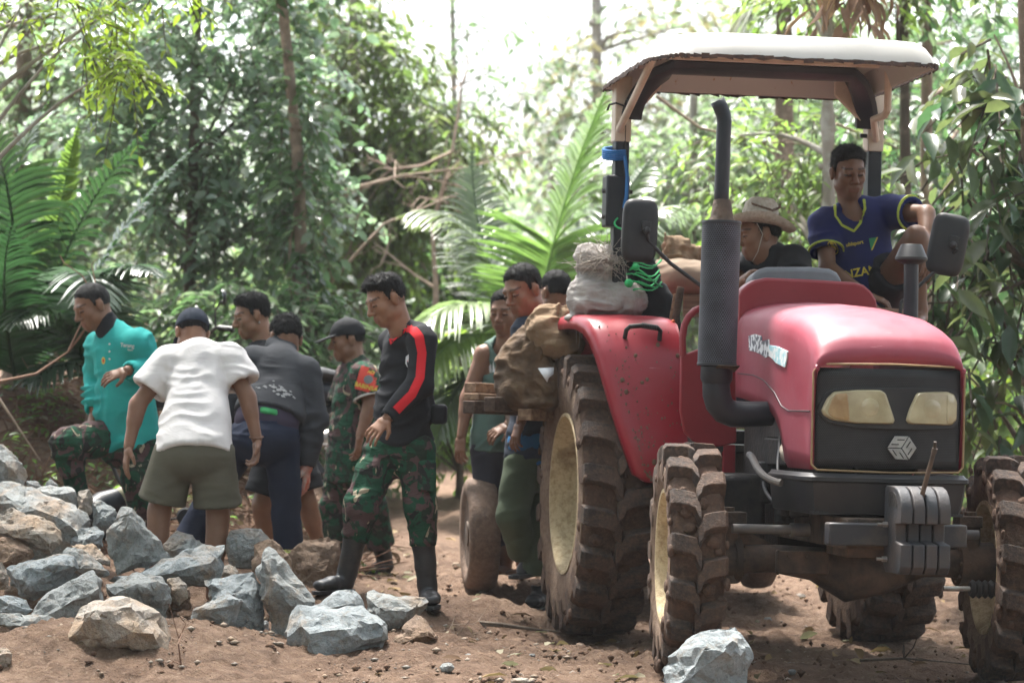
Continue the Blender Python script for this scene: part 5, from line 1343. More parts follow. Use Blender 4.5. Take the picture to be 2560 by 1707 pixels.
b = MB(); b.loft([roof_ring(.07, rz + .098), roof_ring(.035, rz + .03), roof_ring(.018, rz - .004), roof_ring(0, rz - .006), roof_ring(.012, rz + .03), roof_ring(.045, rz + .085), roof_ring(.075, rz + .112), roof_ring(.13, rz + .125), roof_ring(.35, rz + .135)], True, True)
rf = b.build('roof', M['canopy'], TR, angle=.8)
b = MB(); rd = random.Random(3); e = roof_ring(-.004, rz - .006)
for i in range(len(e)):
    p, q = e[i], e[(i + 1) % len(e)]; m = 5
    for k in range(m):
        u, v = p.lerp(q, k / m), p.lerp(q, (k + 1) / m); d0, d1 = rd.uniform(.002, .016), rd.uniform(.002, .016); w = Vector((0, 0, .014))
        b.add([u + w * rd.uniform(.3, 1), v + w * rd.uniform(.3, 1), v - Vector((0, 0, d1)), u - Vector((0, 0, d0))], [(0, 1, 2, 3)])
o = b.build('roof_edge', M['canopy_edge'], rf, smooth=False); md = o.modifiers.new('thick', 'SOLIDIFY'); md.thickness = .006; md.offset = 0
q0 = Vector((xl - .02, yp - .05, 2.56)); q1 = TY(*gR(395, 225), 1.0); b = MB(); b.tube([q0, q0.lerp(q1, .15) + Vector((0, 0, .0)), q1 + Vector((0, 0, .01))], .019, 10); b.build('roof_brace', M['cream'], TR)
b = MB(); b.tube([Vector((xr + .0, yp - .05, 2.56)), TY(*gR(1800, 610), 1.72), TY(*gR(1870, 585), 1.60), TY(*gR(1888, 550), 1.55), TY(*gR(1893, 400), 1.50), TY(*gR(1893, 260), 1.45) + Vector((0, 0, .03))], .019, 10); b.build('roof_brace', M['cream'], TR)
b = MB(); b.prism([(0, 0), (.07, 0), (.25, .17), (.25, .24), (.16, .24)], (xr + .03, yp - .02, 2.61), (-1, 0, 0), (0, 0, 1), (0, -.035, 0)); b.build('roof_gusset', M['cream'], TR, bevel=.005); b = MB(); b.prism([(0, 0), (.07, 0), (.22, .17), (.22, .24), (.14, .24)], (xl - .03, yp - .02, 2.61), (1, 0, 0), (0, 0, 1), (0, -.035, 0)); b.build('roof_gusset', M['cream'], TR, bevel=.005)
b = MB(); b.box((-.08, 1.40, rz + .07), (1.15, .05, .03)); b.box((-.08, .85, rz + .085), (1.1, .05, .03)); b.build('roof_rib', M['cream'], rf)

# exhaust with perforated guard
ex, ey = -.545, .20
def EX(px, py): return TY(px, py, ey)
e0, e1 = EX(1792, 914), EX(1804, 554); axis = (e1 - e0).normalized(); gl = (e1 - e0).length
ge = empty('exhaust', e0); ge.parent = TR; ge.rotation_euler = axis.to_track_quat('Z', 'Y').to_euler()
b = MB(); b.lathe([(.080, 0), (.0875, .002), (.0875, gl), (.080, gl), (.078, gl - .01), (.078, .01)], (0, 0, 0), (0, 0, 1), 40, True); b.build('muffler_guard', M['guard'], ge, angle=.6)
b = MB(); b.cyl((0, 0, .01), (0, 0, gl - .006), .077, None, 28); b.build('muffler', M['black_steel'], ge)
b = MB()
for zz in (.006, gl - .006):
    b = MB(); b.lathe([(.0885, zz - .008), (.0905, zz), (.0885, zz + .008), (.080, zz)], (0, 0, 0), (0, 0, 1), 36, True)
    b.build('guard_band', M['dark_blue_steel'], ge)
b = MB(); b.lathe([(.060, gl), (.052, gl + .02), (.040, gl + .09), (.036, gl + .10)], (0, 0, 0), (0, 0, 1), 24); b.build('muffler_cone', M['dusty_iron'], ge)
inv = (_TM @ ge.matrix_basis).inverted()
def EL(px, py): return ge.matrix_basis.inverted() @ EX(px, py)
sp = [EL(1802, 552), EL(1804, 480), EL(1807, 400), EL(1809, 330), EL(1811, 305), EL(1808, 285), EL(1801, 268), EL(1793, 252)]
b = MB(); b.tube(sp, .0335, 22, False); o = b.build('stack_pipe', M['dark_blue_steel'], ge, angle=1.2); md = o.modifiers.new('thick', 'SOLIDIFY'); md.thickness = .004
b = MB(); b.tube([(0, 0, .0), (0, 0, -.06), (0, 0, -.09)], [.074, .074, .060], 12); b.tube([EL(*gG(*q)) for q in ((392, 690), (392, 780), (396, 850), (412, 910), (446, 955), (500, 978), (580, 982), (760, 975))], [.060, .062, .064, .064, .062, .060, .058, .055], 18); eb = b.build('exhaust_elbow', M['dark_blue_steel'], ge, bevel=.006)
b = MB(); q = EL(*gG(338, 835)); b.box((q.x, q.y - .064, q.z), (.022, .004, .085)); b.build('warning_label', M['yellow_tag'], eb)
b = MB(); b.box((-.06, -.03, -.012), (.10, .10, .006), rot3('Y', .25)); b.build('heat_shield', M['dusty_iron'], ge, bevel=.002)
# air intake stack on the other side
ax_, ay = .395, .35
i0, i1 = TY(2279, 830, ay), TY(2278, 650, ay); b = MB(); b.cyl(i0 - Vector((0, 0, .35)), i1, .034, None, 22); ai = b.build('air_intake', M['dark_blue_steel'], TR)
ca = (TY(2320, 650, ay) - TY(2242, 650, ay)).length / 2
b = MB(); b.lathe([(.036, -.02), (ca * .9, -.006), (ca, .0), (ca, .012), (ca * .96, .016), (ca * .66, .068), (ca * .60, .072), (.001, .074)], i1, (0, 0, 1), 32); b.build('intake_cap', M['plastic'], ai)
# mirrors on bent arms
def mirror(c, w, h, tilt, arm, yaw):
    root = empty('mirror', c); root.parent = TR; root.rotation_euler = (0, tilt, yaw)
    b = MB(); R = []
    for y, k in ((-.030, .62), (-.026, .84), (-.012, .98), (.0, 1.0), (.012, .98)):
        ring = []
        for i in range(28):
            t = 2 * PI * i / 28; cx_, sx_ = math.cos(t), math.sin(t)
            ring.append(Vector((math.copysign(abs(cx_) ** .42, cx_) * w * k, y, math.copysign(abs(sx_) ** .42, sx_) * h * (1 - (1 - k) * .6))))
        R.append(ring)
    b.loft(R, True, True); b.build('mirror_shell', M['plastic'], root, angle=.7)
    b = MB(); b.box((.02, -.035, .02), (.045, .02, .05)); b.ball((.02, -.05, .0), .018); b.build('mirror_joint', M['plastic'], root, bevel=.004)
    b = MB(); b.tube(arm, .0095, 8); b.build('mirror_arm', M['plastic'], TR)
d2_ = lambda x, y: (x * 1.0884, y * 1.0884)
ym = .95
c = TY(*d2_(1469, 530), ym); mirror(c, .088, .150, math.radians(2), [c + Vector((.02, -.05, .0)), TY(*d2_(1490, 555), ym - .02), TY(*d2_(1540, 605), ym), TY(*d2_(1608, 655), ym), TY(*d2_(1640, 670), ym)], math.radians(6))
c = TY(*d2_(2177, 562), ym); mirror(c, .092, .150, math.radians(10), [c + Vector((.03, -.05, -.02)), TY(*d2_(2180, 595), ym), TY(*d2_(2140, 630), ym), TY(*d2_(2070, 695), ym), TY(*d2_(2068, 720), ym)], math.radians(-10))
# torn stickers on the hood side
def flank(name, pix, mat, lift):
    q = [TX(*gG(*p), -.337) for p in pix]; b = MB(); r0 = [Vector((-.3375 - lift, p.y, p.z)) for p in q]
    b.loft([r0, [p + Vector((lift + .004, 0, 0)) for p in r0]], True, True); return b.build(name, mat, hood_o)
flank('sticker', [(612, 470), (650, 458), (690, 470), (695, 505), (740, 492), (748, 600), (720, 612), (690, 590), (660, 575), (615, 565)], M['sticker'], .005)
flank('sticker', [(748, 530), (800, 540), (865, 572), (862, 610), (850, 675), (790, 645), (770, 620), (746, 602)], M['sticker_blue'], .006)
# steel step, cables on the left post
b = MB(); b.tube([P(1519, 275, 15.05), P(1524, 262, 15.0), P(1540, 258, 14.97), P(1560, 265, 15.0), P(1564, 300, 15.03), P(1562, 380, 15.03), P(1556, 480, 15.02), P(1550, 560, 15.0)], .006, 6); o = b.build('cable', M['plastic'], TR); o.matrix_parent_inverse = _TI
b = MB()
for k in range(5):
    b.tube([P(1538 + 30 * math.cos(t), 374 + k * 5 + 5 * math.sin(t), 15.08 - .085 * math.sin(t)) for t in [2 * PI * i / 16 for i in range(17)]], .008, 6, False)
b.tube([P(1562, 390, 15.0), P(1568, 440, 14.98), P(1566, 490, 14.98), P(1560, 520, 15.0)], .010, 6)
o = b.build('blue_rope', M['rope_blue'], None); tag(o, 'coil of blue rope tied round the canopy post above the white sack', 'rope')
# ------------------------------------------------------------------ people: signed-distance bodies meshed on a grid
def surface_nets(d, org, h):
    s = d < 0
    c = s[:-1, :-1, :-1].astype(np.int8)
    for dx, dy, dz in ((1,0,0),(0,1,0),(0,0,1),(1,1,0),(1,0,1),(0,1,1),(1,1,1)):
        c = c + s[dx:dx + c.shape[0], dy:dy + c.shape[1], dz:dz + c.shape[2]]
    act = (c > 0) & (c < 8)
    ai = np.argwhere(act); idm = np.full(act.shape, -1, np.int32); idm[act] = np.arange(len(ai))
    acc = np.zeros((len(ai), 3), np.float32); cnt = np.zeros((len(ai), 1), np.float32)
    cor = [(0,0,0),(1,0,0),(0,1,0),(1,1,0),(0,0,1),(1,0,1),(0,1,1),(1,1,1)]
    vals = [d[ai[:,0] + a, ai[:,1] + b, ai[:,2] + e] for a, b, e in cor]
    for i, j in ((0,1),(2,3),(4,5),(6,7),(0,2),(1,3),(4,6),(5,7),(0,4),(1,5),(2,6),(3,7)):
        v0, v1 = vals[i], vals[j]; m = (v0 < 0) != (v1 < 0)
        t = np.where(m, v0 / np.where(m, v0 - v1, 1), 0)[:, None]
        p = np.array(cor[i], np.float32) + t * (np.array(cor[j], np.float32) - np.array(cor[i], np.float32))
        acc += p * m[:, None]; cnt += m[:, None]
    V = (ai + acc / np.maximum(cnt, 1)) * h + org
    Fs = []
    def quads(m, f, ax):
        I = np.argwhere(m)
        if len(I) == 0: return
        fl = f[m]
        o = [(0,1),(1,2),(2,0)]
        b, c_ = (ax + 1) % 3, (ax + 2) % 3
        def at(db, dc):
            J = I.copy(); J[:, b] += db; J[:, c_] += dc; return idm[J[:,0], J[:,1], J[:,2]]
        q = np.stack([at(-1, -1), at(0, -1), at(0, 0), at(-1, 0)], 1)
        q[~fl] = q[~fl][:, ::-1]
        Fs.append(q[(q >= 0).all(1)])
    for ax in range(3):
        sl0 = [slice(1, -1)] * 3; sl1 = [slice(1, -1)] * 3
        sl0[ax] = slice(0, -1); sl1[ax] = slice(1, None)
        a, b_ = s[tuple(sl0)], s[tuple(sl1)]
        m0 = a != b_
        full = np.zeros(idm.shape, bool); fl = np.zeros(idm.shape, bool)
        ins = [slice(1, None)] * 3; ins[ax] = slice(0, None)
        full[tuple(ins)] = m0[tuple(slice(0, full[tuple(ins)].shape[k]) for k in range(3))]
        fl[tuple(ins)] = a[tuple(slice(0, full[tuple(ins)].shape[k]) for k in range(3))]
        quads(full, fl, ax)
    return V.astype(np.float32), np.concatenate(Fs)

class Prim:
    def __init__(s, f, lo, hi, k=.02, op='u'):
        s.f, s.lo, s.hi, s.k, s.op = f, np.array(lo), np.array(hi), k, op
A3 = lambda v: np.array(v[:], np.float32)
def cone(a, b, r1, r2, k=.02, op='u'):
    a, b = A3(a), A3(b); ba = b - a; L2 = max(float(ba @ ba), 1e-9); R = max(r1, r2)
    def f(p):
        t = np.clip(((p - a) @ ba) / L2, 0, 1)
        return np.linalg.norm(p - a - t[..., None] * ba, axis=-1) - (r1 + (r2 - r1) * t)
    return Prim(f, np.minimum(a, b) - R, np.maximum(a, b) + R, k, op)
def econe(a, b, side, ra, rb, k=.03, op='u'):
    """elliptical limb: ra, rb = (half width along side, half depth) at each end"""
    a, b = A3(a), A3(b); ba = b - a; L2 = max(float(ba @ ba), 1e-9); w = ba / math.sqrt(L2)
    sd = A3(side); sd = sd - w * (sd @ w); sd /= np.linalg.norm(sd); dp = np.cross(w, sd); R = max(*ra, *rb)
    def f(p):
        q = p - a; t = np.clip((q @ ba) / L2, 0, 1); e = q - t[..., None] * ba
        ru = ra[0] + (rb[0] - ra[0]) * t; rv = ra[1] + (rb[1] - ra[1]) * t
        u, v, x = e @ sd, e @ dp, e @ w
        n = np.sqrt((u / ru) ** 2 + (v / rv) ** 2 + (x / np.minimum(ru, rv)) ** 2)
        g = np.sqrt((u / ru ** 2) ** 2 + (v / rv ** 2) ** 2 + (x / np.minimum(ru, rv) ** 2) ** 2)
        return n * (n - 1) / np.maximum(g, 1e-6)
    return Prim(f, np.minimum(a, b) - R, np.maximum(a, b) + R, k, op)
def ell(c, ax, r, k=.02, op='u'):
    c = A3(c); Mx = np.array([A3(x) for x in ax]); r = np.array(r, np.float32); R = float(r.max())
    def f(p):
        q = (p - c) @ Mx.T; n = np.linalg.norm(q / r, axis=-1); g = np.linalg.norm(q / r ** 2, axis=-1)
        return np.where(g > 1e-6, n * (n - 1) / np.maximum(g, 1e-6), -r.min())
    return Prim(f, c - R, c + R, k, op)
def half(c, n, op='i'):
    """keeps the side the normal n points away from (op i)"""
    c, n = A3(c), A3(n); n = n / np.linalg.norm(n)
    return Prim(lambda p: (p - c) @ n, (-1e3,) * 3, (1e3,) * 3, .004, op)
def fn(f, op='i', k=.006): return Prim(f, (-1e3,) * 3, (1e3,) * 3, k, op)

def mesh_field(prims, h):
    us = [q for q in prims if q.op == 'u']
    lo = np.min([q.lo for q in us], 0) - 4 * h; hi = np.max([q.hi for q in us], 0) + 4 * h
    n = np.ceil((hi - lo) / h).astype(int) + 1
    ax = [lo[i] + np.arange(n[i]) * h for i in range(3)]
    d = np.full(n, .3, np.float32)
    for q in prims:
        mg = q.k + 4 * h
        i0 = np.clip(np.floor((q.lo - mg - lo) / h).astype(int), 0, n); i1 = np.clip(np.ceil((q.hi + mg - lo) / h).astype(int) + 1, 0, n)
        if (i1 <= i0).any(): continue
        sl = tuple(slice(a, b) for a, b in zip(i0, i1))
        G = np.stack(np.meshgrid(*[ax[i][sl[i]] for i in range(3)], indexing='ij'), -1).astype(np.float32)
        e = q.f(G).astype(np.float32); cur = d[sl]; k = q.k
        if q.op == 'u':
            t = np.clip(.5 + .5 * (cur - e) / k, 0, 1); d[sl] = cur * (1 - t) + e * t - k * t * (1 - t)
        else:
            if q.op == 's': e = -e
            t = np.clip(.5 - .5 * (cur - e) / k, 0, 1); d[sl] = cur * (1 - t) + e * t + k * t * (1 - t)
    return surface_nets(d, lo.astype(np.float32), h)

def vnormals(V, Fq):
    n = np.zeros_like(V); a, b, c = V[Fq[:, 0]], V[Fq[:, 1]], V[Fq[:, 2]]
    fnr = np.cross(b - a, c - a)
    for k in range(Fq.shape[1]): np.add.at(n, Fq[:, k], fnr)
    return n / (np.linalg.norm(n, axis=1, keepdims=True) + 1e-12)

def wrinkle(V, Fq, amp, scale=(16, 16, 30), seed=0):
    """folds: long ridges bunched in some places, calm in others"""
    N = vnormals(V, Fq); S = np.array(scale, np.float32)
    warp = np.stack([vnoise(V * 4, seed + 1), vnoise(V * 4, seed + 2), vnoise(V * 4, seed + 3)], -1) * .09
    q = (V + warp) * S * np.array([.34, .34, .85]) ; r = 1 - np.abs(vnoise(q, seed)) * 2.2
    q2 = (V[:, [2, 0, 1]] + warp) * S[0] * np.array([.45, 1.2, 1.2]); r2 = 1 - np.abs(vnoise(q2, seed + 5)) * 2.2
    mask = np.clip(vnoise(V * 5.5, seed + 11) * 1.3 + .45, 0.05, 1); m2 = np.clip(vnoise(V * 4.5, seed + 17) * 1.3 + .1, 0, 1)
    low = vnoise(V * 6, seed + 7)
    return V + N * (amp * (np.clip(r, -.5, 1) * mask * .95 + np.clip(r2, -.5, 1) * m2 * .7 + low * .45))[:, None]

class Head:
    def __init__(s, c, fwd, up, k=1.0):
        s.c = Vector(c); s.F = Vector(fwd).normalized(); u = Vector(up); s.U = (u - s.F * u.dot(s.F)).normalized()
        s.S = s.U.cross(s.F).normalized(); s.k = k            # S: the person's left
    def p(s, a, f, u): return s.c + (s.S * a + s.F * f + s.U * u) * s.k
    def loc(s, V):
        q = (V - A3(s.c)) / s.k; return q @ A3(s.S), q @ A3(s.F), q @ A3(s.U)
    def prims(s, neck):
        k = s.k; ax = (s.S, s.F, s.U); e = lambda c, r, kk=.02, op='u': ell(s.p(*c), ax, [x * k for x in r], kk * k, op)
        c = lambda a, b, r1, r2, kk=.012: cone(s.p(*a), s.p(*b), r1 * k, r2 * k, kk * k)
        L = [e((0, -.012, .035), (.074, .094, .086)), e((0, .028, -.04), (.058, .064, .072), .03), e((0, .066, -.094), (.024, .02, .018), .03), cone(s.p(0, -.028, -.03), neck, .055 * k, .060 * k, .03)]
        for q in (-1, 1):
            L += [e((q * .046, .012, -.06), (.02, .03, .022), .03), e((q * .042, .060, -.016), (.018, .018, .018), .03),
                  e((q * .078, -.010, -.006), (.010, .019, .033), .008), e((q * .084, -.018, .006), (.007, .014, .018), .006)]
        L += [c((-.040, .078, .030), (.040, .078, .030), .010, .010, .025), c((0, .090, .012), (0, .112, -.024), .009, .0125), e((-.013, .100, -.030), (.010, .012, .008), .008), e((.013, .100, -.030), (.010, .012, .008), .008),
              c((-.022, .084, -.058), (.022, .084, -.058), .008, .008, .012), c((-.018, .083, -.073), (.018, .083, -.073), .009, .009, .012)]
        for q in (-1, 1): L += [e((q * .033, .105, .006), (.019, .020, .012), .016, 's'), e((q * .033, .081, .006), (.014, .012, .011), .006)]
        L.append(Prim(lambda p: cone(s.p(-.024, .098, -.066), s.p(.024, .098, -.066), .002, .002).f(p), A3(s.c) - .2, A3(s.c) + .2, .006, 's'))
        return L
    def tint(s, V):
        a, f, u = s.loc(V); a = np.abs(a); T = np.ones((len(V), 3), np.float32); fr = f > .05
        brow = fr & (a > .012) & (a < .056) & (np.abs(u - (.036 - (a - .03) ** 2 * 3)) < .0045); T[brow] = (.30, .28, .28)
        lash = fr & (np.abs(a - .033) < .017) & (np.abs(u - .004) < .0040); T[lash] = (.16, .14, .15)
        
        lip = fr & (a < .027) & (np.abs(u + .066) < .0125) & (f > .07); T[lip] = (.86, .68, .70)
        bl = (u < -.03) & fr; T[bl & ~lip] *= .93
        T *= (.93 + .14 * (np.clip(vnoise(V * 40) * .5 + .5, 0, 1)))[:, None]
        return T
    def hair(s, t=.012, cut=0.0, quiff=0.0, side=None):
        """hair cap following the hairline; side = thinner sides"""
        k = s.k; ax = (s.S, s.F, s.U)
        xs = np.array([-.14, -.085, -.05, -.028, -.022, .010, .014, .024, .034, .052, .075, .10, .14]); us = np.array([-.062, -.054, -.040, -.012, .030, .032, .000, .004, .048, .066, .092, .104, .11]) + cut
        def above(p):
            q = (p - A3(s.c)) / k; ff = q @ A3(s.F); uu = q @ A3(s.U); aa = np.abs(q @ A3(s.S))
            return uu - np.interp(ff + .010 * np.clip((aa - .03) / .04, 0, 1), xs, us) + .004 * vnoise(p * 70, 2), uu, ff
        skull = ell(s.p(0, -.012, .035), ax, [.0745 * k, .0945 * k, .0865 * k])
        def cap_(p):
            ab, uu, ff = above(p); hi = np.clip((uu - .045) / .05, 0, 1); tt = (side if side is not None else t * .45); tt = tt + (t - tt) * hi
            return skull.f(p) - k * (.0015 + tt * np.clip(ab / .030, 0, 1) + quiff * hi * np.clip((ff + .03) / .07, 0.25, 1) * .8)
        L = [Prim(cap_, skull.lo - .05, skull.hi + .05, .01)]
        def f(p): return -above(p)[0] * .7 * k
        L.append(fn(f, 'i', .004)); return L

def hand(w, d, n, side, curl=.35, k=1.0, spread=1.0, thumb=.8):
    """palm, four unequal fingers and a side thumb; w wrist, d pointing direction, n towards the palm's inner face, side = thumb side sign"""
    w = Vector(w); d = Vector(d).normalized(); n = Vector(n); n = (n - d * n.dot(d)).normalized(); s = d.cross(n).normalized() * side
    L = [econe(w, w + d * .03 * k, s, (.026 * k, .019 * k), (.034 * k, .017 * k), .012), econe(w + d * .03 * k, w + d * .080 * k, s, (.034 * k, .016 * k), (.039 * k, .014 * k), .01)]
    for i, (o, ln) in enumerate(((.030, .072), (.010, .081), (-.011, .076), (-.030, .060))):
        b = w + d * (.086 - abs(o) * .12) * k + s * o * k; cu = curl * (1 + .15 * i); di = (d + s * o * 5.2 * spread).normalized(); L3 = ln * k
        pts = [b]; ang = cu * .45
        for fr, da in ((.45, cu), (.30, cu * 1.1), (.25, cu * .8)):
            dd = di * math.cos(ang) + n * math.sin(ang); pts.append(pts[-1] + dd * L3 * fr); ang += da
        for q in range(3): L.append(cone(pts[q], pts[q + 1], (.0092 - .0008 * q) * k, (.0086 - .0009 * q) * k, .004))
    b = w + d * .022 * k + s * .026 * k; d1 = (d * .62 + s * .72 * thumb + n * .35).normalized(); m = b + d1 * .042 * k; d2v = (d * .85 + s * .30 * thumb + n * .38).normalized()
    L += [cone(b, m, .014 * k, .0105 * k, .012), cone(m, m + d2v * .034 * k, .0103 * k, .0082 * k, .005)]
    return L

def person(label, base, J, hd, clothes, skin='skin', hk=1.0, hair=None, hands=(), body_h=.0085, grp=None, exposed_legs=(), feet=(), chest=1.0, arms=('L', 'R'), bare=False):
    """J: joints (world). clothes: list of callables adding children. Returns root and helpers"""
    root = empty('person', base, label, 'person', grp); off = root.location
    H = hd; neck = J['neck']
    shm = (J['shL'] + J['shR']) / 2; hpm = (J['hpL'] + J['hpR']) / 2; sd = (J['shL'] - J['shR']).normalized(); hs = (J['hpL'] - J['hpR']).normalized()
    def torso(g=0.0, c=1.0):
        w = shm.lerp(hpm, .62); ms = (sd + hs).normalized(); up = (shm - hpm).normalized(); hw = (J['shL'] - J['shR']).length / 2
        L = [econe(shm - up * .03, w, ms, ((hw * .86) * c + g, .092 * c + g), (.135 * c + g, .098 * c + g), .04), econe(w, hpm + up * .02, (ms + hs), (.135 * c + g, .098 * c + g), (.155 * c + g, .108 * c + g), .05),
             cone(J['shL'], shm + up * .02, .050 + g, .055 + g, .04), cone(J['shR'], shm + up * .02, .050 + g, .055 + g, .04), cone(neck, shm + up * .01, .060 + g * .6, .075 + g, .04)]
        return L
    def arm(s, g0=0.0, g1=0.0, g2=0.0, up_to=1.0, fore=True):
        a, e, w = J['sh' + s], J['el' + s], J['wr' + s]
        L = [cone(a, a.lerp(e, min(up_to, 1)), .052 + g0, .042 + g1 if up_to >= 1 else .052 + g1, .03)]
        if fore: L.append(cone(e, w, .041 + g1, .0275 + g2, .02)); L.append(cone(e.lerp(w, .12), e.lerp(w, .4), .041 + g1, .037 + g1, .02))
        return L
    def leg(s, g=0.0, g2=0.0, shin=True, cut=1.0):
        a, k_, n_ = J['hp' + s], J['kn' + s], J['an' + s]
        L = [cone(a, a.lerp(k_, cut), .088 + g, (.088 + (.057 - .088) * cut) + g, .03)]
        if shin: L += [cone(k_, n_, .054 + g, .036 + g2, .02), cone(k_.lerp(n_, .12), k_.lerp(n_, .45), .050 + g, .050 + g, .03)]
        return L
    ctx = dict(J=J, torso=torso, arm=arm, leg=leg, H=H, root=root, off=off, sd=sd, hs=hs, shm=shm, hpm=hpm)
    parts = []
    L = torso(0, chest)
    for s in arms: L += arm(s)
    for s in exposed_legs: L += leg(s)
    for (s, toe, hgt) in feet:
        a = J['an' + s]; t = Vector(toe); L += [cone(a, a + Vector((0, 0, -hgt * .6)), .036, .036, .02), econe(a + Vector((0, 0, -hgt * .7)), t, Vector((0, 0, 1)), (.032, .034), (.016, .042), .02)]
    parts.append(mesh_field(L, body_h))
    hp = H.prims(neck); hv = mesh_field(hp, .0052 * hk)
    parts.append(hv)
    nb = len(parts[0][0]); tint = [np.ones((nb, 3), np.float32) * (.93 + .1 * np.clip(vnoise(parts[0][0] * 20), 0, 1))[:, None], H.tint(hv[0])]
    for hn in hands:
        v = mesh_field(hn, .0042); parts.append(v); tint.append(np.ones((len(v[0]), 3), np.float32) * .96)
    b0 = 0; Fs = []
    for v, f in parts: Fs.append(f + b0); b0 += len(v)
    bo = mesh_np('body', np.concatenate([p[0] for p in parts]), np.concatenate(Fs), M[skin], root, off, attr={'tint': np.concatenate(tint)})
    ctx['body'] = bo
    if hair:
        V, Fq = mesh_field(H.hair(**hair[1]), .0052)
        N = vnormals(V, Fq); V = V + N * (.0026 * vnoise(V * np.array([60, 60, 40]), 3) + .0012 * vnoise(V * 170, 5))[:, None] * hair[2]
        rs = np.random.default_rng(len(V)); pick = rs.integers(0, len(V), 2600); a_, f_, u_ = H.loc(V[pick])
        comb = A3(H.F) * (np.clip(f_, -.05, .06) * 9)[:, None] - A3(H.U) * (.35 + .6 * (u_ < .06))[:, None] + rs.normal(size=(len(pick), 3)) * .45
        ln = (.006 + .010 * rs.random(len(pick))) * min(1.0, (hair[1].get('t', .01) + hair[1].get('quiff', 0)) / .012) + .003
        dd = N[pick] * .75 + comb * .7; dd /= np.linalg.norm(dd, axis=1, keepdims=True); B_ = V[pick] + dd * ln[:, None]; A_ = V[pick] - N[pick] * .003
        u1 = np.cross(dd, N[pick] + .1); u1 /= np.linalg.norm(u1, axis=1, keepdims=True) + 1e-9; w1 = np.cross(dd, u1); SV = []
        for k_ in range(3): SV.append(A_ + (u1 * math.cos(2.094 * k_) + w1 * math.sin(2.094 * k_)) * .0016)
        SV = np.stack(SV + [B_], 1).reshape(-1, 3); b4 = (np.arange(len(pick)) * 4)[:, None, None] + len(V)
        mesh_np('hair', np.concatenate([V, SV]), [Fq, (np.array([(0, 1, 3), (1, 2, 3), (2, 0, 3)])[None] + b4).reshape(-1, 3)], M[hair[0]], root, off)
    for c in clothes: c(ctx)
    return ctx

def garment(name, prims, mat, ctx, h=.0095, wr=.007, seed=1, parent=None, scale=(14, 14, 26)):
    V, Fq = mesh_field(prims, h)
    if wr: V = wrinkle(V, Fq, wr, scale, seed)
    o = mesh_np(name, V, Fq, M[mat], parent or ctx['root'], ctx['off'])
    ctx[name] = (o, V, Fq)
    return o

def comp(sub, k=.03):
    """several shapes evaluated together, then joined to the rest as one"""
    us = [q for q in sub if q.op == 'u']
    def f(p):
        d = np.full(p.shape[:-1], .3, np.float32)
        for q in sub:
            e = q.f(p); kk = q.k
            if q.op == 'u': t = np.clip(.5 + .5 * (d - e) / kk, 0, 1); d = d * (1 - t) + e * t - kk * t * (1 - t)
            else:
                e = -e if q.op == 's' else e; t = np.clip(.5 - .5 * (d - e) / kk, 0, 1); d = d * (1 - t) + e * t + kk * t * (1 - t)
        return d
    return Prim(f, np.min([q.lo for q in us], 0), np.max([q.hi for q in us], 0), k)
def top(mat, sleeve='long', g=.020, hem=None, neck_r=.072, wr=.008, seed=1, name='shirt', chest=1.0, sl=.62, loose=.02, arms=('L', 'R'), wrist=.93, vneck=0):
    def f(c):
        J = c['J']; up = (c['shm'] - c['hpm']).normalized(); hc = c['hpm'] + up * (hem if hem is not None else -.03)
        L = c['torso'](g, chest)
        L.append(econe(c['hpm'] + up * .12, hc - up * .03, (c['sd'] + c['hs']), (.150 * chest + g, .108 * chest + g), (.165 * chest + g, .125 * chest + g), .04))
        L.append(half(hc, -up))
        nk = J['neck']; nd = (nk - c['shm']).normalized(); fw = c['H'].F
        L.append(cone(nk + nd * .10 + fw * .03, nk - nd * (.005 + vneck * .2) + fw * (.015 + vneck), neck_r, neck_r * .86, .008, 's'))
        for s in arms:
            a, e, w = J['sh' + s], J['el' + s], J['wr' + s]
            if sleeve == 'long':
                q = e.lerp(w, wrist); d = (w - e).normalized()
                L.append(comp([cone(a, e, .058 + g, .050 + g, .03), cone(e, q, .050 + g, .036 + g * .7, .02), cone(q + d * .06, q - d * .02, .045, .026, .004, 's')]))
            elif sleeve == 'short':
                q = a.lerp(e, sl); d = (e - a).normalized()
                L.append(comp([cone(a, q + d * .03, .060 + g, .058 + g + loose, .03), half(q, d), cone(q + d * .03, q - d * .05, .050 + g + loose - .004, .045, .004, 's')]))
            else:
                d = (a - c['shm']).normalized(); L.append(Prim(half(a - d * .012, d).f, A3(a) - .06, A3(a) + .06, .01, 'i'))
        garment(name, L, mat, c, wr=wr, seed=seed)
    return f
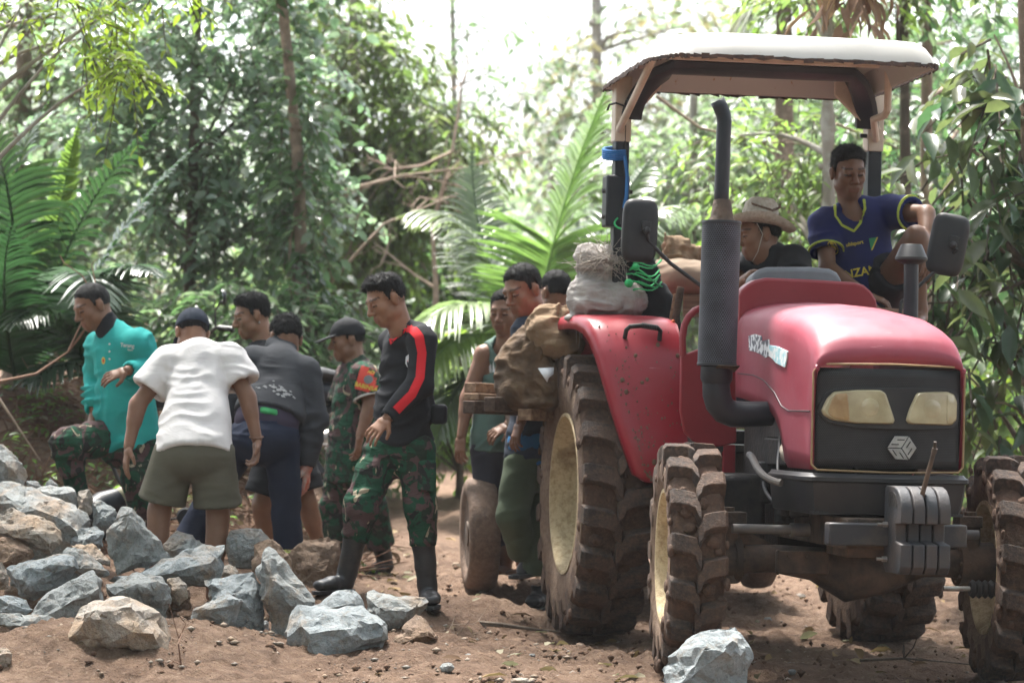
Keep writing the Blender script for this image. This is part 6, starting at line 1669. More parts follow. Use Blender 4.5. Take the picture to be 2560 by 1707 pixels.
def pants(mat, length=1.0, g=.016, g2=.018, wr=.008, seed=2, name='trousers', flare=.0, low=.05, rise=.10):
    def f(c):
        J = c['J']; up = (c['shm'] - c['hpm']).normalized(); L = [econe(c['hpm'] + up * .10, c['hpm'] - up * low, c['hs'], (.145 + g, .105 + g), (.158 + g, .115 + g), .05), half(c['hpm'] + up * rise, up)]
        for s in 'LR':
            a, k_, n_ = J['hp' + s], J['kn' + s], J['an' + s]; a = a.lerp(k_, .10)
            if length > 1:
                e = k_.lerp(n_, length - 1); d = (n_ - k_).normalized()
                L.append(comp([cone(a, k_, .086 + g, .066 + g, .04), cone(k_, e + d * .03, .064 + g, .046 + g2 + flare, .03), Prim(half(e, d).f, A3(e) - .2, A3(e) + .2, .004, 'i'), cone(e + d * .03, e - d * .03, .040 + g2 + flare, .036, .004, 's')], .022))
            else:
                e = a.lerp(k_, length); d = (k_ - a).normalized()
                L.append(comp([cone(a, e + d * .03, .090 + g, .074 + g + flare, .04), half(e, d), cone(e + d * .03, e - d * .04, .070 + g + flare - .004, .06, .004, 's')], .022))
        garment(name, L, mat, c, wr=wr, seed=seed)
    return f
def boots(mat, spec, name='boot', tall=.6, r=.052, wr=.004, flare=.012):
    """spec: {'L': toe point}"""
    def f(c):
        for s, toe in spec.items():
            k_, n_ = c['J']['kn' + s], c['J']['an' + s]; t = Vector(toe); topp = n_.lerp(k_, tall); dn = (n_ - k_).normalized()
            heel = n_ + dn * .055; ft = (t - heel); ft.z = 0 if abs(ft.z) < .06 else ft.z
            L = [cone(topp, n_, r + flare, r - .006, .02), cone(n_, heel, r - .006, .044, .02), econe(heel + dn * .004, heel.lerp(t, .55), Vector((0, 0, 1)), (.042, .040), (.036, .045), .02), econe(heel.lerp(t, .55), t, Vector((0, 0, 1)), (.034, .046), (.024, .040), .02)]
            zs = min(heel.z, t.z) - .034; L.append(half((heel.x, heel.y, zs), (0, 0, -1)) if abs(heel.z - t.z) < .08 else cone(heel, t, .001, .001, .004))
            L.append(cone(topp - dn * .03, topp + dn * .05, r + flare - .006, r - .01, .004, 's')); L.append(half(topp, -dn))
            V, Fq = mesh_field(L, .008); V = wrinkle(V, Fq, wr, (8, 8, 26), 4); o = mesh_np(name, V, Fq, M[mat], c['root'], c['off'])
            b = MB(); zb = V[:, 2].min()
            dd = Vector((t.x - heel.x, t.y - heel.y, 0)); ln = dd.length; dd.normalize(); sv = Vector((-dd.y, dd.x, 0))
            if abs(heel.z - t.z) < .08:
                out = [heel - dd * .047 + sv * .03, heel + sv * .045, heel + dd * ln * .6 + sv * .052, t + dd * .03 + sv * .03, t + dd * .046, t + dd * .03 - sv * .03, heel + dd * ln * .6 - sv * .052, heel - sv * .045, heel - dd * .047 - sv * .03]
                b.loft([[Vector((p.x, p.y, zb - .012)) for p in out], [Vector((p.x, p.y, zb + .008)) for p in out]], True, True); b.build('sole', M['leather'], o, c['off'], bevel=.004)
    return f
def cap(mat, name='cap', brim=True, back=False, tilt=.0):
    def f(c):
        H = c['H']; k = H.k; ax = (H.S, H.F, H.U)
        L = [ell(H.p(0, -.010, .040), ax, [.086 * k, .107 * k, .098 * k]), half(H.p(0, 0, .030), -(H.U + H.F * -.12 + H.F * tilt))]
        V, Fq = mesh_field(L, .006); o = mesh_np(name, V, Fq, M[mat], c['root'], c['off'])
        if brim:
            B = [ell(H.p(0, .115, .036), (H.S, (H.F - H.U * .22).normalized(), (H.U + H.F * .22).normalized()), [.074 * k, .085 * k, .0075 * k]), half(H.p(0, .070, 0), -H.F)]
            V, Fq = mesh_field(B, .005); mesh_np('brim', V, Fq, M[mat], o, c['off'])
    return f
def decal(key, name, mat, polys, origin, u, v, depth=.5, lift=.003, parent=None):
    """flat shapes (lists of 2-D points) laid on the garment by casting along the view of the shirt"""
    def f(c):
        o, V, Fq = c[key]; bvh = BVHTree.FromPolygons([tuple(x) for x in V.tolist()], Fq.tolist())
        U, W = Vector(u).normalized(), Vector(v).normalized(); n = U.cross(W); b = MB()
        for poly in polys:
            pts = []
            for (x, y) in poly:
                st = Vector(origin) + U * x + W * y + n * depth
                h = bvh.ray_cast(st, -n)
                if h[0] is None: pts = []; break
                pts.append(h[0] + n * lift)
            if len(pts) >= 3: b.add(pts, [tuple(range(len(pts)))])
        if b.v: b.build(name, M[mat], o, c['off'], fix=False)
    return f
def text_polys(txt, size, align='CENTER', shear=0.0):
    cu = bpy.data.curves.new('lettering', 'FONT'); cu.body = txt; cu.size = size; cu.align_x = align; cu.shear = shear; cu.resolution_u = 3; cu.fill_mode = 'FRONT'; cu.offset = size * .022
    ob = bpy.data.objects.new('lettering', cu); COL.objects.link(ob); dg = bpy.context.evaluated_depsgraph_get()
    me = bpy.data.meshes.new_from_object(ob.evaluated_get(dg)); bm = bmesh.new(); bm.from_mesh(me)
    bmesh.ops.triangulate(bm, faces=bm.faces[:])
    for it in range(2):
        es = [e for e in bm.edges if e.calc_length() > size * .28]
        if es: bmesh.ops.subdivide_edges(bm, edges=es, cuts=1); bmesh.ops.triangulate(bm, faces=[f for f in bm.faces if len(f.verts) > 3])
    P_ = [[(v.co.x, v.co.y) for v in f.verts] for f in bm.faces]
    bm.free(); bpy.data.objects.remove(ob); bpy.data.meshes.remove(me); bpy.data.curves.remove(cu)
    return P_
def disc(cx, cy, r, n=14, sx=1.0): return [[(cx + r * sx * math.cos(a), cy + r * math.sin(a)), (cx + r * sx * math.cos(b_), cy + r * math.sin(b_)), (cx, cy)] for a, b_ in [(2 * PI * i / n, 2 * PI * (i + 1) / n) for i in range(n)]]
def gridpoly(x0, y0, x1, y1, n=4, m=4):
    return [[(x0 + (x1 - x0) * i / n, y0 + (y1 - y0) * j / m), (x0 + (x1 - x0) * (i + 1) / n, y0 + (y1 - y0) * j / m), (x0 + (x1 - x0) * (i + 1) / n, y0 + (y1 - y0) * (j + 1) / m), (x0 + (x1 - x0) * i / n, y0 + (y1 - y0) * (j + 1) / m)] for i in range(n) for j in range(m)]

def band(key, name, mat, pts, w, side_n, lift=.004):
    """a strip of cloth along a path, laid on the garment; side_n: casting direction (towards the viewer of the strip)"""
    def f(c):
        o, V, Fq = c[key]; bvh = BVHTree.FromPolygons([tuple(x) for x in V.tolist()], Fq.tolist()); b = MB(); path = []
        for i in range(len(pts) - 1):
            for k in range(7): path.append(Vector(pts[i]).lerp(Vector(pts[i + 1]), k / 7))
        path.append(Vector(pts[-1])); N = Vector(side_n).normalized(); rows = []
        for i, p in enumerate(path):
            d = (path[min(i + 1, len(path) - 1)] - path[max(i - 1, 0)]).normalized(); a = d.cross(N).normalized(); row = []
            for q in (-1, -.5, 0, .5, 1):
                h = bvh.ray_cast(p + a * q * w / 2 + N * .3, -N)
                if h[0] is None or (h[0] - p).length > .2: h = bvh.find_nearest(p + a * q * w / 2)
                row.append(h[0] + h[1] * lift)
            rows.append(row)
        b.loft(rows, False, False); b.build(name, M[mat], o, c['off'], angle=1.5)
    return f
def ring(name, mat, c, a, axis, r, w, side=None):
    def f(ctx):
        b = MB(); b.lathe([(r, -w), (r + .006, -w * .8), (r + .006, w * .8), (r, w), (r - .006, w), (r - .006, -w)], c, axis, 24, True); b.build(name, M[mat], ctx['root'], ctx['off'])
    return f
def JJ(D, **kw):
    o = {}
    for k, v in kw.items(): o[k] = P(v[0], v[1], D + (v[2] if len(v) > 2 else 0))
    return o
def ground_base(p): return Vector((p.x, p.y, p.z))
V3 = Vector
# ------------------------------------------------------------------ the eleven people
PLAIN = lambda p, D: Vector(P(p[0], p[1], D))
# soldier in the black sweatshirt with red stripes
D = 15.0
J = JJ(D, neck=(1003, 826), shL=(1058, 852, -.10), shR=(986, 858, .20), elL=(1048, 962, -.16), wrL=(968, 1046, -.26), elR=(990, 960, .30), wrR=(965, 1052, .16),
       hpL=(1040, 1108, -.03), hpR=(968, 1104, .10), knL=(1050, 1268, -.05), anL=(1068, 1462, .0), knR=(905, 1265, -.06), anR=(868, 1430, .02))
H = Head(P(966, 752, D - .02), (-.80, -.42, -.42), (-.30, -.05, 1), 1.03)
hl_ = hand(J['wrL'], (J['wrL'] - J['elL']).normalized() + V3((-.25, -.1, -.25)), V3((0, .6, -.7)), 1, .32)
hr_ = hand(J['wrR'], V3((-.35, -.25, -.9)), V3((.6, .4, 0)), -1, .4)
c = person('soldier in black sweatshirt with red sleeve stripe stepping in rubber boots', (J['anL'].x, J['anL'].y, hz(J['anL'].x, J['anL'].y)), J, H,
    [top('black_cloth', 'long', .016, -.02, .066, .017, 11, chest=.94), pants('camo', 1.47, .014, .016, .013, 12, flare=.004, rise=.0),
     boots('boot', {'L': P(1082, 1500, D - .22), 'R': P(800, 1462, D - .10)}, tall=.66)], 'skin_light', hair=('hair', dict(t=.010, side=.003, quiff=.022), 1.6), hands=(hl_, hr_))
band('shirt', 'sleeve_stripe', 'red_cloth', [P(1022, 812, D - .1), P(1050, 838, D - .2), P(1056, 880, D - .2), P(1052, 940, D - .25), P(1030, 985, D - .25), P(988, 1030, D - .25)], .042, (.15, -1, .25))(c)
nk = J['neck']; band('shirt', 'collar', 'red_cloth', [P(966, 842, D - .1), P(976, 838, D - .1), P(996, 826, D - .1), P(1016, 808, D - .1)], .036, (-.2, -1, .3))(c)
o_ = P(984, 893, D - .3)
decal('shirt', 'badge', 'white_print', [[(-.020, .03), (-.020, -.005), (-.010, -.026), (0, -.034), (.010, -.026), (.020, -.005), (.020, .03)]], o_, (.93, -.3, .1), (0, .1, 1), lift=.004)(c)
decal('shirt', 'badge_cross', 'red_print', [[(-.004, .024), (-.004, -.024), (.004, -.024), (.004, .024)], [(-.015, .004), (-.015, -.004), (.015, -.004), (.015, .004)]], o_, (.93, -.3, .1), (0, .1, 1), lift=.006)(c)
b = MB(); b.box(P(1098, 1035, D - .02), (.08, .10, .10)); b.build('belt_pouch', M['black_cloth'], c['root'], c['off'], bevel=.02, seg=3)
b = MB(); q = P(1066, 1190, D - .13); b.box(q, (.10, .035, .16), rot3('Z', -.25)); b.build('cargo_pocket', M['camo'], c['trousers'][0], c['off'], bevel=.015, seg=2)

# soldier in full camouflage with black cap
D = 18.1
J = JJ(D, neck=(888, 912), shL=(908, 940, -.16), shR=(874, 942, .20), elL=(926, 1012, -.20), wrL=(900, 1088, -.26), elR=(850, 1030, .22), wrR=(830, 1112, .12),
       hpL=(895, 1148, -.08), hpR=(862, 1150, .10), knL=(930, 1272, -.06), anL=(960, 1392, .05), knR=(835, 1268, .05), anR=(832, 1402, .05))
H = Head(P(868, 852, D), (-.93, -.25, -.16), (-.12, 0, 1), 1.02)
hl_ = hand(J['wrL'], V3((-.12, -.1, -1)), V3((-.8, .3, 0)), 1, .35); hr_ = hand(J['wrR'], V3((-.15, -.1, -1)), V3((.7, .3, 0)), -1, .45)
c = person('soldier in camouflage uniform and black cap with red shoulder badge', (J['anL'].x, J['anL'].y, hz(J['anL'].x, J['anL'].y)), J, H,
    [top('camo', 'short', .026, -.14, .060, .008, 21, sl=.72, loose=.012), pants('camo', 1.75, .022, .030, .010, 22, flare=.012, rise=-.06), boots('leather', {'L': P(925, 1428, D - .05), 'R': P(800, 1420, D)}, tall=.35), cap('black_cloth')], 'skin', hair=('hair', dict(t=.007), 1.0), hands=(hl_, hr_))
o_ = P(917, 950, D - .3); U_, W_ = V3((1, -.15, -.28)), V3((.28, 0, 1))
decal('shirt', 'shoulder_badge', 'badge_red', gridpoly(-.066, -.068, .062, .075, 6, 6), o_, U_, W_, lift=.004)(c)
decal('shirt', 'badge_emblem', 'grey_print', disc(0, .006, .027), o_, U_, W_, lift=.006)(c)
decal('shirt', 'badge_lettering', 'yellow_print', [[(x, y - .052) for x, y in t] for t in text_polys('BABINSA', .036)], o_, U_, W_, lift=.007)(c)
decal('shirt', 'badge_lettering', 'yellow_print', [[(x, y + .044) for x, y in t] for t in text_polys('AD', .026)], o_, U_, W_, lift=.007)(c)
ring('sleeve_cuff', 'white_print', J['shL'].lerp(J['elL'], .70), 0, J['elL'] - J['shL'], .086, .012)(c)
b = MB(); b.tube([P(829, 1120, D + .12) + V3((math.cos(t) * .034, math.sin(t) * .034, .0)) for t in [2 * PI * i / 14 for i in range(15)]], .010, 6, False); b.build('wrist_watch', M['steel'], c['root'], c['off'])

# man in the teal shirt
D = 16.6
J = JJ(D, neck=(270, 822), shL=(348, 862, -.10), shR=(252, 868, .10), elL=(392, 930, -.02), wrL=(318, 926, -.26), elR=(238, 945, .16), wrR=(236, 1025, .02),
       hpL=(350, 1092, -.02), hpR=(292, 1086, .05), knL=(345, 1205, -.06), anL=(362, 1345, .0), knR=(165, 1112, -.22), anR=(200, 1252, -.16))
H = Head(P(232, 768, D - .02), (-.78, -.48, -.42), (-.32, -.08, 1), 1.05)
hl_ = hand(J['wrL'], V3((-.95, -.15, -.32)), V3((.1, .65, -.75)), 1, .28); hr_ = hand(J['wrR'], V3((-.3, -.1, -1)), V3((.6, .3, 0)), -1, .4)
c = person('man in teal long-sleeved shirt and camouflage trousers climbing the rock pile', (J['anL'].x, J['anL'].y, hz(J['anL'].x, J['anL'].y)), J, H,
    [top('teal', 'long', .024, -.07, .060, .020, 31, wrist=.86), pants('camo', 1.50, .020, .020, .013, 32, flare=.004, rise=-.02), boots('camo_boot', {'L': P(330, 1385, D - .1), 'R': P(160, 1290, D - .25)}, tall=.60, r=.056)], 'skin', hair=('hair_grey', dict(t=.004), .6), hands=(hl_, hr_))
L = [cone(J['neck'] + V3((-.02, 0, .035)), J['neck'] + V3((.01, 0, -.01)), .068, .078, .02)]; garment('neck_gaiter', L, 'black_cloth', c, .008, .008, 33)
ring('cuff', 'grey_print', J['elL'].lerp(J['wrL'], .86), 0, J['wrL'] - J['elL'], .047, .022)(c)
decal('shirt', 'chest_print', 'white_print', text_polys('Terang', .030) + [[(x + .02, y - .018) for x, y in t] for t in text_polys('basic', .016)], P(303, 866, D - .35), (1, -.05, -.1), (.1, 0, 1), lift=.004)(c)
decal('shirt', 'chest_emblem', 'yellow_print', disc(0, 0, .020, sx=.6), P(242, 900, D - .35), (1, 0, 0), (0, 0, 1), lift=.004)(c)
decal('shirt', 'chest_emblem', 'red_print', disc(0, 0, .011, sx=.6), P(242, 900, D - .35), (1, 0, 0), (0, 0, 1), lift=.006)(c)
for k in range(3): decal('shirt', 'button', 'white_print', disc(0, 0, .006, 8), P(259, 858 + k * 19, D - .35), (1, 0, 0), (0, 0, 1), lift=.005)(c)

# bending man in the white T-shirt, seen from behind (leans away from the camera)
D = 15.0
J = JJ(D, neck=(490, 878, .38), shL=(424, 908, .26), shR=(570, 902, .26), elL=(345, 1010, .20), wrL=(322, 1115, .14), elR=(618, 990, .20), wrR=(642, 1098, .14),
       hpL=(440, 1118, .02), hpR=(532, 1118, .02), knL=(398, 1275, .06), anL=(388, 1455, .0), knR=(545, 1290, .06), anR=(534, 1465, 0))
H = Head(P(480, 836, D + .44), (-.30, .72, -.62), (-.06, .55, .8), 1.02)
hl_ = hand(J['wrL'], V3((-.16, 0, -1)), V3((.8, .3, 0)), 1, .22); hr_ = hand(J['wrR'], V3((-.02, -.1, -1)), V3((-.75, -.35, .0)), -1, .55)
c = person('bending man in white T-shirt, olive shorts and navy cap seen from behind', (.5 * (J['anL'].x + J['anR'].x), J['anL'].y, hz(J['anL'].x, J['anL'].y)), J, H,
    [top('white_cloth', 'short', .032, -.05, .066, .009, 41, sl=.66, loose=.010, chest=.94), pants('olive', .84, .016, .02, .006, 42, 'shorts', flare=.032, rise=.0), cap('navy_shirt', tilt=-.1)], 'skin', hair=('hair', dict(t=.008), 1.0), hands=(hl_, hr_), exposed_legs='LR', feet=(('L', P(370, 1490, D + .2), .07), ('R', P(545, 1500, D + .2), .07)))
b = MB(); b.tube([P(641, 1092, D + .14) + V3((math.cos(t) * .034, math.sin(t) * .034, .006 * math.sin(t))) for t in [2 * PI * i / 14 for i in range(15)]], .004, 6, False); b.build('bracelet', M['root'], c['root'], c['off'])

# man in the dark singlet behind, face in profile
D = 17.0
J = JJ(D, neck=(662, 858, .0), shL=(640, 890, -.17), shR=(680, 880, .19), elL=(600, 990, -.20), wrL=(560, 1070, -.15), elR=(660, 1000, .25), wrR=(630, 1080, .25),
       hpL=(700, 1135, -.08), hpR=(730, 1135, .10), knL=(655, 1262, -.10), anL=(680, 1410, .0), knR=(765, 1250, .10), anR=(800, 1372, .10))
H = Head(P(630, 792, D), (-.90, -.30, -.25), (-.2, 0, 1), 1.03)
c = person('bare-armed man in dark singlet and black shorts with face in profile', (J['anL'].x, J['anL'].y, hz(J['anL'].x, J['anL'].y)), J, H,
    [top('black_cloth', 'none', .016, -.08, .075, .006, 51), pants('black_cloth', .80, .026, .02, .008, 52, 'shorts', flare=.02)], 'skin_light', hair=('hair', dict(t=.012, side=.005, quiff=.012), 1.5), hands=(hand(J['wrL'], V3((-.3, 0, -1)), V3((.5, .5, 0)), 1, .5), hand(J['wrR'], V3((-.3, 0, -1)), V3((.5, -.5, 0)), -1, .5)), exposed_legs='LR', feet=(('L', P(640, 1440, D - .1), .07), ('R', P(780, 1405, D), .07)))
b = MB(); b.ball(H.p(.078, -.012, -.042), .006); b.build('earring', M['steel'], c['root'], c['off'])

# man in the charcoal shirt and navy trousers bending away
D = 15.8
J = JJ(D, neck=(704, 872, .34), shL=(640, 905, .22), shR=(766, 930, .20), elL=(575, 1020, .26), wrL=(490, 1125, .22), elR=(783, 1048, .14), wrR=(766, 1160, .10),
       hpL=(620, 1085, .0), hpR=(702, 1082, .0), knL=(540, 1215, .10), anL=(462, 1370, .06), knR=(712, 1228, .0), anR=(722, 1385, .0))
H = Head(P(714, 848, D + .38), (-.35, .75, -.55), (-.12, .55, .8), 1.02)
hr_ = hand(J['wrR'], V3((0, .05, -1)), V3((-.8, .2, 0)), -1, .4, 1.16); hl_ = hand(J['wrL'], V3((-.3, .1, -1)), V3((.8, .2, 0)), 1, .5, 1.16)
c = person('bending man in charcoal long-sleeved shirt, navy trousers and work gloves', (J['anR'].x, J['anR'].y, hz(J['anR'].x, J['anR'].y)), J, H,
    [top('charcoal', 'long', .026, .10, .064, .015, 61), pants('navy', 1.92, .014, .026, .009, 62, flare=.008, rise=.05)], 'skin', hair=('hair', dict(t=.014), 1.7), hands=())
for hh in (hr_, hl_):
    V, Fq = mesh_field(hh + [cone(hh[0].lo * .5 + hh[0].hi * .5, hh[0].lo * .5 + hh[0].hi * .5 + np.array([0, 0, .05]), .034, .036, .01)], .0048); mesh_np('work_glove', V, Fq, M['glove'], c['root'], c['off'])
up = (c['shm'] - c['hpm']).normalized()
L = [econe(c['hpm'] + up * .18, c['hpm'] + up * .06, c['hs'], (.166, .124), (.176, .136), .03)]; garment('undershirt', L, 'purple_dark', c, .009, .008, 63)
L = [econe(c['hpm'] + up * .085, c['hpm'] + up * .06, c['hs'], (.180, .140), (.184, .144), .02), half(P(652, 1000, D), (-1, 0, 0)), half(P(698, 1000, D), (1, 0, 0)), half(c['hpm'] + up * .085, up), half(c['hpm'] + up * .045, -up)]; garment('shirt_tail', L, 'green_cloth', c, .009, .005, 64)
rd = random.Random(4); pl = []
for k in range(26):
    a, r0_ = rd.uniform(0, 6.28), rd.uniform(.02, .11); x, y = math.cos(a) * r0_ * 1.3, math.sin(a) * r0_ * .45; s_ = rd.uniform(.006, .018); t = rd.uniform(0, 6)
    pl.append([(x + s_ * math.cos(t + q) * rd.uniform(.5, 1.2), y + s_ * .6 * math.sin(t + q)) for q in (0, 1.5, 3.1, 4.6)])
decal('shirt', 'back_print', 'grey_print', pl, P(690, 912, D - .2), (1, .05, -.18), (0, .55, .8), lift=.004)(c)

# man in the green singlet
D = 17.0
J = JJ(D, neck=(1266, 862), shR=(1210, 886, .02), shL=(1318, 882, .12), elR=(1170, 992, .0), wrR=(1154, 1090, -.06), elL=(1320, 985, .05), wrL=(1270, 1062, -.18),
       hpR=(1222, 1108, 0), hpL=(1294, 1108, .05), knR=(1222, 1268, -.04), anR=(1264, 1398, .15), knL=(1290, 1268, .0), anL=(1306, 1400, .2))
H = Head(P(1262, 782, D - .03), (-.35, -.88, -.18), (0, -.12, 1), 1.03)
c = person('man in green singlet and dark trousers standing behind the trailer planks', (J['anR'].x, J['anR'].y, hz(J['anR'].x, J['anR'].y)), J, H,
    [top('tank_green', 'none', .022, -.06, .074, .007, 71, vneck=.02), pants('dark_trouser', 1.62, .016, .026, .008, 72, rise=-.01)], 'skin', hair=('hair', dict(t=.010), 1.3), hands=(hand(J['wrR'], V3((-.1, -.1, -1)), V3((.5, .5, 0)), -1, .35), hand(J['wrL'], V3((-.8, -.3, -.45)), V3((.2, .5, -.6)), 1, .45)), exposed_legs='', feet=())
for s in 'LR':
    a = J['an' + s]; L = [cone(J['kn' + s].lerp(a, .55), a, .045, .036, .02), cone(a, a + V3((0, 0, -.05)), .036, .034, .02), econe(a + V3((0, .0, -.055)), a + V3((-.06, -.16, -.065)), V3((0, 0, 1)), (.030, .034), (.014, .042), .02)]
    V, Fq = mesh_field(L, .008); mesh_np('foot', V, Fq, M['skin'], c['root'], c['off'], attr={'tint': np.ones((len(V), 3))})
decal('shirt', 'chest_print', 'white_print', [[(-.05, 0), (-.012, .05), (-.008, 0)], [(-.004, 0), (.0, .07), (.012, 0)], [(.016, 0), (.03, .05), (.05, 0)]], P(1232, 930, D - .3), (1, 0, 0), (0, 0, 1), lift=.004)(c)

# man in the navy shirt and moss-green trousers beside the rear tyre
D = 16.1
J = JJ(D, neck=(1338, 792), shR=(1318, 832, -.05), shL=(1400, 835, .20), elR=(1325, 960, -.10), wrR=(1302, 1056, -.18), elL=(1420, 960, .2), wrL=(1380, 1040, .1),
       hpR=(1310, 1148, -.05), hpL=(1368, 1148, .08), knR=(1280, 1290, -.10), anR=(1318, 1400, .10), knL=(1348, 1300, .05), anL=(1346, 1475, .05))
H = Head(P(1308, 728, D - .03), (-.70, -.62, -.38), (-.22, -.08, 1), 1.12)
c = person('man in navy shirt and moss-green trousers standing against the rear tyre', (J['anL'].x, J['anL'].y, hz(J['anL'].x, J['anL'].y)), J, H,
    [top('navy_shirt', 'short', .024, -.01, .064, .008, 81, sl=.7), pants('moss_trouser', 1.80, .020, .030, .010, 82, flare=.012, rise=.02), boots('leather', {'R': P(1288, 1418, D - .12), 'L': P(1330, 1504, D - .15)}, name='shoe', tall=.08, r=.042, flare=0)], 'skin', hair=('hair', dict(t=.010, side=.004), 1.2), hands=(hand(J['wrR'], V3((-.35, -.2, -.95)), V3((.6, .4, 0)), -1, .4), hand(J['wrL'], V3((-.3, -.2, -1)), V3((.3, .5, 0)), 1, .4)))
L = [econe(c['hpm'] + V3((0, 0, .10)), c['hpm'] + V3((0, 0, .0)), c['hs'], (.175, .135), (.182, .142), .03)]; garment('shirt_hem', L, 'blue_cloth', c, .010, .008, 83)

# man behind the sacks: only the back of a head shows
D = 17.2
J = JJ(D, neck=(1396, 800), shL=(1350, 840, .1), shR=(1450, 840, .1), elL=(1340, 940, 0), wrL=(1350, 1030, -.1), elR=(1470, 940, 0), wrR=(1460, 1030, -.1), hpL=(1368, 1090), hpR=(1436, 1090), knL=(1368, 1260), knR=(1436, 1260), anL=(1368, 1400), anR=(1436, 1400))
H = Head(P(1388, 732, D), (-.55, .8, -.1), (0, 0, 1), 1.03)
person('man with short hair half hidden behind the sacks, looking away', (J['anL'].x, J['anL'].y, hz(J['anL'].x, J['anL'].y)), J, H,
    [top('charcoal', 'short', .022, -.04, .064, .008, 91), pants('dark_trouser', 1.9, .024, .03, .008, 92)], 'skin', hair=('hair', dict(t=.006), .8))

# driver in the straw hat, on the seat, looking back along the road
D = 14.95
J = JJ(D, neck=(1912, 640), shL=(1985, 652, -.06), shR=(1868, 668, .18), elL=(1990, 730, -.28), wrL=(1925, 690, -.52), elR=(1835, 730, -.05), wrR=(1880, 688, -.50),
       hpL=(1955, 862, .10), hpR=(1880, 862, .16), knL=(1985, 880, -.42), knR=(1860, 880, -.40), anL=(1985, 1040, -.5), anR=(1860, 1040, -.48))
H = Head(P(1898, 588, D), (-.93, -.22, -.15), (-.1, 0, 1), 1.04)
c = person('driver in black T-shirt and straw hat sitting at the steering wheel', (J['hpL'].x, J['hpL'].y, J['hpL'].z - .1), J, H,
    [top('black_cloth', 'short', .022, .0, .062, .007, 101, sl=.6), pants('dark_trouser', 1.9, .022, .03, .008, 102)], 'skin', hair=('hair', dict(t=.012), 1.2), hands=(hand(J['wrL'], V3((-.9, -.3, .05)), V3((0, -.5, -.8)), 1, .5), hand(J['wrR'], V3((.75, -.5, .1)), V3((0, -.4, -.8)), -1, .5)))
hroot = MB(); U_, S_, F_ = (V3((.12, .02, 1)) + V3((0, 0, 0))).normalized(), None, None
hc = H.p(0, -.012, .062)
prof = [(.001, .118), (.045, .124), (.070, .120), (.082, .106), (.096, .03), (.101, .0), (.125, -.008), (.165, -.008), (.182, .006), (.190, .012), (.182, .0), (.165, -.016), (.125, -.018), (.098, -.012)]
hb = MB(); hb.lathe(prof, hc, U_, 40, True)
for i, v in enumerate(hb.v):
    q = v - hc; rr = (q - U_ * q.dot(U_)).length
    if rr > .11: hb.v[i] = v + U_ * (.028 * math.cos(2 * math.atan2(q.y, q.x)) * (rr - .10) / .09 * -1)
    if q.dot(U_) > .10: hb.v[i] = v - U_ * .018 * math.exp(-(q.y / .03) ** 2)
so = hb.build('straw_hat', M['straw'], c['root'], c['off'], angle=1.0)
for k in range(26):
    b = MB(); t = -1.9 + k * .09; hgt = .088 - .0026 * k if k < 13 else .054 + .0026 * (k - 13); rr = .0985 - hgt * .06
    q = hc + U_ * hgt + V3((math.cos(t - .3) * rr, math.sin(t - .3) * rr, 0)); 
    b.tube([q + V3((0, 0, .006)), q - V3((-.004, 0, .006))], .0028, 5); b.build('stitch', M['root'], so, c['off'])
b = MB(); b.tube([H.p(.085, .03, .055), H.p(.086, .01, .0), H.p(.06, .04, -.08), H.p(.02, .06, -.12)], .0022, 5); b.build('chin_cord', M['fibre'], so, c['off'])

# passenger in the blue jersey on the fender, one knee up
D = 15.1
J = JJ(D, neck=(2130, 530), shR=(2062, 562, .02), shL=(2222, 530, .04), elR=(2068, 672, -.12), wrR=(2165, 738, -.30), elL=(2316, 534, -.18), wrL=(2318, 632, -.34),
       hpR=(2120, 738, .08), hpL=(2200, 740, .08), knL=(2290, 592, -.32), anL=(2300, 772, -.28), knR=(2110, 790, -.36), anR=(2250, 790, -.44))
H = Head(P(2121, 432, D - .03), (.24, -.92, -.26), (.03, -.2, 1), 1.06)
c = person('passenger in blue football jersey sitting on the fender with one knee raised', (J['hpL'].x, J['hpL'].y, J['hpL'].z - .1), J, H,
    [top('jersey', 'short', .020, -.05, .058, .009, 111, sl=.62, loose=.006, vneck=.03), pants('black_cloth', .36, .022, .02, .008, 112, 'shorts', flare=.02)], 'skin_shaded', hair=('hair', dict(t=.010, side=.002, quiff=.012), 1.1), hands=(hand(J['wrR'], V3((.9, -.2, -.3)), V3((0, .2, -1)), -1, .5), hand(J['wrL'], V3((-.05, -.2, -1)), V3((-.5, .5, 0)), 1, .4)), exposed_legs='LR', feet=(('L', P(2280, 812, D - .5), .07),))
U_, W_ = V3((1, -.04, .18)), V3((-.18, .1, 1))
decal('shirt', 'number_lettering', 'yellow_print', text_polys('TANZANIA', .058), P(2162, 662, D - .5), U_, W_, lift=.005)(c)
decal('shirt', 'brand_lettering', 'yellow_print', text_polys('uhlsport', .026), P(2150, 582, D - .5), U_, W_, lift=.005)(c)
fo = P(2202, 578, D - .5)
decal('shirt', 'flag_patch', 'green_print', [[(-.026, .03), (-.026, -.03), (.014, .03)]], fo, U_, W_, lift=.005)(c)
decal('shirt', 'flag_patch', 'yellow_print', [[(-.026, -.03), (-.018, -.03), (.022, .03), (.014, .03)]], fo, U_, W_, lift=.006)(c)
decal('shirt', 'shoulder_logo', 'yellow_print', [[(r0_ * math.cos(t), r0_ * math.sin(t)) for t, r0_ in ((a, .021), (a + .4, .021), (a + .4, .017), (a, .017))] for a in [k * .4 for k in range(16)]] + disc(0, .007, .009, 10), P(2040, 568, D - .5), V3((1, -.3, .1)), V3((0, .2, 1)), lift=.006)(c)
vn = [P(2092, 506, D - .1), P(2096, 530, D - .2), P(2112, 552, D - .2), P(2142, 568, D - .2), P(2158, 548, D - .2), P(2164, 520, D - .1), P(2162, 496, D - .1)]
band('shirt', 'neck_trim', 'lime', vn, .012, (0, -1, .1), .006)(c)
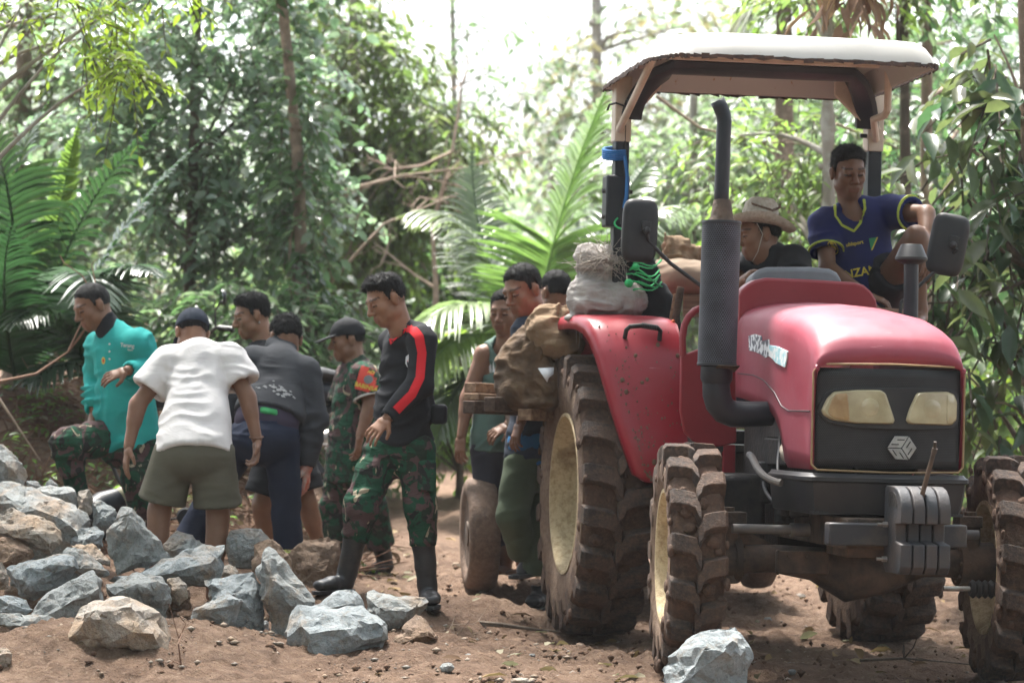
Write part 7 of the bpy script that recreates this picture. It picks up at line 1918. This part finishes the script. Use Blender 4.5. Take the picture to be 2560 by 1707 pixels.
for s, fr in (('R', .585), ('L', .585)):
    q = J['sh' + s].lerp(J['el' + s], fr); ring('sleeve_trim', 'lime', q, 0, J['el' + s] - J['sh' + s], .086, .005)(c)
# ------------------------------------------------------------------ trailer, planks, sacks
TW = P(1197, 1478, 17.0)
TRL = empty('trailer', (TW.x + .80, 17.1, hz(TW.x, 17.0)), 'low farm trailer with small bald muddy wheels behind the tractor', 'trailer', rot=(0, 0, math.radians(7)))
def twheel(x):
    root = empty('wheel', (x, 0, .32)); root.parent = TRL
    b = MB(); h = .085; b.lathe([(.20, -h * .8), (.23, -h), (.285, -h * 1.02), (.31, -h * .85), (.322, -h * .4), (.324, 0), (.322, h * .4), (.31, h * .85), (.285, h * 1.02), (.23, h), (.20, h * .8)], (0, 0, 0), (1, 0, 0), 40, True); b.build('tyre', M['trailer_tyre'], root, angle=1.0)
    b = MB(); b.lathe([(.205, -h * .8), (.18, -h * .75), (.16, -h * .2), (.08, -h * .1), (.07, -h * .9), (.001, -h * .95), (.001, h * .9), (.07, h * .9), (.16, h * .2), (.18, h * .75), (.205, h * .8)], (0, 0, 0), (1, 0, 0), 28); b.build('rim', M['dusty_iron'], root)
for x in (-.80, .80): twheel(x)
b = MB(); b.cyl((-.80, 0, .32), (.80, 0, .32), .035, None, 12); b.build('axle', M['dusty_iron'], TRL)
b = MB(); b.box((0, .5, .80), (1.30, 2.4, .05)); b.build('bed', M['plank_dark'], TRL, bevel=.005)
b = MB()
for s in (-.5, .5): b.box((s, .45, .70), (.07, 2.5, .12))
for yy in (-.6, .1, .9): b.box((0, yy, .70), (1.1, .06, .08))
b.box((-.45, 0, .50), (.06, .10, .36)); b.box((.45, 0, .50), (.06, .10, .36)); b.build('frame', M['dusty_iron'], TRL)
b = MB(); b.tube([(0, -.7, .68), (0, -1.2, .60), (.05, -1.75, .55)], .04, 8); b.build('drawbar', M['dusty_iron'], TRL)
for k, (x, m) in enumerate(((-.695, 'painted_wood'), (-.655, 'violet_wood'), (-.605, 'painted_wood'), (-.55, 'violet_wood'), (-.49, 'painted_wood'))):
    b = MB(); b.box((x, -.72, .74), (.038 if k % 2 == 0 else .055, .025 + .01 * (k % 2), .46)); b.build('side_slat', M[m], TRL, bevel=.003)
for s in (-1, 1):
    for k in range(3):
        b = MB(); b.box((s * .66, .5, .86 + k * .10), (.025, 2.2, .085)); b.build('side_board', M['plank_dark'], TRL, bevel=.004)
def beam(label, p0, D0, p1, D1, w, h, mat='plank'):
    a, c_ = P(*p0, D0), P(*p1, D1); d = (c_ - a); L = d.length; ax = d.normalized(); sd = ax.cross(V3((0, 0, 1))).normalized(); up = sd.cross(ax)
    o = empty('x', a); bpy.data.objects.remove(o)
    b = MB(); r = [a + sd * w / 2 * i + up * h / 2 * j for i, j in ((-1, -1), (1, -1), (1, 1), (-1, 1))]; b.loft([r, [q + d for q in r]], True, True)
    ob = b.build('timber_plank', M[mat], None, a, bevel=.005); ob.location = a; return tag(ob, label, 'plank', 'timber beams on the trailer')
beam('rough timber beam on top of the others under the brown sack', (1175, 968), 15.75, (1420, 985), 16.2, .10, .052, 'plank')
beam('thin pale plank beneath the topmost beam', (1178, 991), 15.65, (1420, 1005), 16.1, .12, .035, 'plank')
beam('dark square beam lowest of the timber stack', (1172, 1017), 15.6, (1400, 1028), 16.1, .09, .066, 'plank_dark')
beam('short square beam in front of the dark beam', (1224, 1010), 15.4, (1440, 1020), 15.9, .08, .075, 'plank_dark')
beam('sawn pale beam end touching the rear tyre', (1311, 1036), 15.35, (1520, 1042), 16.0, .085, .060, 'plank')

def blob(name, label, cat, prims, mat, wr, seed, h=.011, scale=(14, 14, 20), group=None):
    V, Fq = mesh_field(prims, h); V = wrinkle(V, Fq, wr, scale, seed); V = wrinkle(V, Fq, wr * .38, tuple(x * 2.6 for x in scale), seed + 40); c = V.mean(0); c[2] = V[:, 2].min()
    o = mesh_np(name, V, Fq, M[mat], None, c); o.location = c; return tag(o, label, cat, group)
AXS = ((1, 0, 0), (0, 1, 0), (0, 0, 1))
E = lambda px, py, D, rx, ry, rz, k=.04: ell(P(px, py, D), AXS, (rx, ry, rz), k)
sw = blob('sack', 'stained white woven sack tied at the top on the tractor fender', 'sack', [E(1515, 762, 15.1, .195, .17, .085), E(1480, 735, 15.1, .12, .13, .10), E(1560, 745, 15.1, .12, .14, .095), E(1425, 795, 15.05, .035, .04, .02), cone(P(1500, 730, 15.1), P(1505, 680, 15.1), .09, .07, .05), E(1500, 655, 15.1, .115, .10, .075), E(1540, 640, 15.1, .06, .07, .05), E(1465, 640, 15.08, .05, .06, .05)], 'sack_white', .016, 1, h=.009, scale=(26, 26, 34))
rg3 = np.random.default_rng(12); n = 260; c0 = P(1500, 650, 15.05); d = rg3.normal(size=(n, 3)); d /= np.linalg.norm(d, axis=1, keepdims=True); d[:, 1] = -abs(d[:, 1])
A = np.array(c0) + d * np.array([.13, .11, .085]) * rg3.uniform(.75, 1.05, (n, 1)); Bq = A + rg3.normal(size=(n, 3)) * np.array([.05, .03, .045]) + np.array([0, 0, -.01])
o = thin_sticks('loose_fibres', A, Bq, .0016, M['fibre'], sw, sw.location); tag(o, kind='stuff')
A = np.array([tuple(P(1440 + k * 6, 800, 14.98)) for k in range(8)]); Bq = A + np.array([[rg3.uniform(-.02, .03), 0, -rg3.uniform(.05, .16)] for k in range(8)]); o = thin_sticks('loose_fibres', A, Bq, .0016, M['fibre'], sw, sw.location); tag(o, kind='stuff')
b = MB(); pts = [P(1530, 700, 14.93), P(1550, 730, 14.93), P(1548, 770, 14.93), P(1520, 795, 14.94)]
sb = blob('sack', 'big brown mud-stained sack lying on the timber beams', 'sack', [E(1322, 928, 15.55, .168, .18, .170), E(1345, 880, 15.55, .155, .17, .13), E(1300, 975, 15.5, .115, .15, .10), E(1372, 965, 15.45, .09, .12, .12), E(1345, 1008, 15.4, .10, .10, .03)], 'sack_brown', .026, 3, h=.009, scale=(34, 34, 22))
blob('sack', 'crumpled tan paper sack standing behind the fender', 'sack', [E(1385, 835, 15.45, .125, .13, .08), E(1370, 800, 15.45, .09, .09, .08), E(1352, 815, 15.4, .06, .07, .05), cone(P(1385, 800, 15.4), P(1398, 762, 15.38), .045, .012, .03), cone(P(1405, 800, 15.4), P(1412, 768, 15.38), .04, .012, .02), E(1405, 860, 15.4, .10, .10, .05)], 'sack_paper', .024, 5, h=.009, scale=(34, 34, 30))
blob('sack', 'long tan sack lying on the load behind the white sack', 'sack', [E(1690, 695, 16.0, .15, .2, .10), E(1660, 700, 16.0, .09, .15, .085), E(1740, 700, 16.0, .12, .2, .10)], 'sack_tan', .010, 7)
blob('dry_leaf_bundle', 'dry brown leaf bundle on top of the long tan sack', 'leaf bundle', [E(1690, 620, 16.05, .07, .08, .06), cone(P(1675, 635, 16), P(1665, 585, 16), .035, .01, .03), cone(P(1700, 640, 16), P(1725, 598, 16), .035, .012, .03), E(1735, 632, 16.05, .05, .06, .04), E(1700, 655, 16.05, .10, .08, .03)], 'sack_paper', .018, 9, scale=(30, 30, 30))
b = MB(); rd = random.Random(2)
for k in range(9):
    y0 = 650 + k * 9; b.tube(bez(P(1575 + rd.uniform(-10, 10), y0 + rd.uniform(-10, 10), 15.0), P(1600, y0 - 20, 14.9), P(1625, y0 + 30, 14.95), P(1650 + rd.uniform(-12, 12), y0 + rd.uniform(-30, 40), 15.1), 8), .0042, 6)
b.ball(P(1572, 708, 14.9), .022); b.ball(P(1590, 668, 14.92), .018)
o = b.build('green_rope', M['rope_green'], None, P(1600, 700, 15)); o.location = P(1600, 700, 15); tag(o, 'tangle of green plastic rope beside the white sack', 'rope')
b = MB(); q = P(1545, 545, 15.0); b.tube(bez(q, P(1525, 560, 15.0), P(1540, 580, 14.95), P(1590, 572, 14.95), 10), .005, 6); o = b.build('green_rope', M['rope_green'], None, q); o.location = q; tag(o, 'single green cord hanging from the canopy post behind the mirror', 'rope')
V_, F__ = mesh_field([cone(P(1600, 660, 15.15), P(1640, 800, 15.2), .07, .10, .04), cone(P(1640, 760, 15.2), P(1668, 830, 15.2), .07, .07, .04)], .012); V_ = wrinkle(V_, F__, .015, (20, 20, 20), 4); c_ = V_.mean(0)
o = mesh_np('cloth_bundle', V_, F__, M['black_cloth'], None, c_); o.location = c_; tag(o, 'black cloth bundle stuffed between fender and seat', 'cloth')
def tool(label, p0, p1, D, r, mat, head=None):
    a, c_ = P(*p0, D), P(*p1, D); rt = empty('hand_tool', a, label, 'tool'); b = MB(); b.cyl(a, c_, r, r * .9, 12); b.build('shaft', M[mat], rt, a, bevel=.002)
    if head: b = MB(); b.tube([c_.lerp(a, .0), c_.lerp(a, -.12), c_.lerp(a, -.3), c_.lerp(a, -.42)], [r * 1.1, r * 1.6, r * 1.5, r * .7], 12); b.build('grip', M[head], rt, a)
tool('dark wooden tool handle leaning beside the fender', (1680, 850), (1702, 718), 14.95, .020, 'plank_dark')
tool('thin steel tool with an orange plastic grip', (1668, 836), (1680, 810), 14.85, .006, 'steel', 'orange')
tool('pale wooden stick propped behind the fender', (1672, 830), (1688, 735), 15.0, .010, 'plank')
b = MB(); b.box(P(1745, 765, 15.9), (.16, .05, .12)); o = b.build('wooden_crate', M['plank'], None, P(1745, 765, 15.9), bevel=.006); o.location = P(1745, 765, 15.9); tag(o, 'small wooden crate board behind the footwell', 'crate')
b = MB(); rd = random.Random(8); q = [P(1345, 920, 15.31), P(1385, 918, 15.30), P(1384, 934, 15.29), P(1372, 944, 15.28), P(1368, 955, 15.29), P(1358, 940, 15.27)]
b.add(q, [(0, 1, 2, 3, 4, 5)]); o = b.build('torn_plastic', M['white_plastic'], sb, sb.location); md = o.modifiers.new('thick', 'SOLIDIFY'); md.thickness = .003

# ------------------------------------------------------------------ parked motorcycles seen between the workers
def motorcycle(loc, rz, label, lean=0.12):
    root = empty('motorcycle', loc, label, 'motorcycle', 'motorcycles parked by the bank', rot=(lean, 0, rz))
    for x in (-.62, .62):
        w = empty('wheel', (x, 0, .29)); w.parent = root
        b = MB(); b.lathe([(.235, -.03), (.27, -.04), (.29, 0), (.27, .04), (.235, .03)], (0, 0, 0), (0, 1, 0), 36, True); b.build('tyre', M['leather'], w)
        b = MB(); b.lathe([(.235, -.03), (.225, 0), (.235, .03)], (0, 0, 0), (0, 1, 0), 36, True); b.cyl((0, -.05, 0), (0, .05, 0), .045, None, 14)
        for k in range(6): b.cyl((0, 0, 0), (math.cos(k * 1.047) * .23, 0, math.sin(k * 1.047) * .23), .010, None, 6)
        b.build('rim', M['steel'], w)
    b = MB(); b.tube([(-.62, .0, .60), (-.35, 0, .64), (-.05, 0, .60), (.10, 0, .50), (.22, 0, .56), (.36, 0, .78), (.42, 0, .86)], [.05, .09, .10, .09, .08, .10, .07], 14, True, flat=1.0); b.build('body', M['dark_blue_steel'], root)
    b = MB(); b.tube([(-.68, 0, .70), (-.45, 0, .74), (-.15, 0, .72), (.05, 0, .68)], [.06, .10, .11, .06], 14, True, flat=.5); b.build('seat', M['leather'], root)
    b = MB(); b.box((.0, 0, .33), (.34, .22, .22)); b.cyl((.05, 0, .38), (.28, 0, .42), .075, None, 16); b.build('engine', M['engine'], root, bevel=.02)
    b = MB(); b.tube([(.05, -.12, .26), (-.2, -.14, .26), (-.4, -.15, .32), (-.78, -.15, .42)], [.02, .03, .05, .05], 14); b.build('muffler', M['steel'], root)
    for s in (-.07, .07):
        b = MB(); b.cyl((.62, s, .29), (.42, s, .82), .02, None, 10); b.build('fork', M['steel'], root)
    b = MB(); b.tube([(.20, -.33, .98), (.30, -.28, 1.0), (.38, -.1, .93), (.38, .1, .93), (.30, .28, 1.0), (.20, .33, .98)], .012, 8); hb_ = b.build('handlebar', M['black_steel'], root)
    for s in (-1, 1):
        b = MB(); b.cyl((.20, s * .33, .98), (.28, s * .27, 1.0), .018, None, 10); b.build('grip', M['leather'], hb_)
        b = MB(); b.tube([(.30, s * .26, 1.0), (.31, s * .30, 1.10), (.28, s * .34, 1.16)], .006, 6); b.build('mirror_stem', M['black_steel'], hb_)
        b = MB(); b.lathe([(.001, 0), (.05, .002), (.052, .014), (.04, .026), (.001, .03)], (.28, s * .34, 1.18), (-1, 0, .1), 24); m_ = b.build('mirror_shell', M['plastic'], hb_)
        b = MB(); b.lathe([(.001, -.001), (.047, -.001), (.047, .002), (.001, .002)], (.279, s * .34, 1.18), (-1, 0, .1), 24); b.build('mirror_glass', M['mirror_glass'], m_)
    b = MB(); b.ball((.50, 0, .86), (.06, .08, .07)); b.build('headlamp', M['lens'], root)
    b = MB(); b.lathe([(.30, -.055), (.325, 0), (.30, .055)], (.62, 0, .29), (0, 1, 0), 30, True); b.build('mudguard', M['dark_blue_steel'], root)
    return root
q = P(640, 1300, 18.9); motorcycle((q.x, q.y, hz(q.x, q.y)), math.radians(200), 'dark motorcycle parked behind the bending workers')
q = P(-60, 1400, 16.9); motorcycle((q.x, q.y, hz(q.x, q.y) - .02), math.radians(75), 'dark motorcycle with round mirror leaning behind the rock pile', .95)
# dead leaves hanging into the top of the frame
rg4 = np.random.default_rng(21); c0 = P(2125, -60, 17.0); g0 = Vector((c0.x, c0.y, c0.z)); root = empty('hanging_branch', g0, 'branch with withered pinkish brown leaves hanging over the canopy', 'branch')
tw = twigs(rg4, [((c0.x, c0.y, c0.z), (.16, .1, .06), 12)], .16, 5, .20, .34, [(.32, .20, .15), (.26, .15, .10)], 1.6); crown_obj('crown', tw, M['leaf_dry'], root, g0)
b = MB(); e_ = P(2300, -300, 17.2); b.tube(bez(c0, c0 + V3((.1, 0, .2)), e_ - V3((.2, 0, .1)), P(2560, -260, 17.2), 12), .014, 6); b.build('limb', M['bark_brown'], root, g0)

# ------------------------------------------------------------------ damp hazy air of the forest
b = MB(); b.box((0, 68, 7.4), (196, 182, 17.4)); hz_o = b.build('haze', None, smooth=False)
tag(hz_o, 'thin pale haze in the forest air', 'haze', kind='stuff')
hm = bpy.data.materials.new('haze_air'); hm.use_nodes = True; ht = hm.node_tree; ht.nodes.clear()
ho = ht.nodes.new('ShaderNodeOutputMaterial'); hv = ht.nodes.new('ShaderNodeVolumePrincipled')
hv.inputs['Color'].default_value = (0.93, 0.96, 1.0, 1); hv.inputs['Density'].default_value = 0.00045; hv.inputs['Anisotropy'].default_value = 0.25
ht.links.new(hv.outputs[0], ho.inputs['Volume']); hz_o.data.materials.append(hm)
